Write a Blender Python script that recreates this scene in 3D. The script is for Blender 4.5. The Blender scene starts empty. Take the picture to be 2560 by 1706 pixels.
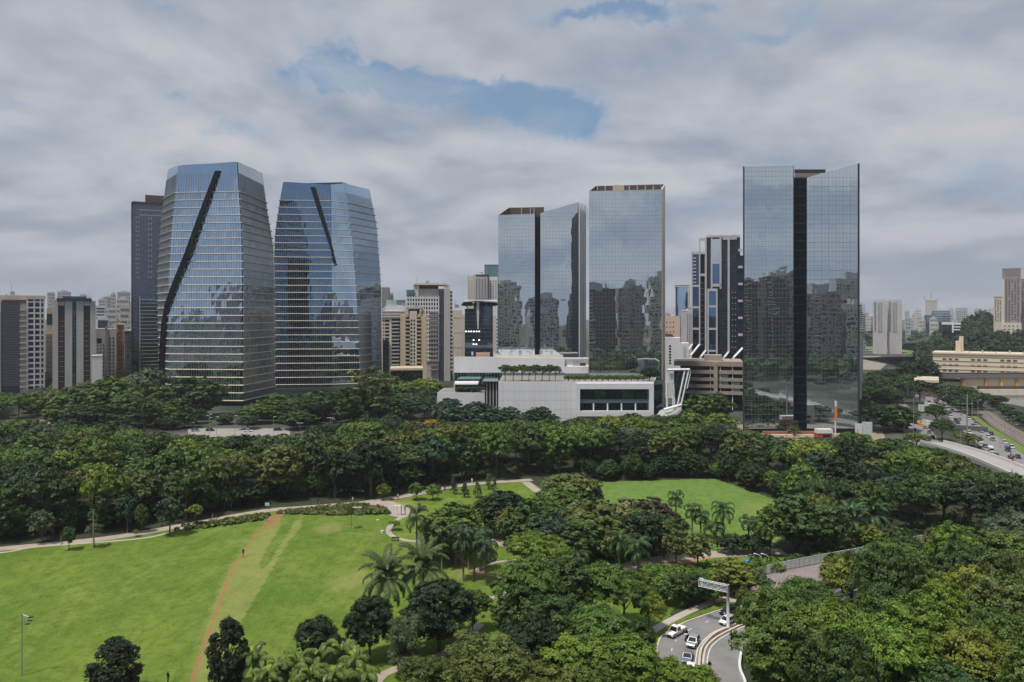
import bpy, math, random
import numpy as np
from math import pi, sin, cos, atan2, radians, sqrt
from mathutils import Vector, Matrix
C = bpy.context
SC = C.scene
COL = SC.collection
RND = random.Random(11)

# ------------------------------------------------------------------ camera
F = 1900.0      # focal length in photo pixels (photo is 2560 wide)
YH = 790.0      # horizon row
CH = 50.0       # camera height above the park
cam_d = bpy.data.cameras.new('camera'); cam = bpy.data.objects.new('camera', cam_d); COL.objects.link(cam)
cam.location = (0, 0, CH); cam.rotation_euler = (pi/2, 0, 0)
cam_d.sensor_width = 36; cam_d.lens = 36*F/2560; cam_d.shift_y = -(853-YH)/2560
cam_d.clip_start = 1; cam_d.clip_end = 12000
SC.camera = cam
SC.view_settings.view_transform = 'Standard'; SC.view_settings.look = 'None'
SC.view_settings.gamma = 1; SC.view_settings.use_curve_mapping = False
SC.view_settings.exposure = 0.0
SC.cycles.max_bounces = 6; SC.cycles.diffuse_bounces = 2; SC.cycles.glossy_bounces = 3
SC.cycles.transmission_bounces = 3; SC.cycles.transparent_max_bounces = 4; SC.cycles.volume_bounces = 0
SC.cycles.use_denoising = True
SC.cycles.caustics_reflective = False; SC.cycles.caustics_refractive = False

# ------------------------------------------------------------------ world sky
SUN_EL = radians(66); SUN_AZ = radians(222)       # azimuth clockwise from +Y
W = bpy.data.worlds.new('World'); SC.world = W; W.use_nodes = True
nt = W.node_tree; nt.nodes.clear()
def N(t, **kw):
    n = nt.nodes.new(t)
    for k, v in kw.items(): setattr(n, k, v)
    return n
def L(a, b): nt.links.new(a, b)
def M(op, a, b=None, c=None, clamp=False):
    n = N('ShaderNodeMath', operation=op, use_clamp=clamp)
    for i, v in enumerate((a, b, c)):
        if v is None: continue
        if isinstance(v, (int, float)): n.inputs[i].default_value = v
        else: L(v, n.inputs[i])
    return n.outputs[0]
def NOISE(vec, scale, detail=6, rough=0.55, dist=0.0):
    n = N('ShaderNodeTexNoise'); L(vec, n.inputs['Vector'])
    n.inputs['Scale'].default_value = scale; n.inputs['Detail'].default_value = detail
    n.inputs['Roughness'].default_value = rough; n.inputs['Distortion'].default_value = dist
    return n
def MIXC(f, a, b):
    n = N('ShaderNodeMix', data_type='RGBA')
    if isinstance(f, (int, float)): n.inputs[0].default_value = f
    else: L(f, n.inputs[0])
    for i, v in ((6, a), (7, b)):
        if isinstance(v, tuple): n.inputs[i].default_value = (*v, 1)
        else: L(v, n.inputs[i])
    return n.outputs[2]
def SS(v, lo, hi, a=0.0, b=1.0):
    n = N('ShaderNodeMapRange', interpolation_type='SMOOTHSTEP')
    L(v, n.inputs[0]); n.inputs[1].default_value = lo; n.inputs[2].default_value = hi
    n.inputs[3].default_value = a; n.inputs[4].default_value = b
    return n.outputs[0]
sky = N('ShaderNodeTexSky', sky_type='NISHITA'); sky.sun_disc = False
sky.sun_elevation = SUN_EL; sky.sun_rotation = SUN_AZ
sky.air_density = 1.0; sky.dust_density = 1.5; sky.altitude = 700
SKY_STRENGTH = 0.075
tc = N('ShaderNodeTexCoord'); sep = N('ShaderNodeSeparateXYZ'); L(tc.outputs['Generated'], sep.inputs[0])
dx, dy, dz = sep.outputs
zz = M('ADD', M('MAXIMUM', dz, 0.0), 0.24)
cmb = N('ShaderNodeCombineXYZ'); L(M('DIVIDE', dx, zz), cmb.inputs[0]); L(M('DIVIDE', dy, zz), cmb.inputs[1])
P = cmb.outputs[0]
# clouds on a flat layer, so they pack together towards the horizon
big = NOISE(P, 1.15, 8, 0.52, 0.25)
sh = N('ShaderNodeVectorMath', operation='MULTIPLY'); L(P, sh.inputs[0]); sh.inputs[1].default_value = (0.93, 0.93, 0)
big2 = NOISE(sh.outputs[0], 1.15, 5, 0.5, 0.25)
fine = NOISE(P, 5.0, 6, 0.62, 0.2)
# azimuth / elevation of the direction, warped a little so no gap has a smooth rim
az = M('ARCTAN2', dx, dy); el = M('ARCSINE', dz)
wn = NOISE(tc.outputs['Generated'], 7.0, 5, 0.6); wsep = N('ShaderNodeSeparateColor'); L(wn.outputs['Color'], wsep.inputs[0])
wn2 = NOISE(tc.outputs['Generated'], 26.0, 6, 0.65); wsep2 = N('ShaderNodeSeparateColor'); L(wn2.outputs['Color'], wsep2.inputs[0])
azw = M('ADD', M('ADD', az, M('MULTIPLY', M('SUBTRACT', wsep.outputs[0], 0.5), 0.16)), M('MULTIPLY', M('SUBTRACT', wsep2.outputs[0], 0.5), 0.07))
elw = M('ADD', M('ADD', el, M('MULTIPLY', M('SUBTRACT', wsep.outputs[1], 0.5), 0.09)), M('MULTIPLY', M('SUBTRACT', wsep2.outputs[1], 0.5), 0.05))
def px2ang(px, py):
    v = Vector(((px-1280)/F, 1, (YH-py)/F)).normalized()
    return atan2(v.x, v.y), math.asin(v.z)
gaps = [(790,150,60,70,.85),(830,195,85,42,1),(930,215,90,30,1),(1040,225,90,36,1),(1160,250,100,38,1),(1290,270,90,36,1.1),(1370,300,95,50,1.1),(1450,310,60,55,.8),
        (1250,220,60,20,.5),(1500,20,130,20,.9),(1640,45,90,24,.9),(1900,85,80,20,.7),(1990,40,45,45,.95),(445,230,42,22,.8),(590,325,90,26,.45),(40,245,70,16,.45),
        (2440,460,130,34,.6),(2540,520,60,30,.4),(390,5,60,10,.5),(800,0,50,14,.4)]
acc = None
for (gx, gy, gw, gh, ga) in gaps:
    a0, e0 = px2ang(gx, gy)
    a1, _ = px2ang(gx+gw, gy); _, e1 = px2ang(gx, gy-gh)
    u = M('DIVIDE', M('SUBTRACT', azw, a0), abs(a1-a0)); v = M('DIVIDE', M('SUBTRACT', elw, e0), abs(e1-e0))
    g = M('MULTIPLY', M('EXPONENT', M('MULTIPLY', M('ADD', M('MULTIPLY', u, u), M('MULTIPLY', v, v)), -0.8)), ga*1.3)
    acc = g if acc is None else M('ADD', acc, g)
gn = M('ADD', acc, M('ADD', M('MULTIPLY', M('SUBTRACT', fine.outputs[0], 0.5), 1.1), M('MULTIPLY', M('SUBTRACT', big.outputs[0], 0.5), -0.9)))
gap_view = SS(gn, -0.10, 1.15)
gap_else = SS(big.outputs[0], 0.30, 0.22, 0.0, 0.7)
veil = NOISE(P, 2.2, 7, 0.62, 0.5)
blue = M('MAXIMUM', M('MULTIPLY', gap_view, SS(veil.outputs[0], 0.66, 0.44, 0.55, 1.0)), gap_else)
# cloud tone: bright tops, greyer bases
emb = M('SUBTRACT', big.outputs[0], big2.outputs[0])
tone = M('ADD', M('ADD', M('MULTIPLY', emb, 2.7), M('ADD', 0.56, M('MULTIPLY', M('SUBTRACT', big.outputs[0], 0.5), 0.5))), M('MULTIPLY', M('SUBTRACT', fine.outputs[0], 0.5), 0.42))
rim = SS(acc, -0.1, 0.9)
tone = M('ADD', tone, M('MULTIPLY', rim, 0.22), clamp=True)
cl = MIXC(SS(tone, 0.10, 1.0), (0.275, 0.33, 0.42), (0.565, 0.575, 0.615))
hz = SS(el, 0.0, 0.20, 1.0, 0.0)
cl = MIXC(M('MULTIPLY', hz, 0.55), cl, (0.40, 0.42, 0.49))
skm = N('ShaderNodeMix', data_type='RGBA', blend_type='MULTIPLY'); skm.inputs[0].default_value = 1
L(sky.outputs[0], skm.inputs[6]); skm.inputs[7].default_value = (SKY_STRENGTH,)*3+(1,)
bl = MIXC(0.55, skm.outputs[2], (0.27, 0.43, 0.63))
fin = MIXC(blue, cl, bl)
bg = N('ShaderNodeBackground'); L(fin, bg.inputs[0]); bg.inputs[1].default_value = 1.0
wo = N('ShaderNodeOutputWorld'); L(bg.outputs[0], wo.inputs[0])
W.cycles.sampling_method = 'MANUAL'; W.cycles.sample_map_resolution = 512

# ------------------------------------------------------------------ sun
sd = bpy.data.lights.new('sun', 'SUN'); sd.energy = 3.8; sd.angle = radians(6); sd.color = (1, 0.93, 0.82)
so = bpy.data.objects.new('sun', sd); COL.objects.link(so)
svec = Vector((sin(SUN_AZ)*cos(SUN_EL), cos(SUN_AZ)*cos(SUN_EL), sin(SUN_EL)))
so.rotation_euler = svec.to_track_quat('Z', 'Y').to_euler(); so.location = (0, 0, 300)

# ------------------------------------------------------------------ helpers
def X(px, d): return (px-1280)/F*d
def Z(py, d): return CH-(py-YH)/F*d
def D(py, z=0.0): return (CH-z)*F/(py-YH)
def G(px, py, z=0.0):
    d = D(py, z); return Vector((X(px, d), d, z))
def tag(o, label=None, cat=None, group=None, kind=None):
    if label: o['label'] = label
    if cat: o['category'] = cat
    if group: o['group'] = group
    if kind: o['kind'] = kind
    return o
def link(name, me, parent=None, loc=None, rot=None, scale=None):
    o = bpy.data.objects.new(name, me); COL.objects.link(o)
    if parent: o.parent = parent
    if loc is not None: o.location = loc
    if rot is not None: o.rotation_euler = rot
    if scale is not None: o.scale = scale
    return o
def empty(name, label, cat, loc=(0,0,0), rz=0, group=None):
    o = link(name, None, loc=loc, rot=(0, 0, rz)); o.empty_display_size = 0.5
    return tag(o, label, cat, group)
def copy_tree(o, parent=None):
    c = o.copy(); COL.objects.link(c); c.parent = parent
    for ch in list(KIDS.get(o.name, [])): copy_tree(ch, c)
    return c
KIDS = {}
def reg(root):
    KIDS[root.name] = [o for o in COL.objects if o.parent == root]
    for ch in KIDS[root.name]:
        KIDS[ch.name] = [o for o in COL.objects if o.parent == ch]
def dup(root, loc, rz=0, scale=1.0, label=None, color=None):
    c = root.copy(); COL.objects.link(c)
    c.location = loc; c.rotation_euler = (0, 0, rz)
    c.scale = (scale,)*3 if isinstance(scale, (int, float)) else scale
    if label: c['label'] = label
    for ch in KIDS[root.name]:
        k = ch.copy(); COL.objects.link(k); k.parent = c
        if color is not None: k.color = (*color, 1)
        for s in KIDS.get(ch.name, []):
            q = s.copy(); COL.objects.link(q); q.parent = k
            if color is not None: q.color = (*color, 1)
    return c

class MB:
    def __init__(s): s.v = []; s.f = []; s.m = []
    def quad(s, a, b, c, d, mi=0):
        n = len(s.v); s.v += [tuple(a), tuple(b), tuple(c), tuple(d)]; s.f.append((n, n+1, n+2, n+3)); s.m.append(mi)
    def poly(s, pts, mi=0):
        n = len(s.v); s.v += [tuple(p) for p in pts]; s.f.append(tuple(range(n, n+len(pts)))); s.m.append(mi)
    def box(s, x0, x1, y0, y1, z0, z1, mi=0):
        n = len(s.v)
        s.v += [(x0,y0,z0),(x1,y0,z0),(x1,y1,z0),(x0,y1,z0),(x0,y0,z1),(x1,y0,z1),(x1,y1,z1),(x0,y1,z1)]
        s.f += [(n,n+3,n+2,n+1),(n+4,n+5,n+6,n+7),(n,n+1,n+5,n+4),(n+1,n+2,n+6,n+5),(n+2,n+3,n+7,n+6),(n+3,n,n+4,n+7)]
        s.m += [mi]*6
    def prism(s, pts, z0, z1, mi=0):
        """pts: plan polygon (x,y) counter-clockwise; z0/z1 number or list per corner"""
        k = len(pts); n = len(s.v)
        g = lambda z, i: z[i] if isinstance(z, (list, tuple)) else z
        s.v += [(p[0], p[1], g(z0, i)) for i, p in enumerate(pts)] + [(p[0], p[1], g(z1, i)) for i, p in enumerate(pts)]
        for i in range(k):
            j = (i+1) % k; s.f.append((n+i, n+j, n+k+j, n+k+i)); s.m.append(mi)
        s.f.append(tuple(n+i for i in reversed(range(k)))); s.f.append(tuple(n+k+i for i in range(k))); s.m += [mi, mi]
    def tube(s, pts, r, seg=6, mi=0, cap=True):
        """pts list of points; r number or list"""
        n0 = len(s.v); rings = []
        for i, p in enumerate(pts):
            p = Vector(p)
            a = Vector(pts[max(i-1, 0)]); b = Vector(pts[min(i+1, len(pts)-1)])
            t = (b-a).normalized() if (b-a).length > 1e-6 else Vector((0,0,1))
            u = t.cross(Vector((0,0,1)))
            if u.length < 1e-3: u = Vector((1,0,0))
            u.normalize(); w = t.cross(u)
            rr = r[i] if isinstance(r, (list, tuple)) else r
            ring = []
            for k in range(seg):
                an = 2*pi*k/seg; q = p+u*cos(an)*rr+w*sin(an)*rr
                ring.append(len(s.v)); s.v.append(tuple(q))
            rings.append(ring)
        for a, b in zip(rings, rings[1:]):
            for k in range(seg):
                j = (k+1) % seg; s.f.append((a[k], a[j], b[j], b[k])); s.m.append(mi)
        if cap:
            s.f.append(tuple(rings[0])); s.f.append(tuple(reversed(rings[-1]))); s.m += [mi, mi]
    def bar(s, a, b, r, mi=0): s.tube([a, b], r, 4, mi)
    def mesh(s, name, mats, smooth=False):
        me = bpy.data.meshes.new(name); me.from_pydata(s.v, [], s.f)
        if not isinstance(mats, (list, tuple)): mats = [mats]
        for m in mats: me.materials.append(m)
        me.polygons.foreach_set('material_index', s.m)
        if smooth: me.polygons.foreach_set('use_smooth', [True]*len(s.f))
        me.update(); return me
    def build(s, name, mats, parent=None, smooth=False, **kw):
        return link(name, s.mesh(name, mats, smooth), parent, **kw)

# ------------------------------------------------------------------ materials
def _m(name):
    m = bpy.data.materials.new(name); m.use_nodes = True
    return m, m.node_tree, m.node_tree.nodes['Principled BSDF']
def mat(name, col, rough=0.7, metal=0.0, var=0.15, scale=1.5, stretch=(1,1,1), bump=0.0, spec=0.4, emit=None):
    m, t, b = _m(name); b.inputs['Roughness'].default_value = rough; b.inputs['Metallic'].default_value = metal
    b.inputs['Specular IOR Level'].default_value = spec
    tcn = t.nodes.new('ShaderNodeTexCoord'); mp = t.nodes.new('ShaderNodeMapping'); mp.inputs['Scale'].default_value = stretch
    t.links.new(tcn.outputs['Object'], mp.inputs[0])
    n = t.nodes.new('ShaderNodeTexNoise'); n.inputs['Scale'].default_value = scale; n.inputs['Detail'].default_value = 6; n.inputs['Roughness'].default_value = .62
    t.links.new(mp.outputs[0], n.inputs['Vector'])
    mx = t.nodes.new('ShaderNodeMix'); mx.data_type = 'RGBA'
    r = t.nodes.new('ShaderNodeMapRange'); r.inputs[1].default_value = .3; r.inputs[2].default_value = .7
    t.links.new(n.outputs[0], r.inputs[0]); t.links.new(r.outputs[0], mx.inputs[0])
    mx.inputs[6].default_value = (*[c*(1-var) for c in col], 1); mx.inputs[7].default_value = (*[min(1, c*(1+var)) for c in col], 1)
    t.links.new(mx.outputs[2], b.inputs['Base Color'])
    if bump:
        bp = t.nodes.new('ShaderNodeBump'); bp.inputs['Strength'].default_value = bump; bp.inputs['Distance'].default_value = 0.05
        t.links.new(n.outputs[0], bp.inputs['Height']); t.links.new(bp.outputs[0], b.inputs['Normal'])
    if emit:
        b.inputs['Emission Color'].default_value = (*emit[0], 1); b.inputs['Emission Strength'].default_value = emit[1]
    return m
def glass(name, col, rough=0.03, wave=0.12, wscale=0.22, dark=(0.01,0.015,0.02), mixf=0.85, stretch=(1,1,.35)):
    """coated curtain-wall glass: a tinted mirror coat over a dark body, slightly wavy"""
    m, t, b = _m(name)
    b.inputs['Metallic'].default_value = 1; b.inputs['Roughness'].default_value = rough
    b.inputs['Base Color'].default_value = (*col, 1)
    tcn = t.nodes.new('ShaderNodeTexCoord'); geo = t.nodes.new('ShaderNodeNewGeometry')
    mp = t.nodes.new('ShaderNodeMapping'); mp.inputs['Scale'].default_value = stretch; t.links.new(geo.outputs['Position'], mp.inputs[0])
    n = t.nodes.new('ShaderNodeTexNoise'); n.inputs['Scale'].default_value = wscale; n.inputs['Detail'].default_value = 1.5
    t.links.new(mp.outputs[0], n.inputs['Vector'])
    bp = t.nodes.new('ShaderNodeBump'); bp.inputs['Strength'].default_value = wave; bp.inputs['Distance'].default_value = 0.3
    t.links.new(n.outputs[0], bp.inputs['Height']); t.links.new(bp.outputs[0], b.inputs['Normal'])
    d = t.nodes.new('ShaderNodeBsdfPrincipled'); d.inputs['Base Color'].default_value = (*dark, 1); d.inputs['Roughness'].default_value = .4
    ms = t.nodes.new('ShaderNodeMixShader'); ms.inputs[0].default_value = mixf
    out = t.nodes['Material Output']
    t.links.new(d.outputs[0], ms.inputs[1]); t.links.new(b.outputs[0], ms.inputs[2]); t.links.new(ms.outputs[0], out.inputs[0])
    return m
def leafmat(name, trans=0.2, var=0.5, use_obj=True, col=(.05,.1,.02), rough=.55, nscale=.35):
    m, t, b = _m(name)
    if use_obj:
        oi = t.nodes.new('ShaderNodeObjectInfo'); base = oi.outputs['Color']
    else:
        rgb = t.nodes.new('ShaderNodeRGB'); rgb.outputs[0].default_value = (*col, 1); base = rgb.outputs[0]
    at = t.nodes.new('ShaderNodeAttribute'); at.attribute_name = 'shade'
    geo = t.nodes.new('ShaderNodeNewGeometry')
    n = t.nodes.new('ShaderNodeTexNoise'); n.inputs['Scale'].default_value = nscale; n.inputs['Detail'].default_value = 2
    t.links.new(geo.outputs['Position'], n.inputs['Vector'])
    a = t.nodes.new('ShaderNodeMath'); a.operation = 'ADD'; t.links.new(at.outputs['Fac'], a.inputs[0]); t.links.new(n.outputs[0], a.inputs[1])
    r = t.nodes.new('ShaderNodeMapRange'); r.inputs[1].default_value = .4; r.inputs[2].default_value = 1.6
    r.inputs[3].default_value = 1-var; r.inputs[4].default_value = 1+var; t.links.new(a.outputs[0], r.inputs[0])
    hs = t.nodes.new('ShaderNodeHueSaturation'); t.links.new(base, hs.inputs['Color']); t.links.new(r.outputs[0], hs.inputs['Value'])
    h = t.nodes.new('ShaderNodeMapRange'); h.inputs[3].default_value = .515; h.inputs[4].default_value = .48; t.links.new(at.outputs['Fac'], h.inputs[0]); t.links.new(h.outputs[0], hs.inputs['Hue'])
    t.links.new(hs.outputs[0], b.inputs['Base Color']); b.inputs['Roughness'].default_value = rough; b.inputs['Specular IOR Level'].default_value = .35
    tr = t.nodes.new('ShaderNodeBsdfTranslucent'); t.links.new(hs.outputs[0], tr.inputs[0])
    ms = t.nodes.new('ShaderNodeMixShader'); ms.inputs[0].default_value = trans
    out = t.nodes['Material Output']
    t.links.new(b.outputs[0], ms.inputs[1]); t.links.new(tr.outputs[0], ms.inputs[2]); t.links.new(ms.outputs[0], out.inputs[0])
    return m
LEAF = leafmat('leaf_surface'); PALMLEAF = leafmat('palm_leaf_surface', trans=.2, var=.3, rough=.42)
BARK = mat('bark', (.10,.075,.055), .9, var=.4, scale=4, bump=.4)
PBARK = mat('palm_bark', (.16,.13,.10), .9, var=.3, scale=3, stretch=(1,1,6), bump=.3)
WHITE = mat('white_render', (.68,.69,.73), .6, var=.05, scale=.25, stretch=(1,1,.25))
WHITE2 = mat('white_painted_metal', (.72,.75,.77), .45, var=.05)
CREAM = mat('cream_aluminium', (.55,.49,.40), .5, var=.12, scale=.4)
GREYP = mat('grey_concrete_panel', (.45,.44,.45), .75, var=.1, scale=.3, stretch=(1,1,.2))
BEIGE = mat('beige_render', (.55,.45,.32), .8, var=.1, scale=.3, stretch=(1,1,.2))
PBEIGE = mat('pale_beige_render', (.60,.55,.47), .8, var=.1, scale=.3, stretch=(1,1,.2))
PINK = mat('pinkish_stone', (.33,.26,.25), .8, var=.12, scale=.5)
MAROON = mat('maroon_cladding', (.12,.045,.05), .6, var=.2, scale=.5)
ORANGE = mat('orange_brick_render', (.52,.24,.12), .8, var=.12, scale=.5)
DARK = mat('dark_metal', (.03,.032,.036), .5, var=.2)
NAVY = mat('navy_cladding', (.02,.035,.06), .4, var=.2)
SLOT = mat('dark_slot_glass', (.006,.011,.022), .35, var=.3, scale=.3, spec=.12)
BLADEM = mat('black_blade_metal', (.004,.006,.010), .6, var=.2, spec=.1)
RIPG = glass('rippled_silver_glass', (.50,.57,.63), .02, .40, .35, mixf=.88, stretch=(1,1,.8))
WINDOW = mat('dark_window_glass', (.03,.035,.045), .12, var=.5, scale=.3, spec=.8)
BROWN = mat('brown_louvre', (.10,.07,.055), .7, var=.3, scale=.6)
ROOFG = mat('roof_gravel', (.25,.24,.23), .9, var=.2, scale=.6)
STEEL = mat('galvanised_steel', (.42,.44,.46), .4, .6, var=.1)
TEAL = glass('teal_glass', (.22,.38,.38), .05, .05)
BLUEG = glass('blue_glass', (.46,.62,.80), .02, .07, .12, mixf=.9)
BLUED = glass('deep_blue_glass', (.15,.27,.44), .03, .05, .15, mixf=.85)
SILVG = glass('silver_glass', (.62,.70,.75), .012, .10, .16, mixf=.93, stretch=(1,1,.6))
NAVYG = glass('navy_glass', (.10,.14,.22), .04, .05)
# ------------------------------------------------------------------ ground, lawns, paths, roads
def in_poly(x, y, poly):
    """vectorised even-odd test"""
    x = np.asarray(x); y = np.asarray(y); c = np.zeros(x.shape, bool)
    n = len(poly)
    for i in range(n):
        x1, y1 = poly[i]; x2, y2 = poly[(i+1) % n]
        if y1 == y2: continue
        t = ((y1 > y) != (y2 > y)) & (x < (x2-x1)*(y-y1)/(y2-y1)+x1)
        c ^= t
    return c
def GP(pts): return [tuple(G(*p)[:2]) for p in pts]
def seg_dist(x, y, line):
    d = np.full(np.shape(x), 1e9)
    for (x1, y1), (x2, y2) in zip(line, line[1:]):
        vx, vy = x2-x1, y2-y1; t = np.clip(((x-x1)*vx+(y-y1)*vy)/(vx*vx+vy*vy+1e-9), 0, 1)
        d = np.minimum(d, np.hypot(x-x1-t*vx, y-y1-t*vy))
    return d
gmat, t_, b_ = _m('city_ground')
tcn = t_.nodes.new('ShaderNodeNewGeometry')
n1 = t_.nodes.new('ShaderNodeTexNoise'); n1.inputs['Scale'].default_value = .02; n1.inputs['Detail'].default_value = 8; t_.links.new(tcn.outputs['Position'], n1.inputs['Vector'])
n2 = t_.nodes.new('ShaderNodeTexNoise'); n2.inputs['Scale'].default_value = .4; n2.inputs['Detail'].default_value = 6; t_.links.new(tcn.outputs['Position'], n2.inputs['Vector'])
cr = t_.nodes.new('ShaderNodeValToRGB'); cr.color_ramp.elements[0].color = (.035,.05,.022,1); cr.color_ramp.elements[0].position = .46
cr.color_ramp.elements[1].color = (.14,.135,.13,1); cr.color_ramp.elements[1].position = .62; t_.links.new(n1.outputs[0], cr.inputs[0])
mx = t_.nodes.new('ShaderNodeMix'); mx.data_type = 'RGBA'; mx.blend_type = 'MULTIPLY'; mx.inputs[0].default_value = .6
t_.links.new(cr.outputs[0], mx.inputs[6]); t_.links.new(n2.outputs[0], mx.inputs[7]); t_.links.new(mx.outputs[2], b_.inputs['Base Color']); b_.inputs['Roughness'].default_value = .95
m = MB(); m.quad((-9000,-3000,0),(9000,-3000,0),(9000,9500,0),(-9000,9500,0)); tag(m.build('ground', gmat), kind='structure')

def grassmat(name, a, b, c, spread=.06):
    m, t, bs = _m(name); geo = t.nodes.new('ShaderNodeNewGeometry')
    mp = t.nodes.new('ShaderNodeMapping'); mp.inputs['Scale'].default_value = (1,.6,1); mp.inputs['Rotation'].default_value = (0,0,.2); t.links.new(geo.outputs['Position'], mp.inputs[0])
    def ns(s, det, ro=.6):
        n = t.nodes.new('ShaderNodeTexNoise'); n.inputs['Scale'].default_value = s; n.inputs['Detail'].default_value = det; n.inputs['Roughness'].default_value = ro
        t.links.new(mp.outputs[0], n.inputs['Vector']); return n.outputs[0]
    def mr(v, lo, hi, p=0., q=1.):
        n = t.nodes.new('ShaderNodeMapRange'); n.inputs[1].default_value = lo; n.inputs[2].default_value = hi; n.inputs[3].default_value = p; n.inputs[4].default_value = q
        t.links.new(v, n.inputs[0]); return n.outputs[0]
    def mix(f, x, y, mode='MIX'):
        n = t.nodes.new('ShaderNodeMix'); n.data_type = 'RGBA'; n.blend_type = mode
        if isinstance(f, float): n.inputs[0].default_value = f
        else: t.links.new(f, n.inputs[0])
        for i, v in ((6, x), (7, y)):
            if isinstance(v, tuple): n.inputs[i].default_value = (*v, 1)
            else: t.links.new(v, n.inputs[i])
        return n.outputs[2]
    c1 = mix(mr(ns(spread, 6, .7), .40, .60), a, b)
    c1 = mix(mr(ns(.13, 6, .75), .47, .66), c1, c)
    c1 = mix(mr(ns(.5, 6, .75), .45, .66, 0, .75), c1, tuple(x*.55 for x in a))
    c1 = mix(mr(ns(2.2, 5, .8), .35, .7, 0, .6), c1, tuple(x*1.35 for x in b))
    def att(nm):
        n = t.nodes.new('ShaderNodeAttribute'); n.attribute_name = nm; return n.outputs['Fac']
    def wob(v, amt, sc):
        q = t.nodes.new('ShaderNodeMath'); q.operation = 'MULTIPLY_ADD'; t.links.new(ns(sc, 5, .75), q.inputs[0]); q.inputs[1].default_value = amt
        t.links.new(v, q.inputs[2]); return q.outputs[0]
    c1 = mix(mr(wob(att('wear'), .7, .45), .62, 1.0, 0, .68), c1, (.28,.28,.10))
    c1 = mix(mr(wob(att('soil'), .7, .9), .72, .98, 0, .95), c1, (.33,.15,.085))
    t.links.new(c1, bs.inputs['Base Color']); bs.inputs['Roughness'].default_value = .95; bs.inputs['Specular IOR Level'].default_value = .1
    bp = t.nodes.new('ShaderNodeBump'); bp.inputs['Strength'].default_value = .5; bp.inputs['Distance'].default_value = .25
    t.links.new(ns(1.6, 7, .8), bp.inputs['Height']); t.links.new(bp.outputs[0], bs.inputs['Normal'])
    return m
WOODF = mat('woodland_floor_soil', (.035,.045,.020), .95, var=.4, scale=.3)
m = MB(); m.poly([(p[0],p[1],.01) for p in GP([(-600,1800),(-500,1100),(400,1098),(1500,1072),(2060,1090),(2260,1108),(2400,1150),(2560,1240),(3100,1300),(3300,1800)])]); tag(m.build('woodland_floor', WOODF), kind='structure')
GRASS = grassmat('mown_grass', (.070,.132,.020), (.128,.195,.030), (.190,.235,.052))
GRASS2 = grassmat('field_grass', (.10,.175,.035), (.125,.21,.045), (.155,.235,.06))
trail = GP([(462,1740),(485,1690),(508,1620),(535,1550),(556,1490),(572,1440),(603,1390),(634,1345),(660,1315),(690,1295),(702,1281)])
trail2 = GP([(668,1310),(672,1281)])
wearp = GP([(462,1745),(492,1650),(520,1560),(548,1480),(580,1418),(640,1340),(690,1300),(700,1290),(703,1315),(672,1366),(650,1410),(655,1425),(676,1400),(712,1345),(735,1305),(760,1290),(752,1318),(705,1382),(668,1448),(622,1525),(586,1590),(556,1670),(546,1745)])
soilp = GP([(660,1318),(672,1296),(682,1281),(718,1277),(706,1300),(684,1318)])
wear_extra = [(GP([(1000,1262)])[0], 7), (GP([(880,1450)])[0], 6), (GP([(1955,1285)])[0], 12), (GP([(1930,1320)])[0], 9), (GP([(820,1320)])[0],5), (GP([(1165,1430)])[0],5)]
def lawn(name, poly, step, z, material):
    P2 = GP(poly); xs = [p[0] for p in P2]; ys = [p[1] for p in P2]
    gx = np.arange(min(xs), max(xs), step); gy = np.arange(max(min(ys), 96), max(ys), step)
    XX, YY = np.meshgrid(gx, gy); nx, ny = len(gx), len(gy)
    keep = in_poly(XX[:-1,:-1]+step/2, YY[:-1,:-1]+step/2, P2)
    ii, jj = np.nonzero(keep)
    idx = np.arange(nx*ny).reshape(ny, nx)
    quads = np.stack([idx[ii,jj], idx[ii,jj+1], idx[ii+1,jj+1], idx[ii+1,jj]], 1)
    used, inv = np.unique(quads.ravel(), return_inverse=True)
    vx = XX.ravel()[used]; vy = YY.ravel()[used]
    rs = np.random.RandomState(3); zz_ = z+0.0*vx
    me = bpy.data.meshes.new(name); me.vertices.add(len(used)); me.vertices.foreach_set('co', np.stack([vx, vy, zz_], 1).ravel())
    me.loops.add(len(inv)); me.loops.foreach_set('vertex_index', inv.astype(np.int32)); me.polygons.add(len(quads))
    me.polygons.foreach_set('loop_start', np.arange(len(quads))*4)
    me.update(calc_edges=True)
    me.materials.append(material)
    w = in_poly(vx, vy, wearp)*0.55
    for (cx, cy), r in wear_extra: w = np.maximum(w, .6*np.exp(-((vx-cx)**2+((vy-cy)*.7)**2)/(r*r)))
    dt = seg_dist(vx, vy, trail)
    s = np.maximum((.74+.08*np.sin(vy*.9)*np.sin(vy*.31+1))*np.exp(-(dt/.42)**2), .5*in_poly(vx, vy, soilp)); s = np.maximum(s, .7*np.exp(-(seg_dist(vx, vy, trail2)/.8)**2))
    # the whole shelf beside the trail is a little worn
    w = np.maximum(w, .45*np.exp(-(dt/2.2)**2))
    for nm, arr in (('wear', w), ('soil', s)):
        a = me.attributes.new(nm, 'FLOAT', 'POINT'); a.data.foreach_set('value', arr.astype(np.float32))
    return tag(link(name, me), kind='structure')
lawn('lawn', [(-500,1780),(-400,1410),(0,1371),(261,1345),(457,1312),(675,1276),(827,1263),(947,1256),(1045,1240),(1150,1218),(1320,1203),(1480,1290),(1640,1400),(1720,1470),(1660,1560),(1640,1780)], .45, .02, GRASS)
FIELD = [(1450,1206),(1600,1203),(1785,1197),(1975,1262),(1990,1300),(1930,1370),(1700,1395),(1560,1290),(1440,1245)]
lawn('playing_field', FIELD, .8, .03, GRASS2)
lawn('grass_slope', [(1600,1395),(1980,1385),(1960,1440),(1850,1460),(1700,1520),(1640,1540),(1560,1480)], .8, .034, GRASS)

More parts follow.
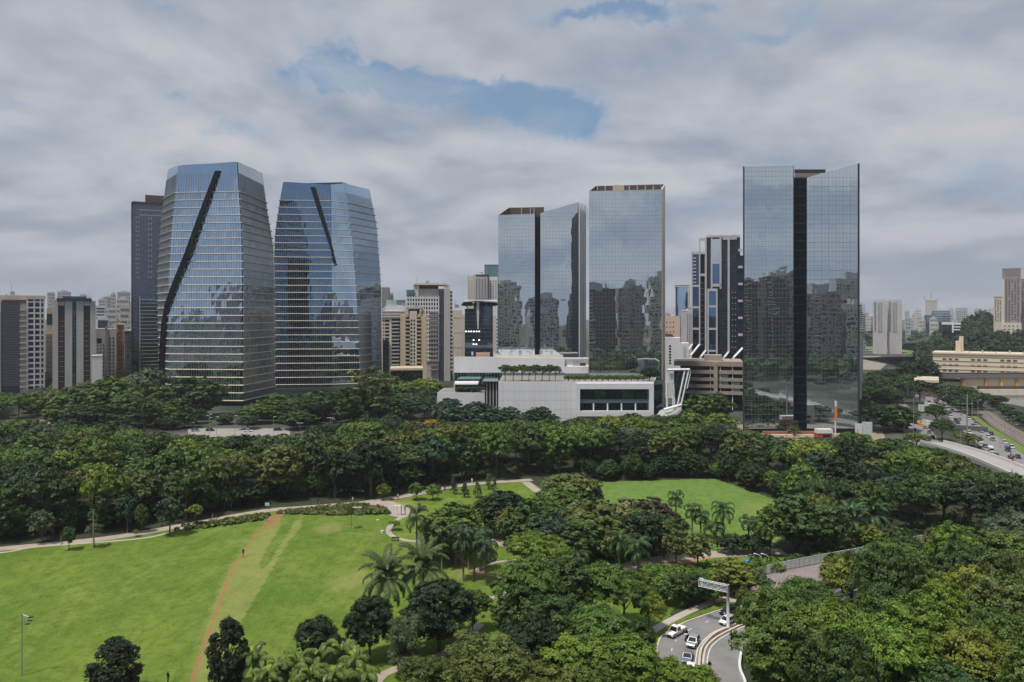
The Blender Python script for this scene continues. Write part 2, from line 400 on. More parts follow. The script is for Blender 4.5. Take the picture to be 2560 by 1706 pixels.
ASPH = mat('asphalt', (.125,.125,.13), .85, var=.18, scale=.35, bump=.1)
ASPH2 = mat('worn_asphalt', (.22,.215,.22), .85, var=.15, scale=.3)
PATHM = mat('path_concrete', (.38,.33,.28), .9, var=.15, scale=.4)
PATHR = mat('red_earth_path', (.36,.20,.14), .95, var=.2, scale=.5)
PAVE = mat('pale_paving', (.42,.39,.34), .9, var=.12, scale=.5)
PINKP = mat('pink_block_paving', (.26,.17,.145), .9, var=.2, scale=.8)
KERB = mat('kerb_concrete', (.55,.50,.42), .85, var=.12)
PAINT = mat('road_paint', (.7,.7,.68), .7, var=.15)
SOIL = mat('bare_soil', (.12,.075,.05), .95, var=.3)
def smooth_line(pts, n=6):
    P_ = [Vector(p) for p in pts]; out = []
    for i in range(len(P_)-1):
        p0 = P_[max(i-1,0)]; p1 = P_[i]; p2 = P_[i+1]; p3 = P_[min(i+2, len(P_)-1)]
        for k in range(n):
            t = k/n; out.append(.5*((2*p1)+(-p0+p2)*t+(2*p0-5*p1+4*p2-p3)*t*t+(-p0+3*p1-3*p2+p3)*t**3))
    out.append(P_[-1]); return out
def ribbon(m, pts, w, z, n=6, mi=0, thick=None, off=0.0):
    L_ = smooth_line(pts, n); rows = []
    for i, p in enumerate(L_):
        a = L_[max(i-1,0)]; b = L_[min(i+1, len(L_)-1)]; t = (b-a); t.z = 0
        if t.length < 1e-6: t = Vector((1,0,0))
        t.normalize(); nn = Vector((-t.y, t.x, 0))
        ww = w if not isinstance(w, (list, tuple)) else w[0]+(w[1]-w[0])*i/(len(L_)-1)
        c = Vector((p.x, p.y, p.z+z))+nn*off
        rows.append((c-nn*ww/2, c+nn*ww/2))
    for (a, b), (c, d) in zip(rows, rows[1:]):
        m.quad(a, c, d, b, mi)
        if thick:
            dz_ = Vector((0,0,-thick)); m.quad(a, a+dz_, c+dz_, c, mi); m.quad(b, d, d+dz_, b+dz_, mi)
            m.quad(a+dz_, b+dz_, d+dz_, c+dz_, mi)
def path(name, pts, w, material, z=.045, n=6):
    m = MB(); ribbon(m, [G(*p) for p in pts], w, z, n); return tag(m.build(name, material), kind='structure')
path('main_path', [(-300,1402),(0,1373),(130,1361),(261,1347),(360,1332),(457,1314),(560,1295),(675,1276),(750,1270),(827,1264),(900,1258),(960,1249),(1045,1235),(1100,1222),(1170,1212),(1240,1206),(1330,1200)], 3.3, PATHM)
path('garden_path', [(-200,1396),(0,1383),(75,1370),(185,1361),(305,1352),(380,1343),(430,1330),(462,1318)], 1.0, PAVE, .06)
path('plaza_path', [(940,1256),(975,1268),(1000,1282),(1030,1287)], 7.0, PATHM, .055)
path('loop_path', [(1010,1290),(985,1306),(972,1322),(975,1336),(995,1347),(1035,1354),(1090,1358),(1140,1362)], 1.3, PATHM, .05)
path('cross_path', [(1315,1206),(1335,1222),(1365,1245),(1385,1262)], 2.6, PATHM, .05)
path('side_path', [(1050,1345),(1120,1368),(1160,1405),(1200,1430),(1230,1440),(1290,1448)], 1.0, PATHR, .05)
path('inner_path', [(1190,1425),(1240,1407),(1300,1400)], 1.0, PATHM, .06)
path('curved_path', [(1200,1350),(1250,1356),(1300,1372),(1360,1395),(1420,1412),(1480,1424),(1530,1427),(1580,1415),(1640,1402),(1700,1394),(1800,1386),(1960,1380)], 4.2, PATHM, .06)
path('red_path', [(1500,1450),(1560,1446),(1600,1436),(1650,1420),(1720,1404),(1780,1396)], 1.3, PATHR, .065)
path('lower_path', [(1190,1508),(1215,1498),(1250,1490),(1290,1470)], 1.1, PATHM, .05)
path('corner_path', [(930,1720),(955,1690),(985,1675),(1030,1655),(1100,1640),(1170,1590),(1200,1560)], 1.6, PATHM, .05)
def area(name, pts, material, z, px=True, kind='structure'):
    m = MB(); P_ = [(G(*p) if px else Vector(p)) for p in pts]; m.poly([(p.x, p.y, z) for p in P_]); o = m.build(name, material)
    return tag(o, kind=kind)
# the curved road at the lower right
EL = [(1560,1860),(1625,1760),(1640,1690),(1644,1630),(1652,1599),(1668,1586),(1710,1560),(1750,1545),(1793,1530),(1842,1517),(1895,1508),(1960,1496),(2050,1478),(2150,1462)]
ER = [(1740,1860),(1745,1760),(1745,1700),(1745,1666),(1747,1641),(1754,1617),(1781,1588),(1818,1570),(1842,1560),(1883,1546),(1930,1530),(1990,1514),(2070,1494),(2150,1478)]
EM = [(1795,1860),(1772,1760),(1763,1700),(1761,1666),(1763,1641),(1771,1618),(1794,1597),(1828,1578),(1852,1567),(1890,1552),(1936,1536),(1994,1519),(2072,1499),(2150,1482)]
ERR = [(2000,1860),(1885,1760),(1856,1706),(1846,1676),(1850,1641),(1866,1615),(1895,1595),(1925,1580),(1950,1570),(1985,1556),(2020,1545),(2050,1535),(2100,1520),(2150,1505)]
def strip(name, A, B, material, z, n=5, kind='structure', thick=0):
    m = MB(); a = smooth_line([G(*p) for p in A], n); b = smooth_line([G(*p) for p in B], n)
    for i in range(len(a)-1):
        q = [Vector((p.x, p.y, z)) for p in (a[i], b[i], b[i+1], a[i+1])]; m.quad(*q)
        if thick:
            dz_ = Vector((0,0,-thick)); m.quad(q[0], q[3], q[3]+dz_, q[0]+dz_); m.quad(q[1], q[1]+dz_, q[2]+dz_, q[2])
    return tag(m.build(name, material), kind=kind)
strip('road', EL, ER, ASPH2, .05); strip('road', EM, ERR, ASPH2, .05)
strip('median', ER, EM, SOIL, .16, thick=.15)
def kerbline(E, side=1, w=.28, h=.17, name='kerb', material=None):
    m = MB(); ribbon(m, [G(*p) for p in E], w, h, 5, thick=h, off=side*w*.5); return tag(m.build(name, material or KERB), kind='structure')
kerbline(ER, -1, .32, .24); kerbline(EM, 1, .32, .24); kerbline(EL, 1)
def inset_line(A, B, t, w, z, name='lane_marking', dash=None):
    m = MB(); a = smooth_line([G(*p) for p in A], 8); b = smooth_line([G(*p) for p in B], 8)
    c = [p.lerp(q, t) for p, q in zip(a, b)]
    if dash is None: ribbon(m, [Vector((p.x,p.y,0)) for p in c], w, z, 1)
    else:
        for i in range(0, len(c)-3, dash): ribbon(m, [Vector((p.x,p.y,0)) for p in c[i:i+3]], w, z, 1)
    return tag(m.build(name, PAINT), kind='structure')
inset_line(EL, ER, .94, .14, .058); inset_line(EM, ERR, .08, .14, .058); inset_line(EL, ER, .34, .12, .058, dash=9)
m = MB(); ribbon(m, [G(*p) for p in [(2000,1860),(1885,1760),(1859,1706),(1849,1676),(1853,1641)]], .35, .75, 6, thick=.75); tag(m.build('barrier', WHITE2), kind=None, label='low white concrete barrier along the right edge of the lower ramp', cat='barrier')
strip('verge', [(1660,1588),(1710,1555),(1750,1540),(1793,1525),(1842,1511),(1895,1502)], [(1655,1572),(1706,1546),(1750,1528),(1795,1512),(1842,1500),(1895,1496)], GRASS, .10)
strip('pavement', [(1640,1585),(1660,1571),(1706,1546),(1757,1523),(1800,1507),(1850,1507),(1910,1499),(1990,1482)], [(1630,1570),(1655,1556),(1700,1533),(1750,1512),(1795,1493),(1850,1500),(1910,1493),(1990,1476)], PAVE, .12, thick=.1)
area('block_paving', [(1800,1497),(1845,1470),(1890,1452),(1990,1432),(2040,1430),(1995,1470),(1900,1492),(1850,1499)], PINKP, .075)
# elevated ramp with railing behind the right-hand trees
ramp = [G(1900,1468),G(1960,1450,1),G(2050,1432,2),G(2180,1408,3),G(2310,1382,4),G(2450,1350,5)]
m = MB(); ribbon(m, ramp, 7, .1, 6, thick=.8); tag(m.build('ramp_road', mat('ramp_asphalt', (.24,.20,.20), .85)), kind='structure')
ramp_root = empty('railing', 'long pale mesh railing along the far side of the ramp road', 'railing', ramp[0])
Lr = smooth_line(ramp, 8); offs = []
for i, p in enumerate(Lr):
    a = Lr[max(i-1,0)]; b = Lr[min(i+1,len(Lr)-1)]; t = (b-a); t.z = 0; t.normalize(); offs.append(p+Vector((-t.y, t.x, 0))*3.7)
RAILM = mat('pale_railing_mesh', (.42,.45,.44), .6)
pm = MB(); pm.box(-.06,.06,-.06,.06,0,1.9); pmesh = pm.mesh('post', STEEL)
for i, p in enumerate(offs):
    link('post', pmesh, ramp_root, loc=p-ramp[0])
    if i < len(offs)-1:
        q = offs[i+1]; m = MB(); a = p-ramp[0]; b = q-ramp[0]; u = Vector((0,0,1))
        for k in range(9):
            s = a.lerp(b, (k+.5)/9); m.bar(s+u*.4, s+u*1.75, .05)
        m.bar(a+u*1.8, b+u*1.8, .06); m.bar(a+u*.4, b+u*.4, .05)
        m.quad(a+u*.02, b+u*.02, b+u*.38, a+u*.38)
        m.build('rail_panel', RAILM, ramp_root)

# ------------------------------------------------------------------ highways, railway, river on the right
strip('highway', [(2225,1005),(2240,1030),(2252,1060),(2262,1085),(2270,1110),(2285,1150)], [(2262,1005),(2282,1030),(2310,1060),(2335,1085),(2352,1110),(2390,1150)], ASPH2, .05)
strip('highway', [(2285,990),(2320,1010),(2365,1040),(2405,1075),(2450,1115),(2520,1180)], [(2320,985),(2350,1000),(2400,1030),(2460,1070),(2530,1115),(2640,1180)], ASPH2, .06)
strip('grass_verge', [(2425,1040),(2460,1068),(2500,1096),(2545,1128),(2620,1180)], [(2440,1040),(2478,1068),(2525,1096),(2572,1126),(2660,1180)], mat('bright_grass', (.12,.19,.035), .95, var=.25), .07)
strip('railway_bed', [(2442,1030),(2480,1066),(2528,1096),(2575,1126),(2665,1180)], [(2470,1025),(2525,1062),(2585,1094),(2650,1126),(2750,1180)], mat('ballast', (.17,.13,.10), .95, var=.3, scale=1.2), .09)
railroot = empty('railway_track', 'pair of pale steel rails on brown ballast beside the bright grass strip', 'railway track', G(2500,1066))
for k, tt in enumerate((.2,.35,.6,.75)):
    m = MB(); A = [(2442,1030),(2480,1066),(2528,1096),(2575,1126),(2665,1180)]; B = [(2470,1025),(2525,1062),(2585,1094),(2650,1126),(2750,1180)]
    pts = [G(*a).lerp(G(*b), tt)-railroot.location for a, b in zip(A, B)]; ribbon(m, pts, .35, .3, 6, thick=.2); m.build('rail', STEEL, railroot)
# water
wm, t_, b_ = _m('river_water'); b_.inputs['Base Color'].default_value = (.20,.20,.18,1); b_.inputs['Roughness'].default_value = .25; b_.inputs['Specular IOR Level'].default_value = .9
nn_ = t_.nodes.new('ShaderNodeTexNoise'); nn_.inputs['Scale'].default_value = .15; nn_.inputs['Detail'].default_value = 5; g_ = t_.nodes.new('ShaderNodeNewGeometry'); t_.links.new(g_.outputs['Position'], nn_.inputs['Vector'])
bp_ = t_.nodes.new('ShaderNodeBump'); bp_.inputs['Strength'].default_value = .12; t_.links.new(nn_.outputs[0], bp_.inputs['Height']); t_.links.new(bp_.outputs[0], b_.inputs['Normal'])
area('river', [(2100,872),(2240,884),(2330,895),(2440,975),(2470,1000),(2700,1045),(3300,1060),(3300,960),(2600,930),(2330,884),(2200,870),(2080,868)], wm, .06)
area('river_bank', [(2110,862),(2200,860),(2325,878),(2330,892),(2250,884),(2150,872)], mat('bank_grass', (.15,.22,.05), .95, var=.25, scale=.1), .10)
area('sand_bank', [(2130,892),(2200,890),(2225,905),(2200,925),(2110,925)], mat('river_mud', (.26,.24,.20), .95, var=.2, scale=.1), .10)
# curved overpass
OV = [Vector(p) for p in ((X(2330,275),275,4.2),(X(2400,256),256,4.8),(X(2470,238),238,5),(X(2540,220),220,5),(X(2630,200),200,5),(X(2800,170),170,5))]
ov = empty('overpass', 'curved pale concrete overpass with a white parapet at the right edge', 'overpass', OV[2]); ovl = [p-OV[2] for p in OV]
OVM = mat('overpass_concrete', (.36,.35,.36), .85, var=.1, scale=.3)
m = MB(); ribbon(m, ovl, 8.5, 0, 8, thick=1.1); m.build('deck', OVM, ov)
PARA = mat('parapet_concrete', (.62,.60,.58), .8, var=.08)
for s in (-1, 1):
    m = MB(); ribbon(m, ovl, .35, .9, 8, thick=.9, off=s*4.1); m.build('parapet', PARA, ov)
for p in ovl[::1]:
    m = MB(); m.box(p.x-1.2, p.x+1.2, p.y-.8, p.y+.8, -OV[2].z+.0, p.z-1.1); m.build('pier', OVM, ov)
# street left of the belt, forecourt paving and the mall street
area('street', [(-400,1080),(0,1066),(130,1046),(165,1060),(140,1105),(0,1110),(-300,1130)], ASPH2, .06)
area('forecourt', [(470,1072),(725,1072),(725,1093),(470,1093)], mat('forecourt_paving', (.30,.29,.28), .9, var=.2), .06)
area('plaza_paving', [(1830,1062),(2200,1062),(2220,1112),(1820,1112)], mat('forecourt_stone', (.30,.24,.20), .9, var=.2), .07)
area('street', [(1640,1060),(1850,1055),(1850,1075),(1640,1085)], ASPH2, .05)
# ------------------------------------------------------------------ buildings
class Bld:
    """building whose front is square to the line of sight; px/py are photo coordinates at depth d"""
    def __init__(s, name, label, px0, px1, ytop, d, dep, cat='building', group=None, turn=0.0):
        s.px0, s.px1, s.d, s.dep = px0, px1, d, dep
        pc = (px0+px1)/2; s.pc = pc; s.a = atan2(X(pc, d), d); s.ca = cos(s.a)
        s.k = d*s.ca/F; s.root = empty(name, label, cat, (X(pc, d), d, 0), -s.a+turn, group); s.ytop = ytop
    def x(s, px): return (px-s.pc)*s.k
    def z(s, py): return max(0.0, Z(py, s.d))
    def box(s, name, px0, px1, py0, py1, y0, y1, m, parent=None):
        """py0 top row, py1 bottom row (None = ground)"""
        b = MB(); b.box(s.x(px0), s.x(px1), y0, y1, 0 if py1 is None else s.z(py1), s.z(py0)); return b.build(name, m, parent or s.root)
    def body(s, m, name='body', ytop=None):
        return s.box(name, s.px0, s.px1, ytop or s.ytop, None, 0, s.dep, m)
    def grid(s, name, px0, px1, py0, py1, nx, ny, fx, fy, y, m, th=.12, single=False, parent=None, side=None, skip=0, rs=None):
        """nx by ny slabs standing proud of plane y; fx, fy filled fractions"""
        x0, x1, z1, z0 = s.x(px0), s.x(px1), s.z(py0), s.z(py1); wx = (x1-x0)/nx; wz = (z1-z0)/ny
        rs = rs or random.Random(int(px0*7+py0))
        if single:
            bm = MB(); bm.box(-wx*fx/2, wx*fx/2, -th, 0, -wz*fy/2, wz*fy/2); me = bm.mesh(name, m); out = []
            for i in range(nx):
                for j in range(ny):
                    out.append(link(name, me, parent or s.root, loc=(x0+(i+.5)*wx, y, z0+(j+.5)*wz)))
            return out
        bm = MB()
        for i in range(nx):
            for j in range(ny):
                if skip and rs.random() < skip: continue
                cx, cz = x0+(i+.5)*wx, z0+(j+.5)*wz
                bm.box(cx-wx*fx/2, cx+wx*fx/2, y-th, y, cz-wz*fy/2, cz+wz*fy/2)
        o = bm.build(name, m, parent or s.root)
        if nx*ny > 1: o['kind'] = 'stuff'
        return o
    def sidegrid(s, name, right, n, ny, py0, py1, fx, fy, m, th=.12):
        """windows on the right (or left) flank"""
        xx = s.x(s.px1) if right else s.x(s.px0); z1, z0 = s.z(py0), s.z(py1); w = s.dep/n; h = (z1-z0)/ny; bm = MB()
        for i in range(n):
            for j in range(ny):
                cy, cz = (i+.5)*w, z0+(j+.5)*h
                bm.box(xx if right else xx-th, xx+th if right else xx, cy-w*fx/2, cy+w*fx/2, cz-h*fy/2, cz+h*fy/2)
        o = bm.build(name, m, s.root); o['kind'] = 'stuff'; return o

def towerL(name, label, corners, ztop, levels, glassm, bladef, floor0, seed, crown):
    """bulging glass tower lofted through its floors. corners: (d, [(py, px)...]) front faces left to right, then back corners"""
    rs = random.Random(seed)
    cx = sum(X(c[1][0][1], c[0]) for c in corners)/len(corners); cy = sum(c[0] for c in corners)/len(corners)
    root = empty(name, label, 'office tower', (cx, cy, 0))
    def cor(i, z):
        d, prof = corners[i]; py = YH-(z-CH)/d*F
        pr = sorted(prof); ys = [q[0] for q in pr]; xs = [q[1] for q in pr]
        return Vector((X(float(np.interp(py, ys, xs)), d)-cx, d-cy, z))
    n = len(corners); nf = crown['faces']
    zs = levels
    # inner dark body
    b = MB()
    allz = [0]+list(zs)+[ztop]
    for z0, z1 in zip(allz, allz[1:]):
        for i in range(n):
            j = (i+1) % n; b.quad(cor(i,z0), cor(j,z0), cor(j,z1), cor(i,z1))
    b.poly([cor(i, ztop-2) for i in range(n)]); b.build('core', SLOT, root)
    for k, (z0, z1) in enumerate(zip(list(zs), list(zs)[1:]+[ztop])):
        for i in range(n):
            i2 = (i+1) % n
            a0, b0, a1, b1 = cor(i,z0), cor(i2,z0), cor(i,z1), cor(i2,z1)
            nrm = (b0-a0).cross(a1-a0).normalized()
            ln = (b0-a0).length; nb = max(2, int(ln/2.9)); g = MB()
            if k == len(zs)-1:
                ct = crown['tops'][i] if i < nf else (crown['tops'][-1][1] if i == nf else ztop, crown['tops'][0][0] if i == n-1 else ztop)
                a1 = cor(i, ct[0]); b1 = cor(i2, ct[1])
            for q in range(nb):
                t0, t1 = q/nb, (q+1)/nb; o = lambda: nrm*(.35+rs.uniform(-.026, .026))
                ns_ = 1 if k < len(zs)-1 else 3
                for s_ in range(ns_):
                    u0, u1 = s_/ns_, (s_+1)/ns_
                    pts = [a0.lerp(b0,t0).lerp(a1.lerp(b1,t0),u0), a0.lerp(b0,t1).lerp(a1.lerp(b1,t1),u0), a0.lerp(b0,t1).lerp(a1.lerp(b1,t1),u1), a0.lerp(b0,t0).lerp(a1.lerp(b1,t0),u1)]
                    g.quad(*[p+o() for p in pts])
            g.build('glass_band', glassm[i] if i < nf else RIPG, root)
        # ledge: continuous shelf round the visible faces
        if k < len(zs)-1 or True:
            g = MB(); out_ = 1.25
            for i in range(n):
                a, c = cor(i, z0), cor((i+1) % n, z0); nrm = (c-a).cross(Vector((0,0,1))).normalized()
                lo = Vector((0,0,.30)); mi_ = Vector((0,0,.42)); u = Vector((0,0,.82))
                pa = cor((i-1) % n, z0); n0 = (a-pa).cross(Vector((0,0,1))).normalized(); mm = (n0+nrm).normalized(); e0 = mm*(out_/max(.3, mm.dot(nrm)))
                pb = cor((i+2) % n, z0); n2_ = (pb-c).cross(Vector((0,0,1))).normalized(); mm = (n2_+nrm).normalized(); e1 = mm*(out_/max(.3, mm.dot(nrm)))
                g.quad(a+e0+lo, c+e1+lo, c+e1+mi_, a+e0+mi_); g.quad(a+u, a+e0+mi_, c+e1+mi_, c+u); g.quad(a, c, c+e1+lo, a+e0+lo)
            g.build('floor_ledge', CREAM, root)
    # fine vertical fins
    g = MB()
    for k, (z0, z1) in enumerate(zip(list(zs), list(zs)[1:]+[min(ztop, zs[-1]+11)])):
        for i in range(nf):
            a0, b0, a1, b1 = cor(i,z0), cor(i+1,z0), cor(i,z1), cor(i+1,z1); nrm = (b0-a0).cross(a1-a0).normalized()
            nb = max(2, int((b0-a0).length/1.45)); t_ = (b0-a0).normalized()*.055
            for q in range(nb):
                p = a0.lerp(b0, q/nb)+nrm*.36; r_ = a1.lerp(b1, q/nb)+nrm*.36; e = nrm*.22
                g.quad(p-t_+e, p+t_+e, r_+t_+e, r_-t_+e); g.quad(p+t_, p+t_+e, r_+t_+e, r_+t_)
    o = g.build('mullion', STEEL, root); o['kind'] = 'stuff'
    return root, cor, (cx, cy)

# --- left bulging tower
dA = [446, 425, 421, 462, 480, 470]
profA0 = [(405,424),(483,414),(581,403),(692,397),(782,397),(974,404),(1030,408)]
profA1 = [(405,446),(483,440),(581,430),(692,424),(782,422),(974,424),(1030,427)]
profA2 = [(405,593),(460,596),(581,604),(760,606),(983,605),(1030,604)]
profA3 = [(405,650),(434,655),(536,668),(617,683),(737,686),(974,687),(1030,686)]
def shift(prof, dx_): return [(a, b+dx_) for a, b in prof]
levA = [Z(1003-k*19.25, 423) for k in range(0, 28)]
def ztA(py, d): return Z(py, d)
towA, corA, cA = towerL('bulging_glass_tower', 'bulging blue glass tower with pale ledges and a long dark slanting blade, the left twin',
    [(446, profA0), (425, profA1), (421, profA2), (462, profA3), (485, shift(profA3,-26)), (474, shift(profA0, 20))],
    Z(432, 425), levA, [BLUEG, BLUEG, RIPG], None, None, 5, {'faces': 3, 'tops': [(Z(424,446), Z(415,425)), (Z(415,425), Z(405,421)), (Z(405,421), Z(434,462))]})
def blade(root, c0, pts, w, m, name='blade'):
    """pts (px, py, d) spine"""
    b = MB(); P_ = [Vector((X(p[0],p[2])-c0[0], p[2]-c0[1], Z(p[1],p[2]))) for p in pts]
    for i in range(len(P_)-1):
        wa = w[i]; wb = w[i+1]; A, B_ = P_[i], P_[i+1]
        a0, a1, b0, b1 = A-Vector((wa,0,0)), A+Vector((wa,0,0)), B_-Vector((wb,0,0)), B_+Vector((wb,0,0)); bk = Vector((0, 2.2, 0))
        b.quad(b0, b1, a1, a0); b.quad(b1, b1+bk, a1+bk, a1); b.quad(b0+bk, b0, a0, a0+bk)
        if i == 0: b.quad(a0, a1, a1+bk, a0+bk)
    return b.build(name, m, root)
blade(towA, cA, [(543,427,420.5),(500,540,420.5),(466,635,421),(436,707,422),(418,760,423),(409,810,425),(404,870,428),(402,934,430),(403,985,432)], [1.25,1.25,1.3,1.3,1.4,1.4,1.3,1.2,1.2], BLADEM)
b = MB(); b.prism([(X(455,430)-cA[0],430-cA[1]),(X(592,427)-cA[0],427-cA[1]),(X(640,455)-cA[0],455-cA[1]),(X(470,468)-cA[0],468-cA[1])], Z(425,430), [Z(413,430),Z(406,427),Z(425,455),Z(413,468)]); b.build('roof_cap', DARK, towA)
b = MB(); b.prism([(X(424,440)-cA[0],440-cA[1]),(X(604,424)-cA[0],424-cA[1]),(X(686,462)-cA[0],462-cA[1]),(X(650,480)-cA[0],480-cA[1]),(X(430,472)-cA[0],472-cA[1])], 0, levA[0]-.2); b.build('base', NAVYG, towA)

# --- right bulging tower
pB0 = [(446,711),(502,701),(583,689),(665,686),(963,689),(1030,689)]
pB1 = [(446,826),(520,828),(700,829),(958,830),(1030,830)]
pB2 = [(446,858),(500,866),(600,880),(700,888),(800,894),(963,898),(1030,898)]
pB3 = [(460,917),(472,922),(563,941),(706,951),(926,953),(1030,953)]
levB = [Z(980-k*17.6, 530) for k in range(0, 28)]
towB, corB, cB = towerL('bulging_glass_tower', 'bulging blue glass tower with a thin tapering dark blade near its roof, the right twin',
    [(526, pB0), (530, pB1), (537, pB2), (568, pB3), (599, shift(pB3,-30)), (577, shift(pB0, 25))],
    Z(478, 530), levB, [BLUED, BLUEG, BLUEG], None, None, 9, {'faces': 3, 'tops': [(Z(455,526), Z(462,530)), (Z(462,530), Z(459,537)), (Z(459,537), Z(474,568))]})  # left face: its dark reflection is put into the deeper glass tint
blade(towB, cB, [(781,468,525),(800,530,526),(822,600,527),(840,664,528)], [1.5,1.35,1.0,.2], BLADEM)
b = MB(); b.prism([(X(742,535)-cB[0],535-cB[1]),(X(856,541)-cB[0],541-cB[1]),(X(905,577)-cB[0],577-cB[1]),(X(742,577)-cB[0],577-cB[1])], Z(470,535), [Z(459,535),Z(456,541),Z(472,577),Z(457,577)]); b.build('roof_cap', DARK, towB)
b = MB(); b.prism([(X(690,527)-cB[0],527-cB[1]),(X(897,538)-cB[0],538-cB[1]),(X(952,568)-cB[0],568-cB[1]),(X(700,577)-cB[0],577-cB[1])], 0, levB[0]-.2); b.build('base', NAVYG, towB)

# --- flat silver towers
def pane_wall(root, o, A, Bp, z0, zt, nx, ny, m, rs, budget, name='pane'):
    """A, Bp plan points (world); zt = (top at A, top at B); returns panes placed"""
    A = Vector((*A, 0)); Bp = Vector((*Bp, 0)); t = (Bp-A); ln = t.length; t.normalize(); nr = t.cross(Vector((0,0,1))); ang = atan2(t.y, t.x)
    w = ln/nx; h = (min(zt)-z0)/ny; bm = MB(); bm.box(-w/2+.03, w/2-.03, -.05, 0, -h/2+.04, h/2-.04); me = bm.mesh(name, m)
    rest = MB(); cells = [(i, j) for j in range(ny) for i in range(nx)]
    for (i, j) in cells:
        c = A+t*(w*(i+.5))+Vector((0,0,z0+h*(j+.5)))+nr*.06
        rx, rz_ = rs.gauss(0, .0013), rs.gauss(0, .0013)
        if budget[0] > 0:
            budget[0] -= 1; link(name, me, root, loc=c-o, rot=(rx, 0, ang+rz_))
        else:
            mt = Matrix.Translation(c-o) @ Matrix.Rotation(ang+rz_, 4, 'Z') @ Matrix.Rotation(rx, 4, 'X')
            q = [mt @ Vector(p) for p in ((-w/2+.05,-.05,-h/2+.06),(w/2-.05,-.05,-h/2+.06),(w/2-.05,-.05,h/2-.06),(-w/2+.05,-.05,h/2-.06))]; rest.quad(*q)
    if rest.f: ob = rest.build(name+'_field', m, root); ob['kind'] = 'stuff'
    # sloping top strip above the last full row
    zm = z0+h*ny
    if max(zt)-zm > .3:
        a, b_ = A-o, Bp-o; g = MB(); e = nr*.10
        a_, b2 = Vector((a.x,a.y,0))+e, Vector((b_.x,b_.y,0))+e
        g.quad(a_+Vector((0,0,zm+.05)), b2+Vector((0,0,zm+.05)), b2+Vector((0,0,zt[1])), a_+Vector((0,0,zt[0]))); g.build('crown_pane', m, root)
    # thin raised mullions
    g = MB()
    for i in range(nx*2+1):
        p = A+t*(w*i/2)-o; zz1 = zt[0]+(zt[1]-zt[0])*i/(nx*2); e = nr*.13; s_ = t*.03
        p = Vector((p.x, p.y, 0)); g.quad(p-s_+e+Vector((0,0,z0)), p+s_+e+Vector((0,0,z0)), p+s_+e+Vector((0,0,zz1)), p-s_+e+Vector((0,0,zz1)))
    for j in range(ny*2+1):
        zz_ = z0+h*j/2; a = A-o+nr*.13; b_ = Bp-o+nr*.13
        g.quad(Vector((a.x,a.y,zz_-.04)), Vector((b_.x,b_.y,zz_-.04)), Vector((b_.x,b_.y,zz_+.04)), Vector((a.x,a.y,zz_+.04)))
    ob = g.build('mullion', mat('mullion_'+root.name, (.22,.26,.29), .4, .3), root); ob['kind'] = 'stuff'
def P2(px, d): return (X(px, d), d)
rs = random.Random(3)
# T3, right
d3 = 324; o3 = Vector((X(2000,d3), d3, 0)); T3 = empty('slotted_glass_tower', 'tallest silver glass slab tower with a full-height dark slot, standing at the right', 'office tower', o3)
zb = 0; bud = [300]
def wall(root, o, pts, z0, zt, m, name='body'):
    b = MB(); b.prism([(p[0]-o.x, p[1]-o.y) for p in pts], z0, zt); return b.build(name, m, root)
wall(T3, o3, [P2(1860,d3),P2(1984,d3),P2(1986,d3+32),P2(1872,d3+32)], 0, [Z(418,d3),Z(414,d3),Z(414,d3),Z(418,d3)], SLOT)
wall(T3, o3, [P2(2016,d3),P2(2146,d3),P2(2135,d3+32),P2(2010,d3+32)], 0, [Z(444,d3),Z(410,d3),Z(410,d3),Z(444,d3)], SLOT)
wall(T3, o3, [P2(1984,d3+5),P2(2016,d3+5),P2(2012,d3+30),P2(1986,d3+30)], 0, Z(444,d3+5), SLOT, 'slot_wall')
wall(T3, o3, [P2(1986,d3+8),P2(2064,d3+8),P2(2062,d3+9),P2(1986,d3+9)], Z(432,d3+8), Z(424,d3+8), DARK, 'roof_beam')
wall(T3, o3, [P2(1987,d3+10),P2(2050,d3+10),P2(2048,d3+20),P2(1987,d3+20)], Z(446,d3+10), Z(433,d3+10), PINK, 'roof_plant')
pane_wall(T3, o3, P2(1861,d3), P2(1983,d3), 2, (Z(418,d3),Z(414,d3)), 7, 28, SILVG, rs, bud)
pane_wall(T3, o3, P2(2017,d3), P2(2144,d3), 2, (Z(444,d3),Z(410,d3)), 7, 27, SILVG, rs, bud)
wall(T3, o3, [P2(2145,d3-.3),P2(2149,d3-.3),P2(2140,d3+30),P2(2137,d3+30)], 0, Z(409,d3), DARK, 'edge_fin')
wall(T3, o3, [P2(1857.5,d3-.3),P2(1860,d3-.3),P2(1872,d3+30),P2(1868,d3+30)], 0, Z(417,d3), DARK, 'edge_fin')
bm = MB()
for k in range(28):
    zz_ = 4+k*3.9; bm.box(X(1984.5,d3+5)-o3.x, X(2015.5,d3+5)-o3.x, 4.7, 5.0-.02, zz_, zz_+.5)
ob = bm.build('slot_spandrel', NAVY, T3); ob['kind'] = 'stuff'
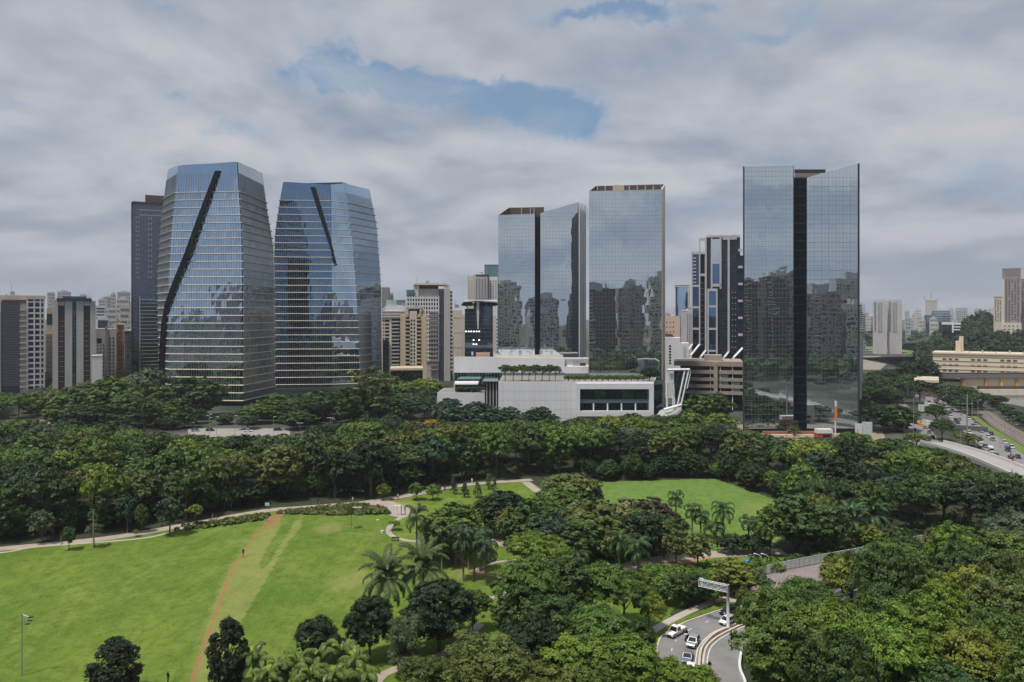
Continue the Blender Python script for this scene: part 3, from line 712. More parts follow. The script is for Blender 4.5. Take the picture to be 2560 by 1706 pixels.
# T2b
d2 = 365; o2 = Vector((X(1565,d2), d2, 0)); T2 = empty('slab_glass_tower', 'silver glass slab tower without a slot, with a dark roof frame and beige roof box', 'office tower', o2); bud = [300]
wall(T2, o2, [P2(1473,d2),P2(1654,d2),P2(1661,d2+26),P2(1489,d2+26)], 0, Z(492,d2), SLOT)
zf = (Z(478,d2), Z(474,d2)); pane_wall(T2, o2, P2(1473,d2), P2(1654,d2), 20, zf, 11, 23, SILVG, rs, bud)
wall(T2, o2, [P2(1473,d2+.02),P2(1654,d2+.02),P2(1654,d2+.6),P2(1473.5,d2+.6)], Z(492,d2), [zf[0],zf[1],zf[1],zf[0]], BROWN, 'parapet')
zr = (Z(466,d2+26), Z(461.5,d2+26))
wall(T2, o2, [P2(1489,d2+25.5),P2(1661,d2+25.5),P2(1661.3,d2+26.2),P2(1489,d2+26.2)], Z(492,d2), [zr[0],zr[1],zr[1],zr[0]], BROWN, 'back_parapet')
wall(T2, o2, [P2(1473,d2+.6),P2(1474.4,d2+.6),P2(1490.4,d2+25.5),P2(1489,d2+25.5)], Z(492,d2), [zf[0],zf[0],zr[0],zr[0]], BROWN, 'side_parapet')
wall(T2, o2, [P2(1652.6,d2+.6),P2(1654,d2+.6),P2(1661.6,d2+25.5),P2(1660,d2+25.5)], Z(492,d2), [zf[1],zf[1],zr[1],zr[1]], CREAM, 'side_parapet')
wall(T2, o2, [P2(1654.2,d2),P2(1656,d2),P2(1663,d2+26),P2(1661.3,d2+26)], 0, [zf[1],zf[1],zr[1],zr[1]], CREAM, 'side_cladding')
wall(T2, o2, [P2(1534,d2+4),P2(1560,d2+4),P2(1560,d2+9),P2(1535,d2+9)], Z(490,d2), Z(463.5,d2+4), BEIGE, 'roof_box')
bm = MB()
for q in range(9):
    px = 1492+q*20; bm.box(X(px,d2+25)-o2.x, X(px,d2+25)-o2.x+.5, 24.6, 25.2, Z(492,d2), Z(466,d2+26))
ob = bm.build('roof_column', GREYP, T2); ob['kind'] = 'stuff'
bm = MB(); bm.bar(Vector((X(1547,d2)-o2.x,8,Z(464,d2))), Vector((X(1547,d2)-o2.x,8,Z(453,d2))), .12); bm.build('antenna', STEEL, T2)
# T2a
da = 420; oa = Vector((X(1345,da), da, 0)); TA = empty('slotted_glass_tower', 'shorter silver glass tower with a dark slot and sloping crest, behind the white mall', 'office tower', oa); bud = [300]
wall(TA, oa, [P2(1246,da),P2(1337,da),P2(1345,da+26),P2(1272,da+26)], 0, Z(548,da), SLOT)
wall(TA, oa, [P2(1351,da),P2(1445,da),P2(1463,da+26),P2(1365,da+26)], 0, [Z(532,da),Z(508,da),Z(520,da+26),Z(532,da+26)], SLOT)
wall(TA, oa, [P2(1337,da+4),P2(1351,da+4),P2(1352,da+20),P2(1338,da+20)], 0, Z(542,da+4), SLOT, 'slot_wall')
zl = (Z(538,da), Z(535,da)); pane_wall(TA, oa, P2(1246,da), P2(1337,da), 18, zl, 6, 22, SILVG, rs, bud)
zq = (Z(533,da), Z(506,da)); pane_wall(TA, oa, P2(1351,da), P2(1445,da), 18, zq, 6, 22, SILVG, rs, bud)
zk = (Z(520,da+26), Z(518.5,da+26))
wall(TA, oa, [P2(1272,da+25.5),P2(1360,da+25.5),P2(1360,da+26.2),P2(1272,da+26.2)], Z(548,da), [zk[0],zk[1],zk[1],zk[0]], BROWN, 'back_parapet')
wall(TA, oa, [P2(1246,da+.6),P2(1247.4,da+.6),P2(1273.4,da+25.5),P2(1272,da+25.5)], Z(548,da), [zl[0],zl[0],zk[0],zk[0]], BROWN, 'side_parapet')
wall(TA, oa, [P2(1246,da+.02),P2(1337,da+.02),P2(1337,da+.6),P2(1246,da+.6)], Z(548,da), [zl[0],zl[1],zl[1],zl[0]], BROWN, 'parapet')
for px in (1303, 1325, 1334): wall(TA, oa, [P2(px,da+24),P2(px+2,da+24),P2(px+2,da+25),P2(px,da+25)], Z(548,da), Z(521,da+25), GREYP, 'roof_column')
# its side: pale vertical fins
sideA = P2(1445,da); sideB = P2(1463,da+26)
for q in range(5):
    t0 = q/5+.02; t1 = t0+.07; a = Vector(sideA).lerp(Vector(sideB), t0); b_ = Vector(sideA).lerp(Vector(sideB), t1)
    zt0 = zq[1]+(Z(516,da+26)-zq[1])*t0
    wall(TA, oa, [(a.x+.02,a.y),(a.x+.9,a.y),(b_.x+.9,b_.y),(b_.x+.02,b_.y)], 0, zt0, WHITE2 if q != 4 else CREAM, 'vertical_fin')

# --- tall dark slab behind left tower
A0 = Bld('slab_tower', 'dark blue-grey slab tower with a roof box, standing behind the left bulging tower', 329, 420, 508, 520, 26)
A0.box('body', 331, 420, 512, None, 0, 26, NAVYG); A0.box('edge_strip', 328.5, 331.5, 508, None, -.4, 26.2, DARK)
A0.box('roof_box', 363, 420, 485, 512, 6, 20, BROWN); A0.box('roof_rim', 331, 420, 506, 512.5, -.3, 26.3, DARK)
A0.grid('window', 338, 350, 540, 700, 2, 14, .35, .3, -.02, STEEL); A0.grid('window', 368, 382, 540, 700, 2, 12, .35, .35, -.02, STEEL)
A0.grid('floor_strip', 348, 412, 520, 545, 1, 2, 1, .12, -.02, GREYP); A0.grid('pane', 332, 412, 512, 905, 6, 44, .94, .9, -.02, mat('slab_glass', (.10,.13,.18), .18, .3, var=.25, scale=.5), th=.04)
A0.box('lower_block', 349, 420, 742, None, -4, 0, NAVYG); A0.grid('floor_strip', 350, 412, 745, 925, 1, 20, 1, .13, -4.02, GREYP, th=.3); A0.box('block_frame', 349, 351, 742, None, -4.5, -4.02, GREYP)

# --- left group
L1 = Bld('residential_tower', 'beige apartment tower with a dark louvred flank and white grid at the left edge', -2, 113, 738, 470, 22)
L1.box('body', -2, 113, 739, 990, 2, 22, PBEIGE); L1.box('louvre_wall', 3, 50, 755, 990, 1.2, 2-.02, NAVY)
L1.grid('louvre', 4, 50, 757, 965, 1, 50, 1, .45, 1.18, mat('louvre_slat', (.13,.14,.16), .6), th=.25)
L1.box('roof_band', 5, 66, 750, 756, .8, 2, MAROON); L1.grid('balcony', 49, 67, 768, 975, 1, 15, 1, .30, 1.9, GREYP, th=1.6, single=True); L1.grid('balcony', -4, 3, 775, 980, 1, 15, 1, .28, 1.9, GREYP, th=1.4, single=True)
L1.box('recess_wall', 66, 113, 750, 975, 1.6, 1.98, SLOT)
for (a, b_) in ((66,70.5),(84,88),(99.5,103.5),(109.5,113)): L1.box('grid_column', a, b_, 741, 978, .6, 1.6, WHITE)
L1.grid('grid_beam', 66, 113, 748, 972, 1, 16, 1, .3, 1.5, WHITE, th=.7, single=True); L1.box('parapet', 66, 115, 739, 748, .5, 2, PBEIGE)
L1.grid('window_frame', 70.5, 109, 750, 970, 8, 16, .1, .75, 1.55, GREYP, th=.2)
L2 = Bld('low_block', 'plain pinkish block squeezed between the white grid tower and the striped tower', 115, 134, 834, 500, 14)
L2.box('body', 115, 134, 835, None, 0, 14, PINK); L2.grid('joint', 115, 134, 838, 950, 1, 9, 1, .06, -.02, DARK, th=.03); L2.box('rear_block', 116, 134, 772, None, 3, 14, BEIGE); L2.box('dark_panel', 117, 131, 785, 812, 2.9, 2.98, DARK)
L3 = Bld('striped_tower', 'grey tower with four concrete piers, maroon bays and a blue roof box', 132, 240, 752, 455, 24)
L3.box('body', 133, 239, 752, None, 2.6, 24, MAROON)
for (a, b_) in ((132,145.5),(162,180.5),(191,209),(226,240)): L3.box('pier', a, b_, 752, None, 0, 2.58, GREYP)
L3.box('roof_slab', 142, 230, 746, 752, -1, 22, DARK); L3.box('roof_box', 157, 215, 741, 746, 2, 16, mat('blue_cladding', (.02,.09,.25), .5))
L3.box('glass_bay', 180.5, 191, 753, None, 1, 2.58, BLUED); L3.grid('spandrel', 180.5, 191, 756, 950, 1, 18, 1, .25, .98, DARK, th=.1)
for (a, b_) in ((145.5,162),(209,226)):
    L3.box('top_opening', a+1, b_-1, 753, 764, 1.6, 2.58, WHITE); L3.box('glass_bay', a+.3, b_-.3, 765, 794, 1.7, 2.58, NAVY)
    L3.grid('window', a+1, b_-1, 797, 960, 2, 13, .55, .5, 2.57, WINDOW, th=.1, single=True); L3.grid('sill', a+1, b_-1, 797, 960, 1, 13, .8, .10, 2.5, GREYP, th=.35)
L4 = Bld('low_block', 'plain white windowless block in front of the grey building', 229, 256, 890, 440, 14); L4.box('body', 229, 256, 891, None, 0, 14, WHITE); L4.box('parapet', 228.6, 256.4, 889.5, 891.2, -.2, 14.2, GREYP)
L5 = Bld('grey_building', 'grey concrete building with rows of square black windows, left of the dark slab tower', 238, 290, 817, 490, 20)
L5.box('body', 239, 290, 822, None, 0, 20, GREYP); L5.box('raised_core', 262, 268, 817, None, -.6, 8, PINK); L5.grid('window', 256, 267, 858, 950, 2, 10, .5, .5, -.02, SLOT, single=True)
L5.grid('window', 271, 287, 842, 950, 2, 12, .45, .5, -.02, SLOT, single=True); L5.box('dark_panel', 242, 254, 846, 858, -.1, -.02, SLOT); L5.grid('window', 241, 255, 860, 885, 2, 3, .35, .4, -.02, SLOT)
L6 = Bld('stepped_office', 'white stepped office block with blue window bands and a blue mirrored base', 238, 272, 764, 620, 20)
L6.box('body', 238, 262, 764, None, 0, 20, WHITE); L6.box('wing', 243, 270, 792, None, -3, 0, WHITE)
L6.grid('window_band', 240, 262, 768, 800, 1, 4, .9, .45, -.02, NAVY); L6.box('glass_base', 245, 271, 801, 822, -3.2, -3.02, BLUED)
L7 = Bld('orange_building', 'orange rendered building with stacked balconies beside the dark slab tower', 288, 312, 797, 500, 18)
L7.box('body', 291, 310, 812, None, 1, 18, ORANGE); L7.box('stair_tower', 291, 296, 797, None, 0, 8, ORANGE); L7.box('pier', 306, 309, 812, None, 0, 1, ORANGE)
L7.grid('window', 297, 306, 816, 950, 2, 12, .55, .5, .98, WINDOW, single=True); L7.box('roof_slab', 290, 312, 810, 812, -.5, 18, PBEIGE)
L8 = Bld('dark_block', 'narrow dark grey block with small windows, tight against the slab tower', 311, 328, 826, 495, 18); L8.box('body', 311, 328, 828, None, 0, 18, mat('dark_render', (.09,.085,.10), .8)); L8.grid('window', 316, 326, 840, 940, 2, 9, .5, .4, -.02, WINDOW, single=True); L8.box('roof_slab', 310, 328.5, 826, 828.2, -.4, 18.3, PBEIGE)

# --- centre group
C2 = Bld('residential_tower', 'white apartment tower with stacked open balconies and a green roof box', 954, 1016, 765, 540, 22)
C2.box('body', 955, 1010, 778, None, 0, 22, PBEIGE); C2.box('roof_level', 962, 1014, 766, 778, 2, 18, WHITE); C2.box('roof_box', 965, 990, 750, 766, 5, 14, mat('pale_green_cladding', (.35,.45,.40), .7)); C2.box('roof_box', 991, 1014, 750, 762, 5, 14, mat('green_cladding', (.12,.19,.17), .7))
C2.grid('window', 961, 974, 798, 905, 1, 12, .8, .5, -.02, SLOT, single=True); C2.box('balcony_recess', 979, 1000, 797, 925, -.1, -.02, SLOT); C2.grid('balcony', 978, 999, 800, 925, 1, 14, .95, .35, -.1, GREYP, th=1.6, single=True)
C2.box('glass_flank', 957, 972, 850, None, -1.6, -.3, NAVYG); C2.grid('window', 956, 961, 798, 905, 1, 12, .5, .4, -.02, SLOT); C2.grid('cornice', 954, 1012, 768, 796, 1, 4, 1, .3, -.1, WHITE, th=.8)
C3 = Bld('residential_tower', 'sunlit beige apartment tower with two columns of black windows between balconies', 1001, 1068, 772, 515, 18)
C3.box('body', 1001, 1067, 785, None, 1, 18, BEIGE); C3.box('left_pier', 1001, 1014, 790, None, 0, 1, BEIGE); C3.box('right_pier', 1053, 1067, 790, None, 0, 1, BEIGE); C3.box('centre_wall', 1024, 1042, 778, None, .2, 1, PBEIGE)
C3.grid('window', 1025.5, 1039, 797, 918, 2, 13, .5, .5, .18, SLOT, single=True)
for a, b_ in ((1013.5,1023.5),(1042,1052)):
    C3.grid('balcony_opening', a, b_, 792, 918, 1, 13, .9, .55, .98, SLOT); C3.grid('balcony', a, b_, 795, 921, 1, 13, 1.05, .28, .9, BEIGE, th=1.5, single=True)
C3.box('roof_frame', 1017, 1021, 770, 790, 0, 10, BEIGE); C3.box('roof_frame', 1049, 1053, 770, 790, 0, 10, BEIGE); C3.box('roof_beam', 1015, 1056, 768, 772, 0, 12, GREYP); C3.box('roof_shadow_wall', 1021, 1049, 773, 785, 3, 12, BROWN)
C3.box('roof_frame', 1055, 1062, 772, 795, 2, 10, BEIGE)
C4 = Bld('residential_tower', 'tall grey apartment tower with a white window lattice and a beige roof cap', 1015, 1134, 709, 580, 26)
C4.box('body', 1016, 1126, 741, None, 1, 26, GREYP); C4.box('crown_wall', 1036, 1112, 722, 741, 3, 22, GREYP); C4.box('crown_slab', 1034, 1118, 709, 713, 0, 24, PBEIGE); C4.box('crown_pier', 1034, 1046, 713, 745, 1, 5, PBEIGE); C4.box('crown_pier', 1111, 1125, 712, 745, .4, 6, PBEIGE)
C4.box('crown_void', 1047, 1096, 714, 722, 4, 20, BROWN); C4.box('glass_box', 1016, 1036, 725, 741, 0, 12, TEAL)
C4.box('lattice_back', 1017, 1097, 742, 905, .7, .98, SLOT); C4.grid('lattice_beam', 1016, 1097, 740, 905, 1, 16, 1, .35, .7, WHITE, th=.6, single=True)
for k in range(13): C4.box('lattice_column', 1016+k*6.6, 1018.8+k*6.6, 741, 905, .05, .7, WHITE)
C4.box('dark_glass_strip', 1097.5, 1110, 726, None, .4, .98, mat('dark_strip', (.035,.042,.055), .3)); C4.box('plain_strip', 1110, 1126, 722, None, 0, .98, GREYP)
C4.grid('balcony', 1126, 1132, 730, 930, 1, 20, 1, .4, 3, PBEIGE, th=2.5, single=True); C4.box('balcony_back', 1126, 1131, 728, None, 1.5, 10, SLOT); C4.grid('balcony', 1072, 1096, 775, 930, 1, 14, .9, .3, 0, PINK, th=1.2, single=True)
C5 = Bld('low_glass_building', 'low dark glass building with an orange-beige roof edge below the beige tower', 976, 1058, 921, 450, 20); C5.box('body', 977, 1057, 926, None, 0, 20, NAVYG); C5.box('roof_slab', 975, 1058, 921, 926, -.8, 20.5, BEIGE); C5.grid('mullion', 978, 1056, 927, 960, 12, 1, .06, 1, -.02, DARK)
C6 = Bld('slab_block', 'plain white slab block left of the navy glass building', 1132, 1162, 770, 500, 16); C6.box('body', 1134, 1156, 776, None, 0, 16, PBEIGE); C6.box('edge_pier', 1157, 1161.5, 788, None, -.5, 15, PBEIGE); C6.grid('roof_post', 1135, 1155, 769, 776, 5, 1, .3, 1, 1, WHITE, th=.5); C6.grid('joint', 1134, 1156, 776, 888, 1, 3, 1, .02, -.02, GREYP)
C7 = Bld('glass_building', 'navy glass building with a white roof wing and a white tapering spike', 1160, 1244, 751, 470, 22)
C7.box('body', 1162, 1232, 772, None, 0, 22, NAVYG); C7.grid('floor_strip', 1162, 1231, 776, 886, 1, 11, 1, .12, -.02, mat('navy_spandrel', (.07,.09,.14), .3), th=.06)
b = MB(); x0, x1, xm = C7.x(1160), C7.x(1243), C7.x(1190); z0, z1 = C7.z(755), C7.z(750)
b.prism([(x0,-2),(xm,-3),(x1,-1),(x1,18),(x0,18)], [C7.z(756),C7.z(753),C7.z(757),C7.z(754),C7.z(754)], [C7.z(752),C7.z(750),C7.z(753),C7.z(749),C7.z(749)]); b.build('roof_wing', WHITE, C7.root)
b = MB(); b.prism([(C7.x(1191),-1.4),(C7.x(1198),-1.4),(C7.x(1198),-.1),(C7.x(1191),-.1)], 0, 1); 
b = MB(); q = [Vector((C7.x(1190.5),-1.5,C7.z(754))),Vector((C7.x(1198.5),-1.5,C7.z(754))),Vector((C7.x(1196.5),-.6,C7.z(823))),Vector((C7.x(1193.5),-.6,C7.z(823)))]; b.quad(q[3],q[2],q[1],q[0]); e = Vector((0,1.2,0)); b.quad(q[2]+e*.4,q[1]+e,q[1],q[2]); b.quad(q[3],q[0],q[0]+e,q[3]+e*.4); b.build('spike', WHITE, C7.root)
C7.box('glass_crown', 1184, 1232, 757, 772, 4, 18, NAVYG); C7.box('side_wall', 1232.2, 1240, 790, None, -.4, 20, PBEIGE); C7.grid('window', 1240.2, 1244, 795, 885, 1, 10, .6, .5, .5, SLOT)
LAMPW = mat('lit_ceiling_lamp', (.9,.9,.85), .5, emit=((1,.96,.88), 2.2))
for (px, py) in [(1165+6.6*k, 829) for k in range(6)]+[(1184,850.5),(1198,850.5),(1184,861),(1191,861)]:
    b = MB(); b.box(-.42,.42,-.2,0,-.35,.35); b.build('office_lamp', LAMPW, C7.root, loc=(C7.x(px), -.05, C7.z(py)))
C8 = Bld('residential_tower', 'pale apartment tower with a dark framed edge, behind the navy glass building', 1167, 1244, 686, 700, 24)
C8.box('body', 1168, 1215, 690, None, 0, 24, PBEIGE); C8.box('upper_box', 1184, 1221, 687, 750, -1, 12, GREYP); C8.box('frame_strip', 1219, 1222, 687, 760, -1.4, -.8, DARK); C8.box('frame_top', 1190, 1222, 687, 690, -1.4, -1.02, DARK)
C8.grid('window', 1188, 1217, 697, 750, 4, 9, .5, .5, -1.02, WINDOW); C8.box('right_wing', 1222, 1244, 692, None, 2, 20, WHITE); C8.grid('window', 1170, 1183, 700, 750, 2, 8, .25, .4, -.02, WINDOW); C8.grid('window', 1224, 1243, 700, 760, 3, 9, .4, .5, 1.98, WINDOW)
C9 = Bld('glass_tower', 'green-blue glass tower top showing above the pale apartment tower', 1211, 1246, 663, 900, 24); C9.body(TEAL); C9.box('roof_slab', 1211, 1246, 662, 664, -.5, 24, DARK); C9.grid('mullion', 1212, 1245, 666, 700, 5, 3, .06, 1, -.02, DARK)
C1 = Bld('ribbed_tower', 'distant grey ribbed tower just right of the second bulging tower', 950, 984, 717, 900, 24); C1.box('body', 950, 975, 718, None, 0, 24, GREYP); C1.box('wing', 975, 984, 732, None, 1, 20, GREYP); C1.grid('dark_strip', 955, 975, 720, 770, 4, 1, .45, 1, -.02, SLOT); C1.grid('dark_strip', 976, 984, 738, 770, 2, 1, .5, 1, .98, SLOT)

# --- the white mall
mz = lambda py, d: Z(py, d)
M0 = Vector((X(1440, 333), 333, 0)); mall = empty('white_mall', 'long low white mall with a framed window box, roof garden walls and teal glass strip', 'shopping mall', M0)
def mw(name, pts, z0, z1, m): return wall(mall, M0, pts, z0, z1, m, name)
mw('main_block', [P2(1246,333),P2(1634,333),P2(1640,362),P2(1262,395)], 0, [Z(957,333)]*4, WHITE)
mw('roof_deck', [P2(1247,333.6),P2(1633,333.6),P2(1638,361),P2(1263,394)], Z(957,333), Z(957,333)+.05, ROOFG)
zp = Z(957,333); mw('roof_rim', [P2(1246,333.02),P2(1634,333.02),P2(1634,333.5),P2(1246,333.5)], zp+.0, zp+.5, WHITE)
# wall panel joints
bm = MB()
for k in range(1, 16): bm.box(X(1246+k*13,333)-M0.x-.03, X(1246+k*13,333)-M0.x+.03, -.03, -.005, 3, Z(958,333))
for k in range(4): bm.box(X(1247,333)-M0.x, X(1446,333)-M0.x, -.03, -.006, 5+k*4, 5.05+k*4)
ob = bm.build('panel_joint', GREYP, mall); ob['kind'] = 'stuff'
fr = [(1441,1634.5,959,973),(1441,1634.5,1028,1041)]
for (a, b_, c_, d_) in fr: mw('window_surround', [P2(a,329.5),P2(b_,329.5),P2(b_,332.9),P2(a,332.9)], Z(d_,330), Z(c_,330), WHITE)
for (a, b_) in ((1441,1450),(1622.5,1634.5)): mw('window_surround', [P2(a,329.52),P2(b_,329.52),P2(b_,332.88),P2(a,332.88)], Z(1028,330)+.01, Z(973,330)-.01, WHITE)
mw('window_back', [P2(1450,332.3),P2(1622,332.3),P2(1622,332.8),P2(1450,332.8)], Z(1028,330), Z(973,330), SLOT)
bm = MB()
for k in range(6):
    px = 1449+k*35; mw('window_pane', [P2(px,331.6),P2(px+32,331.6),P2(px+32,331.7),P2(px,331.7)], Z(1026,331), Z(1000,331), NAVYG)
    mw('window_pane', [P2(px,331.6),P2(px+32,331.6),P2(px+32,331.7),P2(px,331.7)], Z(999,331), Z(977,331), TEAL if k % 2 else NAVYG)
for k in range(5): mw('window_post', [P2(1482+k*35,330.9),P2(1485.5+k*35,330.9),P2(1485.5+k*35,331.5),P2(1482+k*35,331.5)], Z(1027,331), Z(1009,331), WHITE2)
mw('window_beam', [P2(1450,331.2),P2(1622,331.2),P2(1622,331.5),P2(1450,331.5)], Z(1008,331), Z(999,331), mat('blue_grey_beam', (.10,.14,.18), .4))
mw('right_stair_wall', [P2(1635,334),P2(1656,339),P2(1656,362),P2(1640,362)], 0, Z(962,336), SLOT)
for k in range(4): mw('stair_rail', [P2(1635,333.6),P2(1660,338.6),P2(1660,338.9),P2(1635,333.9)], [Z(1040-k*15,333)]*1+[Z(1032-k*15,338)]*2+[Z(1040-k*15,333)], [Z(1038.6-k*15,333)]+[Z(1030.6-k*15,338)]*2+[Z(1038.6-k*15,333)], WHITE2)
mw('upper_block', [P2(1135,372),P2(1412,372),P2(1412,410),P2(1150,410)], Z(932,372), [Z(892,372),Z(896,372),Z(894,410),Z(892,410)], WHITE)
mw('upper_block_right', [P2(1412,372),P2(1471,372),P2(1471,400),P2(1412,400)], Z(934,372), Z(917,372), WHITE)
mw('terrace_wall', [P2(1412.2,384),P2(1471,384),P2(1471,400),P2(1412.2,400)], Z(917,372)-.0, Z(898,384), GREYP)
mw('roof_unit', [P2(1432,378),P2(1448,378),P2(1448,382),P2(1432,382)], Z(917,378), Z(901,378), STEEL); mw('roof_unit', [P2(1450,377),P2(1464,377),P2(1464,381),P2(1450,381)], Z(917,378), Z(908,378), DARK)
mw('roof_skylight', [P2(1190,380),P2(1225,380),P2(1225,392),P2(1190,392)], Z(893,380), Z(884.5,380), mat('terracotta_unit', (.35,.22,.17), .8))
mw('roof_curb', [P2(1236,376),P2(1408,376),P2(1408,377),P2(1236,377)], Z(893,376), Z(887.5,376), PBEIGE)
mw('glass_strip', [P2(1135,373),P2(1470,373),P2(1470,398),P2(1150,398)], Z(962,373), Z(932,372)-.02, TEAL)
bm = MB()
for k in range(44): bm.box(X(1137+k*7.6,373)-M0.x-.06, X(1137+k*7.6,373)-M0.x+.06, 39.9, 39.98, Z(962,373), Z(932,373)-.05)
ob = bm.build('mullion', STEEL, mall); ob['kind'] = 'stuff'
mw('west_wing', [P2(1093,350),P2(1212,350),P2(1218,372),P2(1110,372)], 0, Z(982,350), WHITE); mw('west_roof', [P2(1094,350.4),P2(1211,350.4),P2(1217,371),P2(1112,371)], Z(982,350), Z(982,350)+.06, ROOFG)
mw('kiosk', [P2(1138,354),P2(1192,354),P2(1194,366),P2(1140,366)], Z(982,350)-.1, Z(962,354), NAVYG); mw('kiosk_roof', [P2(1136,353),P2(1195,353),P2(1197,367),P2(1138,367)], Z(962,354)+.01, Z(959,354), WHITE)
mw('glass_entrance', [P2(1213,341),P2(1245.7,341),P2(1246,365),P2(1218,365)], 0, Z(957,341), mat('smoked_glass', (.02,.028,.03), .15)); mw('entrance_roof', [P2(1206,339),P2(1246,339),P2(1246,366),P2(1212,366)], Z(957,341)+.01, Z(953,341), TEAL)
for k in range(4): mw('entrance_column', [P2(1216+k*8,340.2),P2(1218+k*8,340.2),P2(1218+k*8,340.8),P2(1216+k*8,340.8)], 0, Z(958,341), GREYP)
# slanting steel frame by the mall's right end
SF = Vector((X(1690,328), 328, 0)); sf = empty('steel_canopy', 'white slanting steel frame and glass canopy at the right end of the mall', 'canopy', SF)
def sv(px, py, d): return Vector((X(px,d)-SF.x, d-SF.y, Z(py,d)))
for n_, a, b_, r_ in [('top_beam',(1668,925,326),(1724,924,326),.5),('strut',(1669,926,326),(1686,985,326),.28),('strut',(1712,928,326),(1692,1022,326),.38),('strut',(1722,927,326),(1701,1022,326),.38),('post',(1683,925,328),(1683,1020,328),.35),('post',(1668,957,329),(1668,1022,329),.45),
                      ('strut',(1727,930,330),(1718,972,330),.2),('post',(1684,960,327),(1688,1024,327),.3),('top_beam',(1724,924,326),(1727,930,330),.35),('base_beam',(1660,1024,326),(1704,1012,326),.5)]:
    b = MB(); b.bar(sv(*a), sv(*b_), r_); b.build(n_, WHITE2, sf)
b = MB(); b.quad(sv(1669,927,327), sv(1684,927,327), sv(1684,957,327), sv(1662,957,327)); b.build('white_panel', WHITE2, sf)
b = MB(); b.quad(sv(1685,927,331), sv(1712,927,331), sv(1696,1020,331), sv(1686,1020,331)); b.build('dark_glass', NAVYG, sf)
b = MB(); b.prism([(sv(1636,0,325).x,-3),(sv(1662,0,320).x,-7),(sv(1704,0,322).x,-5),(sv(1690,0,330).x,2),(sv(1650,0,330).x,2)], [Z(1050,325),Z(1062,321),Z(1024,323),Z(1018,330),Z(1030,330)], [Z(1046,325),Z(1058,321),Z(1020,323),Z(1015,330),Z(1026,330)]); b.build('canopy_slab', mat('frosted_canopy', (.36,.42,.42), .3), sf)
b = MB(); b.tube([sv(1674,1044,318), sv(1690,1036,318), sv(1702,1024,320)], [1.3,1.2,.8], 8); b.build('scoop', mat('greige_metal', (.32,.29,.28), .5), sf)
b = MB(); b.bar(sv(1670,1036,324), Vector((sv(1670,0,324).x,-4,0)), .3); b.build('post', GREYP, sf)

# --- car park and the framed tower
CP = Bld('parking_building', 'low beige car park with dark open decks below the framed tower', 1686, 1856, 904, 400, 30)
CP.box('core', 1700, 1856, 915, None, 2, 30, SLOT)
CONC = mat('pinkish_concrete', (.36,.30,.265), .8, var=.12, scale=.3)
for k, (a, t0, t1) in enumerate([(1684,904,916),(1700,926,935),(1703,945,953),(1700,962,970),(1697,978,986)]): CP.box('deck_parapet', a, 1856, t0, t1, 0, 2+(k==0)*28, CONC)
CP.box('stair_pier', 1784, 1794, 908, None, -1.5, .0-.01, CONC); CP.box('round_core', 1760, 1805, 890, 904, 6, 18, CONC); CP.box('cyan_screen', 1796, 1820, 937, 945, 1.0, 1.5, mat('cyan_screen', (.25,.50,.55), .4)); CP.box('cyan_screen', 1796, 1820, 953, 962, 1.0, 1.5, bpy.data.materials['cyan_screen']); CP.box('cyan_screen', 1828, 1850, 948, 978, 1.0, 1.5, bpy.data.materials['cyan_screen'])
for px in (1775, 1800, 1830): CP.box('deck_column', px, px+2, 916, None, .6, 1.0, WHITE2)
R1 = Bld('framed_tower', 'dark glass tower wrapped in white rectangular frames with splayed white legs', 1727, 1860, 588, 480, 26)
R1.box('left_body', 1729, 1762, 632, 895, 2, 24, SLOT); R1.box('main_body', 1763, 1850, 594, 895, 2, 26, mat('ink_glass', (.012,.02,.04), .2, var=.4, scale=.3, spec=.8)); R1.box('right_body', 1824, 1860, 640, 895, 1, 24, bpy.data.materials['ink_glass'])
FRM = mat('frame_white', (.46,.47,.50), .6)
for nm, a, b_, t0, t1, yy in [('frame_post',1728,1731,630,862,0),('frame_post',1747,1750.5,595,862,0),('frame_beam',1728,1763,629,635,0),('frame_beam',1750,1764,594,600,0.02),('frame_beam',1750,1763,684,690,.02),('frame_post',1762,1766.5,592,878,-.5),('frame_post',1777,1781,596,722,-.8),('frame_post',1799,1803.5,590,722,-.8),('frame_beam',1766,1805,588.5,594,-.8),('frame_beam',1781,1799,656,660,-.78),('frame_beam',1781,1803,710,717,-.8),
        ('frame_post',1768,1772,722,888,-.9),('frame_post',1790,1794,722,888,-.9),('frame_beam',1768,1794,722,728,-.92),('frame_beam',1772,1790,764,769,-.88),('frame_beam',1772,1790,820,825,-.88),('frame_beam',1772,1790,876,880,-.88),('frame_post',1819,1824,590,880,-.4),('frame_beam',1805,1850,588.5,593,.4),('frame_beam',1731,1747,712,717,.02),('frame_beam',1731,1747,766,771,.02),('frame_beam',1731,1747,820,825,.02)]:
    R1.box(nm, a, b_, t0, t1, yy, 1.98, FRM)
for k in range(6): R1.box('frame_beam', 1845, 1856, 624+k*42, 630+k*42, -.3, .98, FRM)
for (a, b_, t0, t1) in [(1781,1799,598,656),(1781,1799,660,710),(1772,1790,728,764),(1772,1790,769,820),(1772,1790,825,876)]: R1.box('glass_bay', a, b_, t0, t1, -.3, 1.9, BLUED if t0 > 600 else SILVG)
for (a, b_, t0, t1) in [(1731,1747,636,712),(1731,1747,717,766),(1731,1747,771,820),(1731,1747,825,862)]: R1.box('glass_bay', a, b_, t0, t1, .4, 1.9, NAVYG)
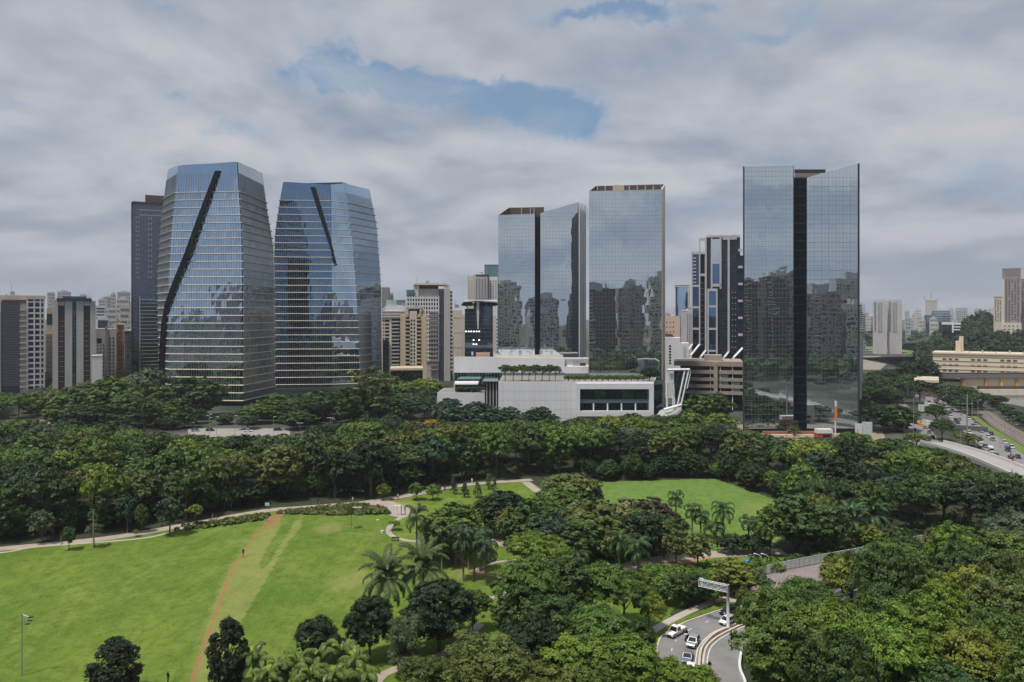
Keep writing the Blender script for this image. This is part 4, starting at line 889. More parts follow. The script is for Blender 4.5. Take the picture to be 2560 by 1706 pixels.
R1.grid('balcony', 1732, 1740, 640, 710, 1, 8, 1, .3, .3, FRM, th=.6); R1.grid('balcony_lamp', 1828, 1842, 725, 875, 2, 11, .25, .14, .96, FRM, th=.8); R1.grid('balcony_lamp', 1752, 1759, 700, 870, 2, 12, .25, .15, 1.9, FRM, th=.6); R1.box('roof_screen', 1806, 1842, 593, 600, .5, 20, GREYP)
R1.grid('spandrel', 1796, 1818, 600, 880, 1, 30, 1, .1, 1.96, NAVY, th=.1); R1.grid('spandrel', 1768, 1777, 600, 720, 1, 14, 1, .1, 1.96, NAVY, th=.1)
for (a, t0, b_, t1) in [(1730,862,1715,884),(1749,862,1726,890),(1726,890,1726,904),(1764,877,1752,892),(1752,892,1752,904),(1821,880,1810,893),(1810,893,1810,904),(1856,870,1834,893),(1834,893,1834,904)]:
    m = MB(); m.bar(Vector((R1.x(a),-.2,R1.z(t0))), Vector((R1.x(b_),-3,R1.z(t1))), .75); m.build('splayed_leg', WHITE2, R1.root)
R1.box('podium', 1730, 1856, 893, None, 3, 26, SLOT)
R2 = Bld('glass_tower', 'slender pale blue glass tower with white floor edges, left of the framed tower', 1686, 1726, 710, 900, 26); R2.box('body', 1688, 1720, 718, None, 0, 24, BLUEG); R2.box('side_slab', 1720, 1726, 712, None, -.5, 24, PBEIGE); R2.box('roof_frame', 1686, 1726, 710, 713, -1, 24, WHITE); R2.box('roof_frame', 1686, 1726, 715, 717, -1, 24, WHITE); R2.grid('floor_edge', 1719, 1727, 720, 790, 1, 14, 1, .4, -.5, WHITE, th=.6); R2.grid('floor_edge', 1686, 1690, 720, 790, 1, 14, 1, .4, -.02, WHITE, th=.6)
R3 = Bld('office_block', 'pale grey block with narrow vertical windows beside the framed tower', 1700, 1735, 775, 700, 20); R3.box('body', 1702, 1734, 778, None, 0, 20, GREYP); R3.grid('window_strip', 1716, 1730, 785, 860, 3, 14, .4, .6, -.02, BLUED); R3.box('roof_slab', 1704, 1720, 775, 778, -.3, 18, WHITE)
R4 = Bld('residential_block', 'peach-coloured block with small square windows right of the slab tower', 1660, 1701, 790, 600, 18); R4.box('body', 1661, 1700, 791, None, 0, 18, mat('peach_render', (.60,.47,.36), .8)); R4.grid('window', 1663, 1688, 800, 860, 3, 5, .3, .3, -.02, WINDOW, single=True)
R5 = Bld('residential_block', 'bright white block with a column of balconies behind the steel canopy', 1660, 1725, 843, 460, 16); R5.box('body', 1661, 1700, 845, None, 0, 16, WHITE); R5.box('right_wing', 1700, 1722, 858, None, -2, 14, WHITE); R5.grid('window', 1708, 1716, 864, 900, 2, 1, .6, .9, -2.02, GREYP); R5.grid('balcony_opening', 1672, 1678, 862, 912, 1, 7, .9, .5, -.02, SLOT, single=True); R5.box('curved_roof', 1663, 1682, 836, 843, 2, 8, MAROON)
PL = Bld('white_column', 'slim white stepped column standing at the right flank of the tallest glass tower', 2146, 2158, 836, 345, 3, cat='column'); PL.box('lower_shaft', 2148, 2154.5, 955, 1012, 0, 2, WHITE); PL.box('upper_shaft', 2149, 2158, 836, 955, -.3, 2.6, WHITE); PL.box('foot', 2149, 2153, 1012, None, .4, 1.6, GREYP)

# --- right distance
R6 = Bld('glass_tower', 'distant pale glass tower touching the tallest tower on its right', 2146, 2165, 758, 1100, 30); R6.box('body', 2140, 2163, 762, None, 0, 30, SILVG); R6.box('roof_box', 2142, 2158, 757, 762, 4, 24, GREYP); R6.grid('spandrel', 2148, 2162, 765, 830, 1, 12, 1, .2, -.02, GREYP)
for i, (a, b_, t) in enumerate([(2182,2218,748),(2219,2255,747)]):
    q = Bld('residential_tower', ['left one of the twin pale residential towers in the distance, right of the tallest tower', 'right one of the twin pale residential towers in the distance, right of the tallest tower'][i], a, b_, t, 1000, 26)
    q.box('body', a, b_-2, t+3, None, 0, 26, GREYP); q.box('roof_frame', a+4, b_-6, t, t+3, 3, 20, GREYP); q.box('corner_strip', b_-2, b_, t+5, None, -.5, 24, GREYP)
    q.grid('window', a+2, a+10, t+8, 830, 1, 20, .6, .45, -.02, WINDOW); q.grid('balcony', a+12, a+24, t+8, 830, 2, 20, .7, .5, -.02, GREYP, th=.8)
    if not i: pass
q = Bld('construction_tower', 'distant round tower under construction with a crane on top', 2311, 2345, 747, 1600, 30)
q.box('body', 2313, 2343, 752, None, 0, 30, GREYP); q.grid('pier', 2312, 2344, 750, 800, 7, 1, .35, 1, -.02, PBEIGE, th=1.2); q.box('crown_ring', 2311, 2345, 747, 752, -1, 31, PBEIGE); q.box('glass_base', 2311, 2345, 788, None, -2, 0, BLUED)
m = MB(); m.bar(Vector((q.x(2328),4,q.z(750))), Vector((q.x(2328),4,q.z(730))), .7); m.bar(Vector((q.x(2322),4,q.z(735))), Vector((q.x(2338),4,q.z(735))), .5); m.build('crane', STEEL, q.root); m = MB(); m.bar(Vector((q.x(2312),4,q.z(750))), Vector((q.x(2310),4,q.z(740))), .7); m.build('crane', STEEL, q.root)
q = Bld('glass_office', 'distant blue glass office beside the tower under construction', 2329, 2375, 777, 1500, 30); q.body(BLUED); q.grid('spandrel', 2330, 2374, 779, 805, 1, 6, 1, .25, -.02, GREYP); q.box('roof_slab', 2328, 2376, 776, 778, -1, 31, GREYP)
q = Bld('flat_office', 'distant pale slab office with a blue roof plant, above the wooded hill', 2387, 2419, 772, 1300, 24); q.body(GREYP); q.grid('window_band', 2391, 2418, 776, 802, 6, 6, .6, .5, -.02, BLUED); q.box('roof_box', 2390, 2419, 771, 774, 3, 20, NAVY)
q = Bld('white_villa', 'white flat-roofed house with stacked terraces on the wooded hill', 2352, 2402, 802, 900, 18); q.box('body', 2354, 2380, 806, 812, 0, 16, WHITE); q.box('terrace', 2380, 2402, 808, 812, -2, 14, WHITE); q.box('terrace', 2382, 2401, 816, 819, -2.5, 12, WHITE); q.box('terrace', 2384, 2400, 823, 826, -3, 12, WHITE); q.box('stair_wall', 2380, 2384, 804, 832, -3, 10, WHITE); q.box('glass_wall', 2355, 2400, 812, None, 0, 12, NAVYG)
for i, (a, b_, t0, dd, lab, nm) in enumerate([(2505,2552,672,800,'tall mauve-grey residential tower with many small windows near the right edge','residential_tower'),(2553,2585,698,820,'grey residential tower cut off by the right edge of the photo','residential_tower'),(2484,2507,743,840,'cream residential tower left of the tall mauve-grey one','residential_tower')]):
    q = Bld(nm, lab, a, b_, t0, dd, 26); mm = [mat('mauve_tile', (.30,.25,.25), .8, var=.2), PINK, PBEIGE][i]; q.body(mm)
    if i == 0:
        q.box('corner_pier', a, a+6, t0+26, 840, -.6, -.02, PBEIGE); q.box('base', a-1, b_+2, 808, None, -2, 0, PBEIGE); q.grid('window', a+2, b_-3, 812, 836, 4, 3, .35, .4, -2.02, WINDOW); q.grid('roof_window', a+6, b_-2, 675, 692, 6, 3, .5, .4, -.02, WINDOW)
    q.grid('window', a+7 if i == 0 else a+2, b_-3, t0+(26 if i == 0 else 5), 805, 5 if i < 2 else 3, 26 if i < 2 else 18, .5, .5, -.02, WINDOW, skip=.15)
    q.box('roof_slab', a-.5, b_+.5, t0-1.2, t0, -.4, 26.2, GREYP)
LB = Bld('long_building', 'long cream riverside building with four rows of windows and a small bell tower', 2325, 2640, 885, 560, 30)
LCR = mat('cream_wall', (.66,.56,.43), .8, var=.06); LB.box('body', 2327, 2640, 886, 950, 0, 30, LCR); LB.box('cornice', 2325, 2640, 884, 888, -.8, 31, LCR)
for k in range(4): LB.box('string_course', 2326, 2640, 893+k*11, 894+k*11, -.4, -.01, PBEIGE)
for gx in (2350, 2424, 2498, 2572):
    LB.grid('window', gx, gx+47, 894, 938, 3, 3, .65, .32, -.02, mat('long_window', (.10,.08,.07), .3) if gx == 2350 else bpy.data.materials['long_window'], single=True)
LB.box('bell_tower', 2386, 2400, 855, 886, 6, 14, LCR); LB.box('bell_tower_top', 2395, 2406, 843, 886, 8, 13, LCR)
for k in range(5): LB.box('roof_vent', 2420+k*34, 2424+k*34, 880-(k%2)*3, 884, 5, 8, GREYP)
BR = Vector((X(2460,515), 515, 0)); br = empty('river_bridge', 'dark girder bridge with orange supports crossing in front of the long cream building', 'bridge', BR)
def bw(n_, px0, px1, py0, py1, d, dd, m): 
    b = MB(); b.box(X(px0,d)-BR.x, X(px1,d)-BR.x, d-BR.y, d-BR.y+dd, max(0, Z(py1,d)), Z(py0,d)); return b.build(n_, m, br)
bw('deck', 2346, 2700, 935, 946, 515, 12, mat('bridge_deck', (.16,.15,.15), .8)); bw('parapet', 2346, 2700, 932.5, 935, 515, .5, DARK)
bw('back_wall', 2403, 2700, 946.2, 967, 517, 1, LCR); ORP = mat('orange_paint', (.75,.28,.03), .6)
for k, px in enumerate((2408, 2463, 2502, 2541, 2590)): bw('support', px, px+5, 946, 968, 516, .9, ORP if k in (0, 1, 3) else mat('yellow_paint', (.75,.50,.08), .6) if k == 2 else BROWN)
bw('lower_girder', 2450, 2700, 966, 974, 470, 3, BROWN); bw('quay_wall', 2452, 2700, 974.2, 988, 465, 2, PBEIGE)
q = Bld('warehouse', 'low building with a wide cream roof among dark trees left of the bridge', 2285, 2347, 948, 470, 16); q.box('roof', 2285, 2347, 949, 956, -1, 17, LCR); q.box('wall', 2290, 2345, 956.3, None, 0, 15, BROWN); q.box('roof_step', 2292, 2347, 946, 949, 6, 16, PBEIGE)
q = Bld('station_shed', 'open railway shed with a slanted reddish striped roof beside the tracks', 2357, 2402, 988, 430, 10)
m = MB(); m.prism([(q.x(2356),-1),(q.x(2402),-3),(q.x(2404),8),(q.x(2358),9)], [q.z(1000),q.z(1001),q.z(999),q.z(990)], [q.z(998),q.z(999),q.z(997),q.z(988)]); m.build('roof', mat('rusty_roof', (.38,.24,.21), .8, var=.3, scale=1), q.root); q.box('wall', 2360, 2400, 1001, None, 0, 7, BROWN); q.box('end_wall', 2390, 2401, 1001, None, -.6, -.02, PBEIGE)
q = Bld('flyover_wall', 'dark grey wall of a footbridge crossing the highway lanes', 2384, 2470, 1066, 330, 2.5, cat='footbridge'); q.box('parapet', 2384, 2470, 1066, 1075, 0, 2, mat('slate_wall', (.10,.105,.12), .7)); q.box('support', 2386, 2389, 1075, None, .4, 1.6, GREYP); q.box('support', 2464, 2467, 1075, None, .4, 1.6, GREYP)

# --- distant skyline either side (hazy)
FARM = [mat('far_wall_a', (.42,.42,.42), .8), mat('far_wall_b', (.50,.47,.43), .8), mat('far_wall_c', (.33,.35,.38), .8), mat('far_wall_d', (.55,.55,.54), .8)]
rf = random.Random(21); far = []
def ordn(n): return f"{n}{'th' if 10 <= n % 100 <= 20 else {1:'st',2:'nd',3:'rd'}.get(n % 10, 'th')}"
hand = [(118,138,731,1500),(143,178,729,1700),(199,218,737,1500),(277,290,734,1400),(293,326,730,1300),(291,322,746,1000),(246,268,748,1500),(258,290,742,1700),(264,290,770,900),(300,325,765,800)]
for (a, b_, t, d) in hand: far.append((a, b_, t, d))
def addfar(x0, x1, n, t0, t1, d0, d1, w0=8, w1=24):
    for k in range(n):
        a = rf.uniform(x0, x1); w = rf.uniform(w0, w1); far.append((a, a+w, rf.uniform(t0, t1), rf.uniform(d0, d1)))
addfar(100, 330, 14, 745, 780, 1200, 2600); addfar(940, 1240, 8, 770, 788, 1500, 2600); addfar(1640, 1700, 4, 765, 785, 1500, 2600, 6, 14); addfar(2160, 2560, 26, 772, 790, 1800, 3200, 5, 16); addfar(2160, 2360, 12, 786, 806, 1100, 1800, 8, 22)
addfar(2160, 2330, 14, 778, 800, 1300, 2400, 6, 14); addfar(950, 1170, 8, 772, 786, 1500, 2600, 6, 14); addfar(2430, 2500, 6, 765, 785, 1500, 2500, 6, 14)
far.sort(key=lambda q: q[0])
for i, (a, b_, t, d) in enumerate(far):
    side = 'left edge' if a < 400 else 'centre gap' if a < 1800 else 'right horizon'
    th = 'pale' if i % 2 else 'grey'
    q = Bld('distant_building', f'hazy {th} far block at the {side}, {ordn(i+1)} from left along the skyline', a, b_, t, d, rf.uniform(18, 30), group='far hazy skyline buildings')
    q.body(FARM[i % 4]); ny = max(3, int((Z(t, d))/6.5)); nx = max(2, int((b_-a)/3.5)); q.grid('window', a+1, b_-1, t+2, YH+CH*F/d-2, nx, ny, .45, .45, -.02, WINDOW, th=.2, skip=.1)
    if i % 3: q.box('roof_box', a+(b_-a)*.3, a+(b_-a)*.75, t-3, t, 4, 12, FARM[(i+1) % 4])

# rooftop clutter: tanks, machine rooms and aerials
rq = random.Random(14); tank = MB(); tank.tube([Vector((0,0,0)), Vector((0,0,2.2))], [1.3,1.3], 10); tankm = tank.mesh('water_tank', STEEL)
for Bq, y0 in ((L1,4),(L3,4),(L5,4),(L8,4),(C2,3),(C3,5),(C4,6),(C6,3),(C8,5),(R3,4),(R4,4),(R5,3),(A0,7)):
    tp = Bq.ytop if Bq is not A0 else 508; zt = Bq.z(tp)
    for q in range(3):
        px = rq.uniform(Bq.px0+4, Bq.px1-6)
        if q == 0: Bq.box('machine_room', px, px+rq.uniform(3,6), tp-rq.uniform(2,4), tp, y0, y0+4, [GREYP, PBEIGE, WHITE][rq.randrange(3)])
        elif q == 1: link('water_tank', tankm, Bq.root, loc=(Bq.x(px), y0+2, zt))
        else:
            m = MB(); m.bar(Vector((Bq.x(px), y0, zt)), Vector((Bq.x(px), y0, zt+rq.uniform(4,8))), .12); m.build('aerial', STEEL, Bq.root)
for q in range(9):
    px = 1180+q*24+rq.uniform(-6,6); mw('air_unit', [P2(px,384),P2(px+rq.uniform(4,9),384),P2(px+5,388),P2(px,388)], Z(892,372), Z(892,372)+rq.uniform(1.2,2.6), STEEL if q % 2 else GREYP)
# --- the city behind the viewpoint, which the glass towers mirror
rb = random.Random(77); k = 0
for row, (yy, hh) in enumerate(((-70, 0), (-125, 8))):
    xx = -520 if row == 0 else -500
    while xx < 520:
        w = rb.uniform(22, 40); base = 60 if xx < -60 else 70
        h = base+hh+rb.uniform(-20, 17); k += 1
        if rb.random() < .2: xx += w+rb.uniform(4, 14); continue
        root = empty('apartment_tower', f'tower block mirrored in the glass towers, {ordn(k)} from left, {"nearer" if row == 0 else "farther"} row', 'building', (xx+w/2, yy, 0), rb.uniform(-.1,.1), 'towers mirrored in the glass')
        b = MB(); b.box(-w/2, w/2, -18, 0, 0, h); b.build('body', [PINK, PBEIGE, GREYP, BROWN][k % 4], root)
        b = MB(); b.box(-w*.25, w*.2, -14, -4, h+.01, h+rb.uniform(4, 9)); b.build('roof_box', GREYP, root)
        g = MB(); nx = int(w/5)
        for i in range(nx):
            for j in range(int(h/4.4)):
                cx_ = -w/2+(i+.5)*w/nx; g.box(cx_-1.5, cx_+1.5, .005, .12, j*4.4+1.2, j*4.4+3.6)
        ob = g.build('window', WINDOW, root); ob['kind'] = 'stuff'
        g = MB()
        for j in range(int(h/3.4)): g.box(-w*.35, -w*.1, .13, 1.4, j*3.4+.6, j*3.4+1.5)
        ob = g.build('balcony', PBEIGE, root); ob['kind'] = 'stuff'
        xx += w+rb.uniform(3, 16)
# ------------------------------------------------------------------ trees
def leaf_mesh(name, centers, radii, dirs_n, rs, leaf, tuft_n, leaf_n, flat=.7, up=.35, spread=.15, m=LEAF, aspect=1.5):
    """leaf clusters: every puff carries tufts, every tuft leaves. Returns mesh of single quads"""
    Cc = np.repeat(centers, tuft_n, 0); Rr = np.repeat(radii, tuft_n)
    n = len(Cc); v = rs.normal(size=(n, 3)); v /= np.linalg.norm(v, axis=1)[:, None]
    flip = (v[:, 2] < -.15) & (rs.rand(n) < .75); v[flip, 2] *= -1
    rad = Rr*(.78+.27*rs.rand(n)); T = Cc+v*rad[:, None]*np.array([1, 1, flat])
    tn = v*np.array([1, 1, 1/flat]); tn /= np.linalg.norm(tn, axis=1)[:, None]
    tshade = rs.rand(n)
    Lc = np.repeat(T, leaf_n, 0); Ln = np.repeat(tn, leaf_n, 0); Ls = np.repeat(tshade, leaf_n); Lr = np.repeat(Rr, leaf_n)
    k = len(Lc)
    Lc = Lc+rs.normal(size=(k, 3))*(Lr*spread)[:, None]*np.array([1,1,.55])
    nr = Ln+rs.normal(size=(k, 3))*.36; nr[:, 2] += up*.6; nr /= np.linalg.norm(nr, axis=1)[:, None]
    a = np.cross(nr, rs.normal(size=(k, 3))); a /= np.linalg.norm(a, axis=1)[:, None]+1e-9; b = np.cross(nr, a)
    s = leaf*(.65+.7*rs.rand(k))[:, None]
    A, B_ = a*s*aspect*.5, b*s*.5
    V = np.stack([Lc-A, Lc+B_*.9-A*.1, Lc+A, Lc-B_*.9-A*.1], 1).reshape(-1, 3)
    shade = np.clip(.5*Ls+.5*rs.rand(k), 0, 1)
    me = bpy.data.meshes.new(name); me.vertices.add(4*k); me.vertices.foreach_set('co', V.astype(np.float32).ravel())
    me.loops.add(4*k); me.loops.foreach_set('vertex_index', np.arange(4*k, dtype=np.int32)); me.polygons.add(k)
    me.polygons.foreach_set('loop_start', np.arange(0, 4*k, 4, dtype=np.int32)); me.update(calc_edges=True)
    at = me.attributes.new('shade', 'FLOAT', 'FACE'); at.data.foreach_set('value', shade.astype(np.float32)); me.materials.append(m)
    return me
def crown_puffs(shape, rs, n, H, base):
    """unit-width crown (radius 1 -> scaled later); returns centres (x,y,z in units of crown radius) & radii"""
    P_, R_ = [], []
    t = 0
    while len(P_) < n and t < 9000:
        t += 1
        if shape == 'dome':
            ph = rs.rand()*2*pi; u = rs.rand(); r = sqrt(u)*.80; z = base+(1-r*r)**.5*H*(.62+.38*rs.rand()); pr = .17+.19*rs.rand()
        elif shape == 'round':
            v = rs.normal(size=3); v /= np.linalg.norm(v); r = .74*(.75+.25*rs.rand()); ph = atan2(v[1], v[0]); z = base+H*.5+v[2]*H*.42; r = r*sqrt(max(0, 1-v[2]**2)); pr = .18+.20*rs.rand()
        elif shape == 'flat':
            ph = rs.rand()*2*pi; r = sqrt(rs.rand())*.85; lay = rs.randint(0, 3); z = base+H*(.35+.27*lay)*(1-.35*r*r)+rs.uniform(-.04,.04); pr = .20+.10*rs.rand()
        elif shape == 'cone':
            q = rs.rand()**.8; ph = rs.rand()*2*pi; r = (1-q)*.8*(.65+.35*rs.rand())+.03; z = base+H*q*.92; pr = .12+.22*(1-q)*rs.rand()+.06
        elif shape == 'egg':
            q = rs.rand(); ph = rs.rand()*2*pi; prof = (sin(pi*min(1, (q*.88+.14)))**.65); r = prof*.80*(.80+.20*rs.rand()); z = base+H*q*.95; pr = .17+.07*rs.rand()
        else:
            ph = rs.rand()*2*pi; r = sqrt(rs.rand())*.85; z = base+H*rs.rand(); pr = .14+.14*rs.rand()
        c = (r*cos(ph), r*sin(ph), z)
        if any((c[0]-q[0])**2+(c[1]-q[1])**2+(c[2]-q[2])**2 < (.62*(pr+w))**2*.55 for q, w in zip(P_, R_)) and rs.rand() < .9: continue
        P_.append(c); R_.append(pr)
    return np.array(P_), np.array(R_)
PROTO = {}
def make_proto(key, shape, seed, rad, H, trunk_h, n, leaf, tufts, leaves, flat=.7, name='broadleaf_tree', airy=False, hole=0):
    """rad crown radius (m), H crown height (m), trunk_h clear trunk (m)"""
    rs = np.random.RandomState(seed)
    c, r = crown_puffs(shape, rs, n, H/rad, trunk_h/rad)
    # uneven outline: squash azimuth lobes
    az_ = np.arctan2(c[:,1], c[:,0]); lob = 1+.14*np.sin(2*az_+seed)+.10*np.sin(3*az_+seed*2.3)
    c[:,0] *= lob; c[:,1] *= lob
    cw = c*rad; rw = r*rad
    me = leaf_mesh(key+'_crown', cw, rw, None, rs, leaf, tufts, leaves, flat)
    root = link(name, None, loc=(0,0,-500)); root.empty_display_size = .5
    cr = link('crown', me, root); cr.location = (0,0,0)
    b = MB(); th = trunk_h+H*.35; tr = max(.12, rad*.045); top = Vector((rs.uniform(-.3,.3), rs.uniform(-.3,.3), th))
    b.tube([Vector((0,0,-.3)), Vector((.05,.02,th*.4)), top], [tr*1.35, tr, tr*.6], 7)
    order = np.argsort(cw[:,2]); pick = [order[int(q)] for q in np.linspace(0, len(order)-1, 9 if not airy else 14)]
    for q in pick:
        e = Vector(cw[q]); s = Vector((0,0,0)).lerp(top, rs.uniform(.55, .95)); mid = s.lerp(e, .5)+Vector((0,0,rad*.06))
        b.tube([s, mid, e], [tr*.5, tr*.33, tr*.12], 5)
    b.build('trunk', BARK, root, smooth=True)
    reg(root); PROTO[key] = (root, rad, trunk_h+H*(1.0)); return root
make_proto('dome1', 'dome', 1, 6.2, 7.6, 3.2, 56, .46, 11, 14, name='domed_tree')
make_proto('dome2', 'dome', 2, 6.2, 8.6, 2.6, 52, .42, 12, 14, flat=.8, name='domed_tree')
make_proto('dome3', 'dome', 3, 6.2, 6.0, 4.2, 62, .50, 10, 13, flat=.6, name='broad_tree')
make_proto('tall1', 'egg', 44, 6.0, 13.0, 1.2, 96, .48, 10, 13, flat=.8, name='tall_tree')
make_proto('tall2', 'round', 45, 6.0, 13.0, .8, 96, .48, 10, 13, flat=.8, name='tall_tree')
make_proto('round1', 'round', 4, 5.0, 9.6, 1.4, 58, .46, 11, 13, flat=.85)
make_proto('round2', 'round', 5, 5.0, 8.8, 2.2, 54, .40, 12, 14, flat=.85)
make_proto('flat1', 'flat', 6, 7.0, 3.8, 6.0, 62, .42, 13, 9, flat=.42, name='layered_tree')
make_proto('flat2', 'flat', 7, 6.6, 4.6, 5.5, 58, .46, 13, 9, flat=.45, name='layered_tree')
make_proto('cone1', 'cone', 8, 3.6, 11.0, 2.0, 60, .42, 12, 9, flat=.8, name='conical_tree')
make_proto('airy1', 'airy', 9, 5.5, 9.0, 6.0, 46, .42, 14, 8, flat=.6, name='eucalyptus_tree', airy=True)
make_proto('small1', 'round', 10, 2.6, 3.6, 1.7, 34, .26, 11, 8, flat=.8, name='young_tree')
make_proto('small2', 'dome', 12, 2.6, 2.6, 1.9, 30, .24, 11, 8, flat=.7, name='young_tree')
make_proto('bush1', 'dome', 13, 2.2, 2.2, .2, 30, .26, 11, 8, flat=.8, name='bush')
make_proto('shrub1', 'cone', 14, 1.3, 3.6, .5, 26, .22, 10, 7, flat=.8, name='clipped_shrub')
# denser ones for the foreground
make_proto('near1', 'dome', 21, 6.0, 6.5, 3.5, 48, .27, 17, 34, flat=.75)
make_proto('near2', 'round', 22, 5.4, 8.5, 2.5, 46, .26, 17, 34, flat=.8)
make_proto('near3', 'dome', 23, 6.4, 5.0, 4.5, 60, .25, 15, 32, flat=.6)
make_proto('near4', 'flat', 24, 6.5, 4.6, 4.0, 56, .25, 15, 32, flat=.5, name='layered_tree')
make_proto('near5', 'round', 25, 4.2, 6.0, 2.0, 50, .20, 20, 28, flat=.85)
make_proto('near6', 'airy', 27, 5.0, 6.5, 2.5, 80, .20, 26, 14, flat=.7, name='feathery_tree', airy=True)
make_proto('egg1', 'egg', 26, 3.3, 7.4, .9, 85, .14, 36, 14, flat=1.0, name='conifer')
make_proto('egg2', 'cone', 29, 2.6, 8.6, .8, 85, .14, 34, 14, flat=1.0, name='conifer')

COLS = {  # surface colours of the leaves
 'deep': (.024,.050,.017), 'dark': (.050,.100,.023), 'mid': (.092,.168,.028), 'olive': (.118,.152,.036), 'bright': (.135,.225,.026),
 'yellow': (.165,.215,.030), 'sage': (.098,.138,.070), 'blue': (.042,.088,.045), 'brown': (.075,.058,.036), 'gold': (.42,.27,.02), 'cypress': (.022,.038,.016), 'cream': (.27,.29,.13)}
TINT = {'deep': 'very dark green', 'dark': 'dark green', 'mid': 'mid-green', 'olive': 'olive green', 'bright': 'bright green', 'yellow': 'yellow-green', 'sage': 'grey-green', 'blue': 'bluish green', 'brown': 'brownish', 'gold': 'yellow-flowering', 'cypress': 'blackish green', 'cream': 'cream-flowering'}
LIMB = {}
TREES = []
def hsv_jit(c, rs, a=.14):
    f = 1+rs.uniform(-a, a); g = 1+rs.uniform(-a*.5, a*.5); return (c[0]*f*g, c[1]*f, c[2]*f/g)
def tree(key, x, y, top, width, tint, rs, label=None, group=None, jit=.16, z0=0.0):
    root, rad, h = PROTO[key]
    sx = width/2/rad; sz = top/h
    c = dup(root, (x, y, z0), rs.uniform(0, 2*pi), (sx, sx, sz), color=hsv_jit(COLS[tint], rs, jit))
    c['category'] = {'bush': 'bush', 'clipped_shrub': 'shrub'}.get(root.name.split('.')[0], 'tree')
    if label: c['label'] = label
    if group: c['group'] = group
    TREES.append((c, x, y, width/2, key, tint)); return c
def ordinal(n):
    return f"{n}{'th' if 10 <= n % 100 <= 20 else {1:'st',2:'nd',3:'rd'}.get(n % 10, 'th')}"
def cap_at(px, caps):
    xs = [c[0] for c in caps]; ys = [c[1] for c in caps]; return float(np.interp(px, xs, ys))
KEYN = {'tall1':'tall','tall2':'tall','dome1':'domed','dome2':'domed','dome3':'broad','round1':'rounded','round2':'rounded','flat1':'layered','flat2':'layered','cone1':'conical','airy1':'airy','small1':'small round','small2':'small','bush1':'low','near1':'large','near2':'large rounded','near3':'broad','near4':'layered','near5':'dense rounded','near6':'feathery'}
def scatter(zone, group, poly, spacing, hr, wr, mix, tints, caps=None, avoid=(), seed=1, minh=4.0, world=False, avoid_trees=True):
    rs = random.Random(seed); P_ = poly if world else GP(poly); xs = [p[0] for p in P_]; ys = [p[1] for p in P_]
    pts = []; out = []
    av = [a for a in avoid]
    tries = int((max(xs)-min(xs))*(max(ys)-min(ys))/(spacing*spacing)*14)
    ox = [(t[1], t[2], t[3]) for t in TREES] if avoid_trees else []
    for _ in range(tries):
        x = rs.uniform(min(xs), max(xs)); y = rs.uniform(min(ys), max(ys))
        if not in_poly([x], [y], P_)[0]: continue
        if any((x-a)**2+(y-b)**2 < spacing*spacing for a, b in pts): continue
        if any((x-a)**2+(y-b)**2 < (r*.75+spacing*.35)**2 for a, b, r in ox): continue
        if any(in_poly([x], [y], a)[0] for a in av): continue
        px = 1280+F*x/y
        if px < -260 or px > 2820: continue
        pts.append((x, y)); h = rs.uniform(*hr); w = rs.uniform(*wr)
        if caps:
            zc = CH-(cap_at(px, caps)-YH)/F*(y-w*.1); hmax = zc+rs.uniform(-1.2, .8)
            if hmax < minh: pts.pop(); continue
            if h > hmax: w *= max(.6, (hmax/h)**.5); h = hmax
        out.append((x, y, h, w, px))
    rows = {}
    out.sort(key=lambda q: q[1])
    nrow = max(1, int((out[-1][1]-out[0][1])/22)) if out else 1
    y0 = out[0][1] if out else 0; dyr = ((out[-1][1]-y0)/nrow+.01) if out else 1
    for q in out: rows.setdefault(int((q[1]-y0)/dyr), []).append(q)
    for r, lst in rows.items():
        lst.sort(key=lambda q: q[4])
        for i, (x, y, h, w, px) in enumerate(lst):
            key = rs.choices([a for a, _ in mix], [b for _, b in mix])[0]; tint = rs.choices([a for a, _ in tints], [b for _, b in tints])[0]
            rowt = 'front row' if r == 0 else ('back row' if r == nrow-1 and nrow > 1 else f'row {["one","two","three","four","five","six","seven","eight","nine","ten","eleven","twelve","thirteen","fourteen","fifteen","sixteen"][min(r,15)]}')
            tree(key, x, y, h, w, tint, rs, f'{TINT[tint]} {KEYN[key]} tree, {ordinal(i+1)} from left in {rowt} {zone}' if nrow > 1 else f'{TINT[tint]} {KEYN[key]} tree {zone}, {ordinal(i+1)} from left', group)
    return len(out)
hr_ = random.Random(5)
def hero(key, px, ytop, wpx, d, tint, label, jit=.08):
    top = Z(ytop, d); return tree(key, X(px, d), d, top, wpx/F*d, tint, hr_, label, jit=jit)
# --- foreground left and centre
hero('egg1', 288, 1594, 128, 99, 'cypress', 'dark egg-shaped conifer standing alone on the lawn at the lower left')
hero('egg1', 572, 1544, 104, 101, 'cypress', 'dark pointed conifer beside the dirt track at the bottom of the lawn')
hero('near5', 788, 1552, 112, 110, 'deep', 'small very dark tree on the lawn right of the pointed conifer')
hero('near5', 838, 1592, 60, 109, 'deep', 'little dark tree wedged between the small dark tree and the round dark tree')
hero('near5', 925, 1500, 128, 110, 'deep', 'round dark tree with a visible trunk above the bottom palms', jit=.05)
hero('near5', 1098, 1464, 205, 113, 'deep', 'large blackish round tree at the lower centre, right of the arching palms', jit=.05)
hero('near6', 1010, 1556, 95, 105, 'sage', 'feathery grey-green tree in front of the large blackish tree')
hero('near1', 1182, 1488, 90, 120, 'mid', 'light green tree on the right shoulder of the large blackish tree')
hero('near6', 1055, 1655, 110, 99, 'olive', 'thin dark sapling clump at the bottom edge below the large blackish tree')
hero('bush1', 1078, 1668, 45, 101, 'bright', 'small bright green bush at the bottom edge below the large blackish tree')
hero('near6', 1245, 1612, 230, 97, 'olive', 'wide feathery olive tree at the bottom edge, left of centre')
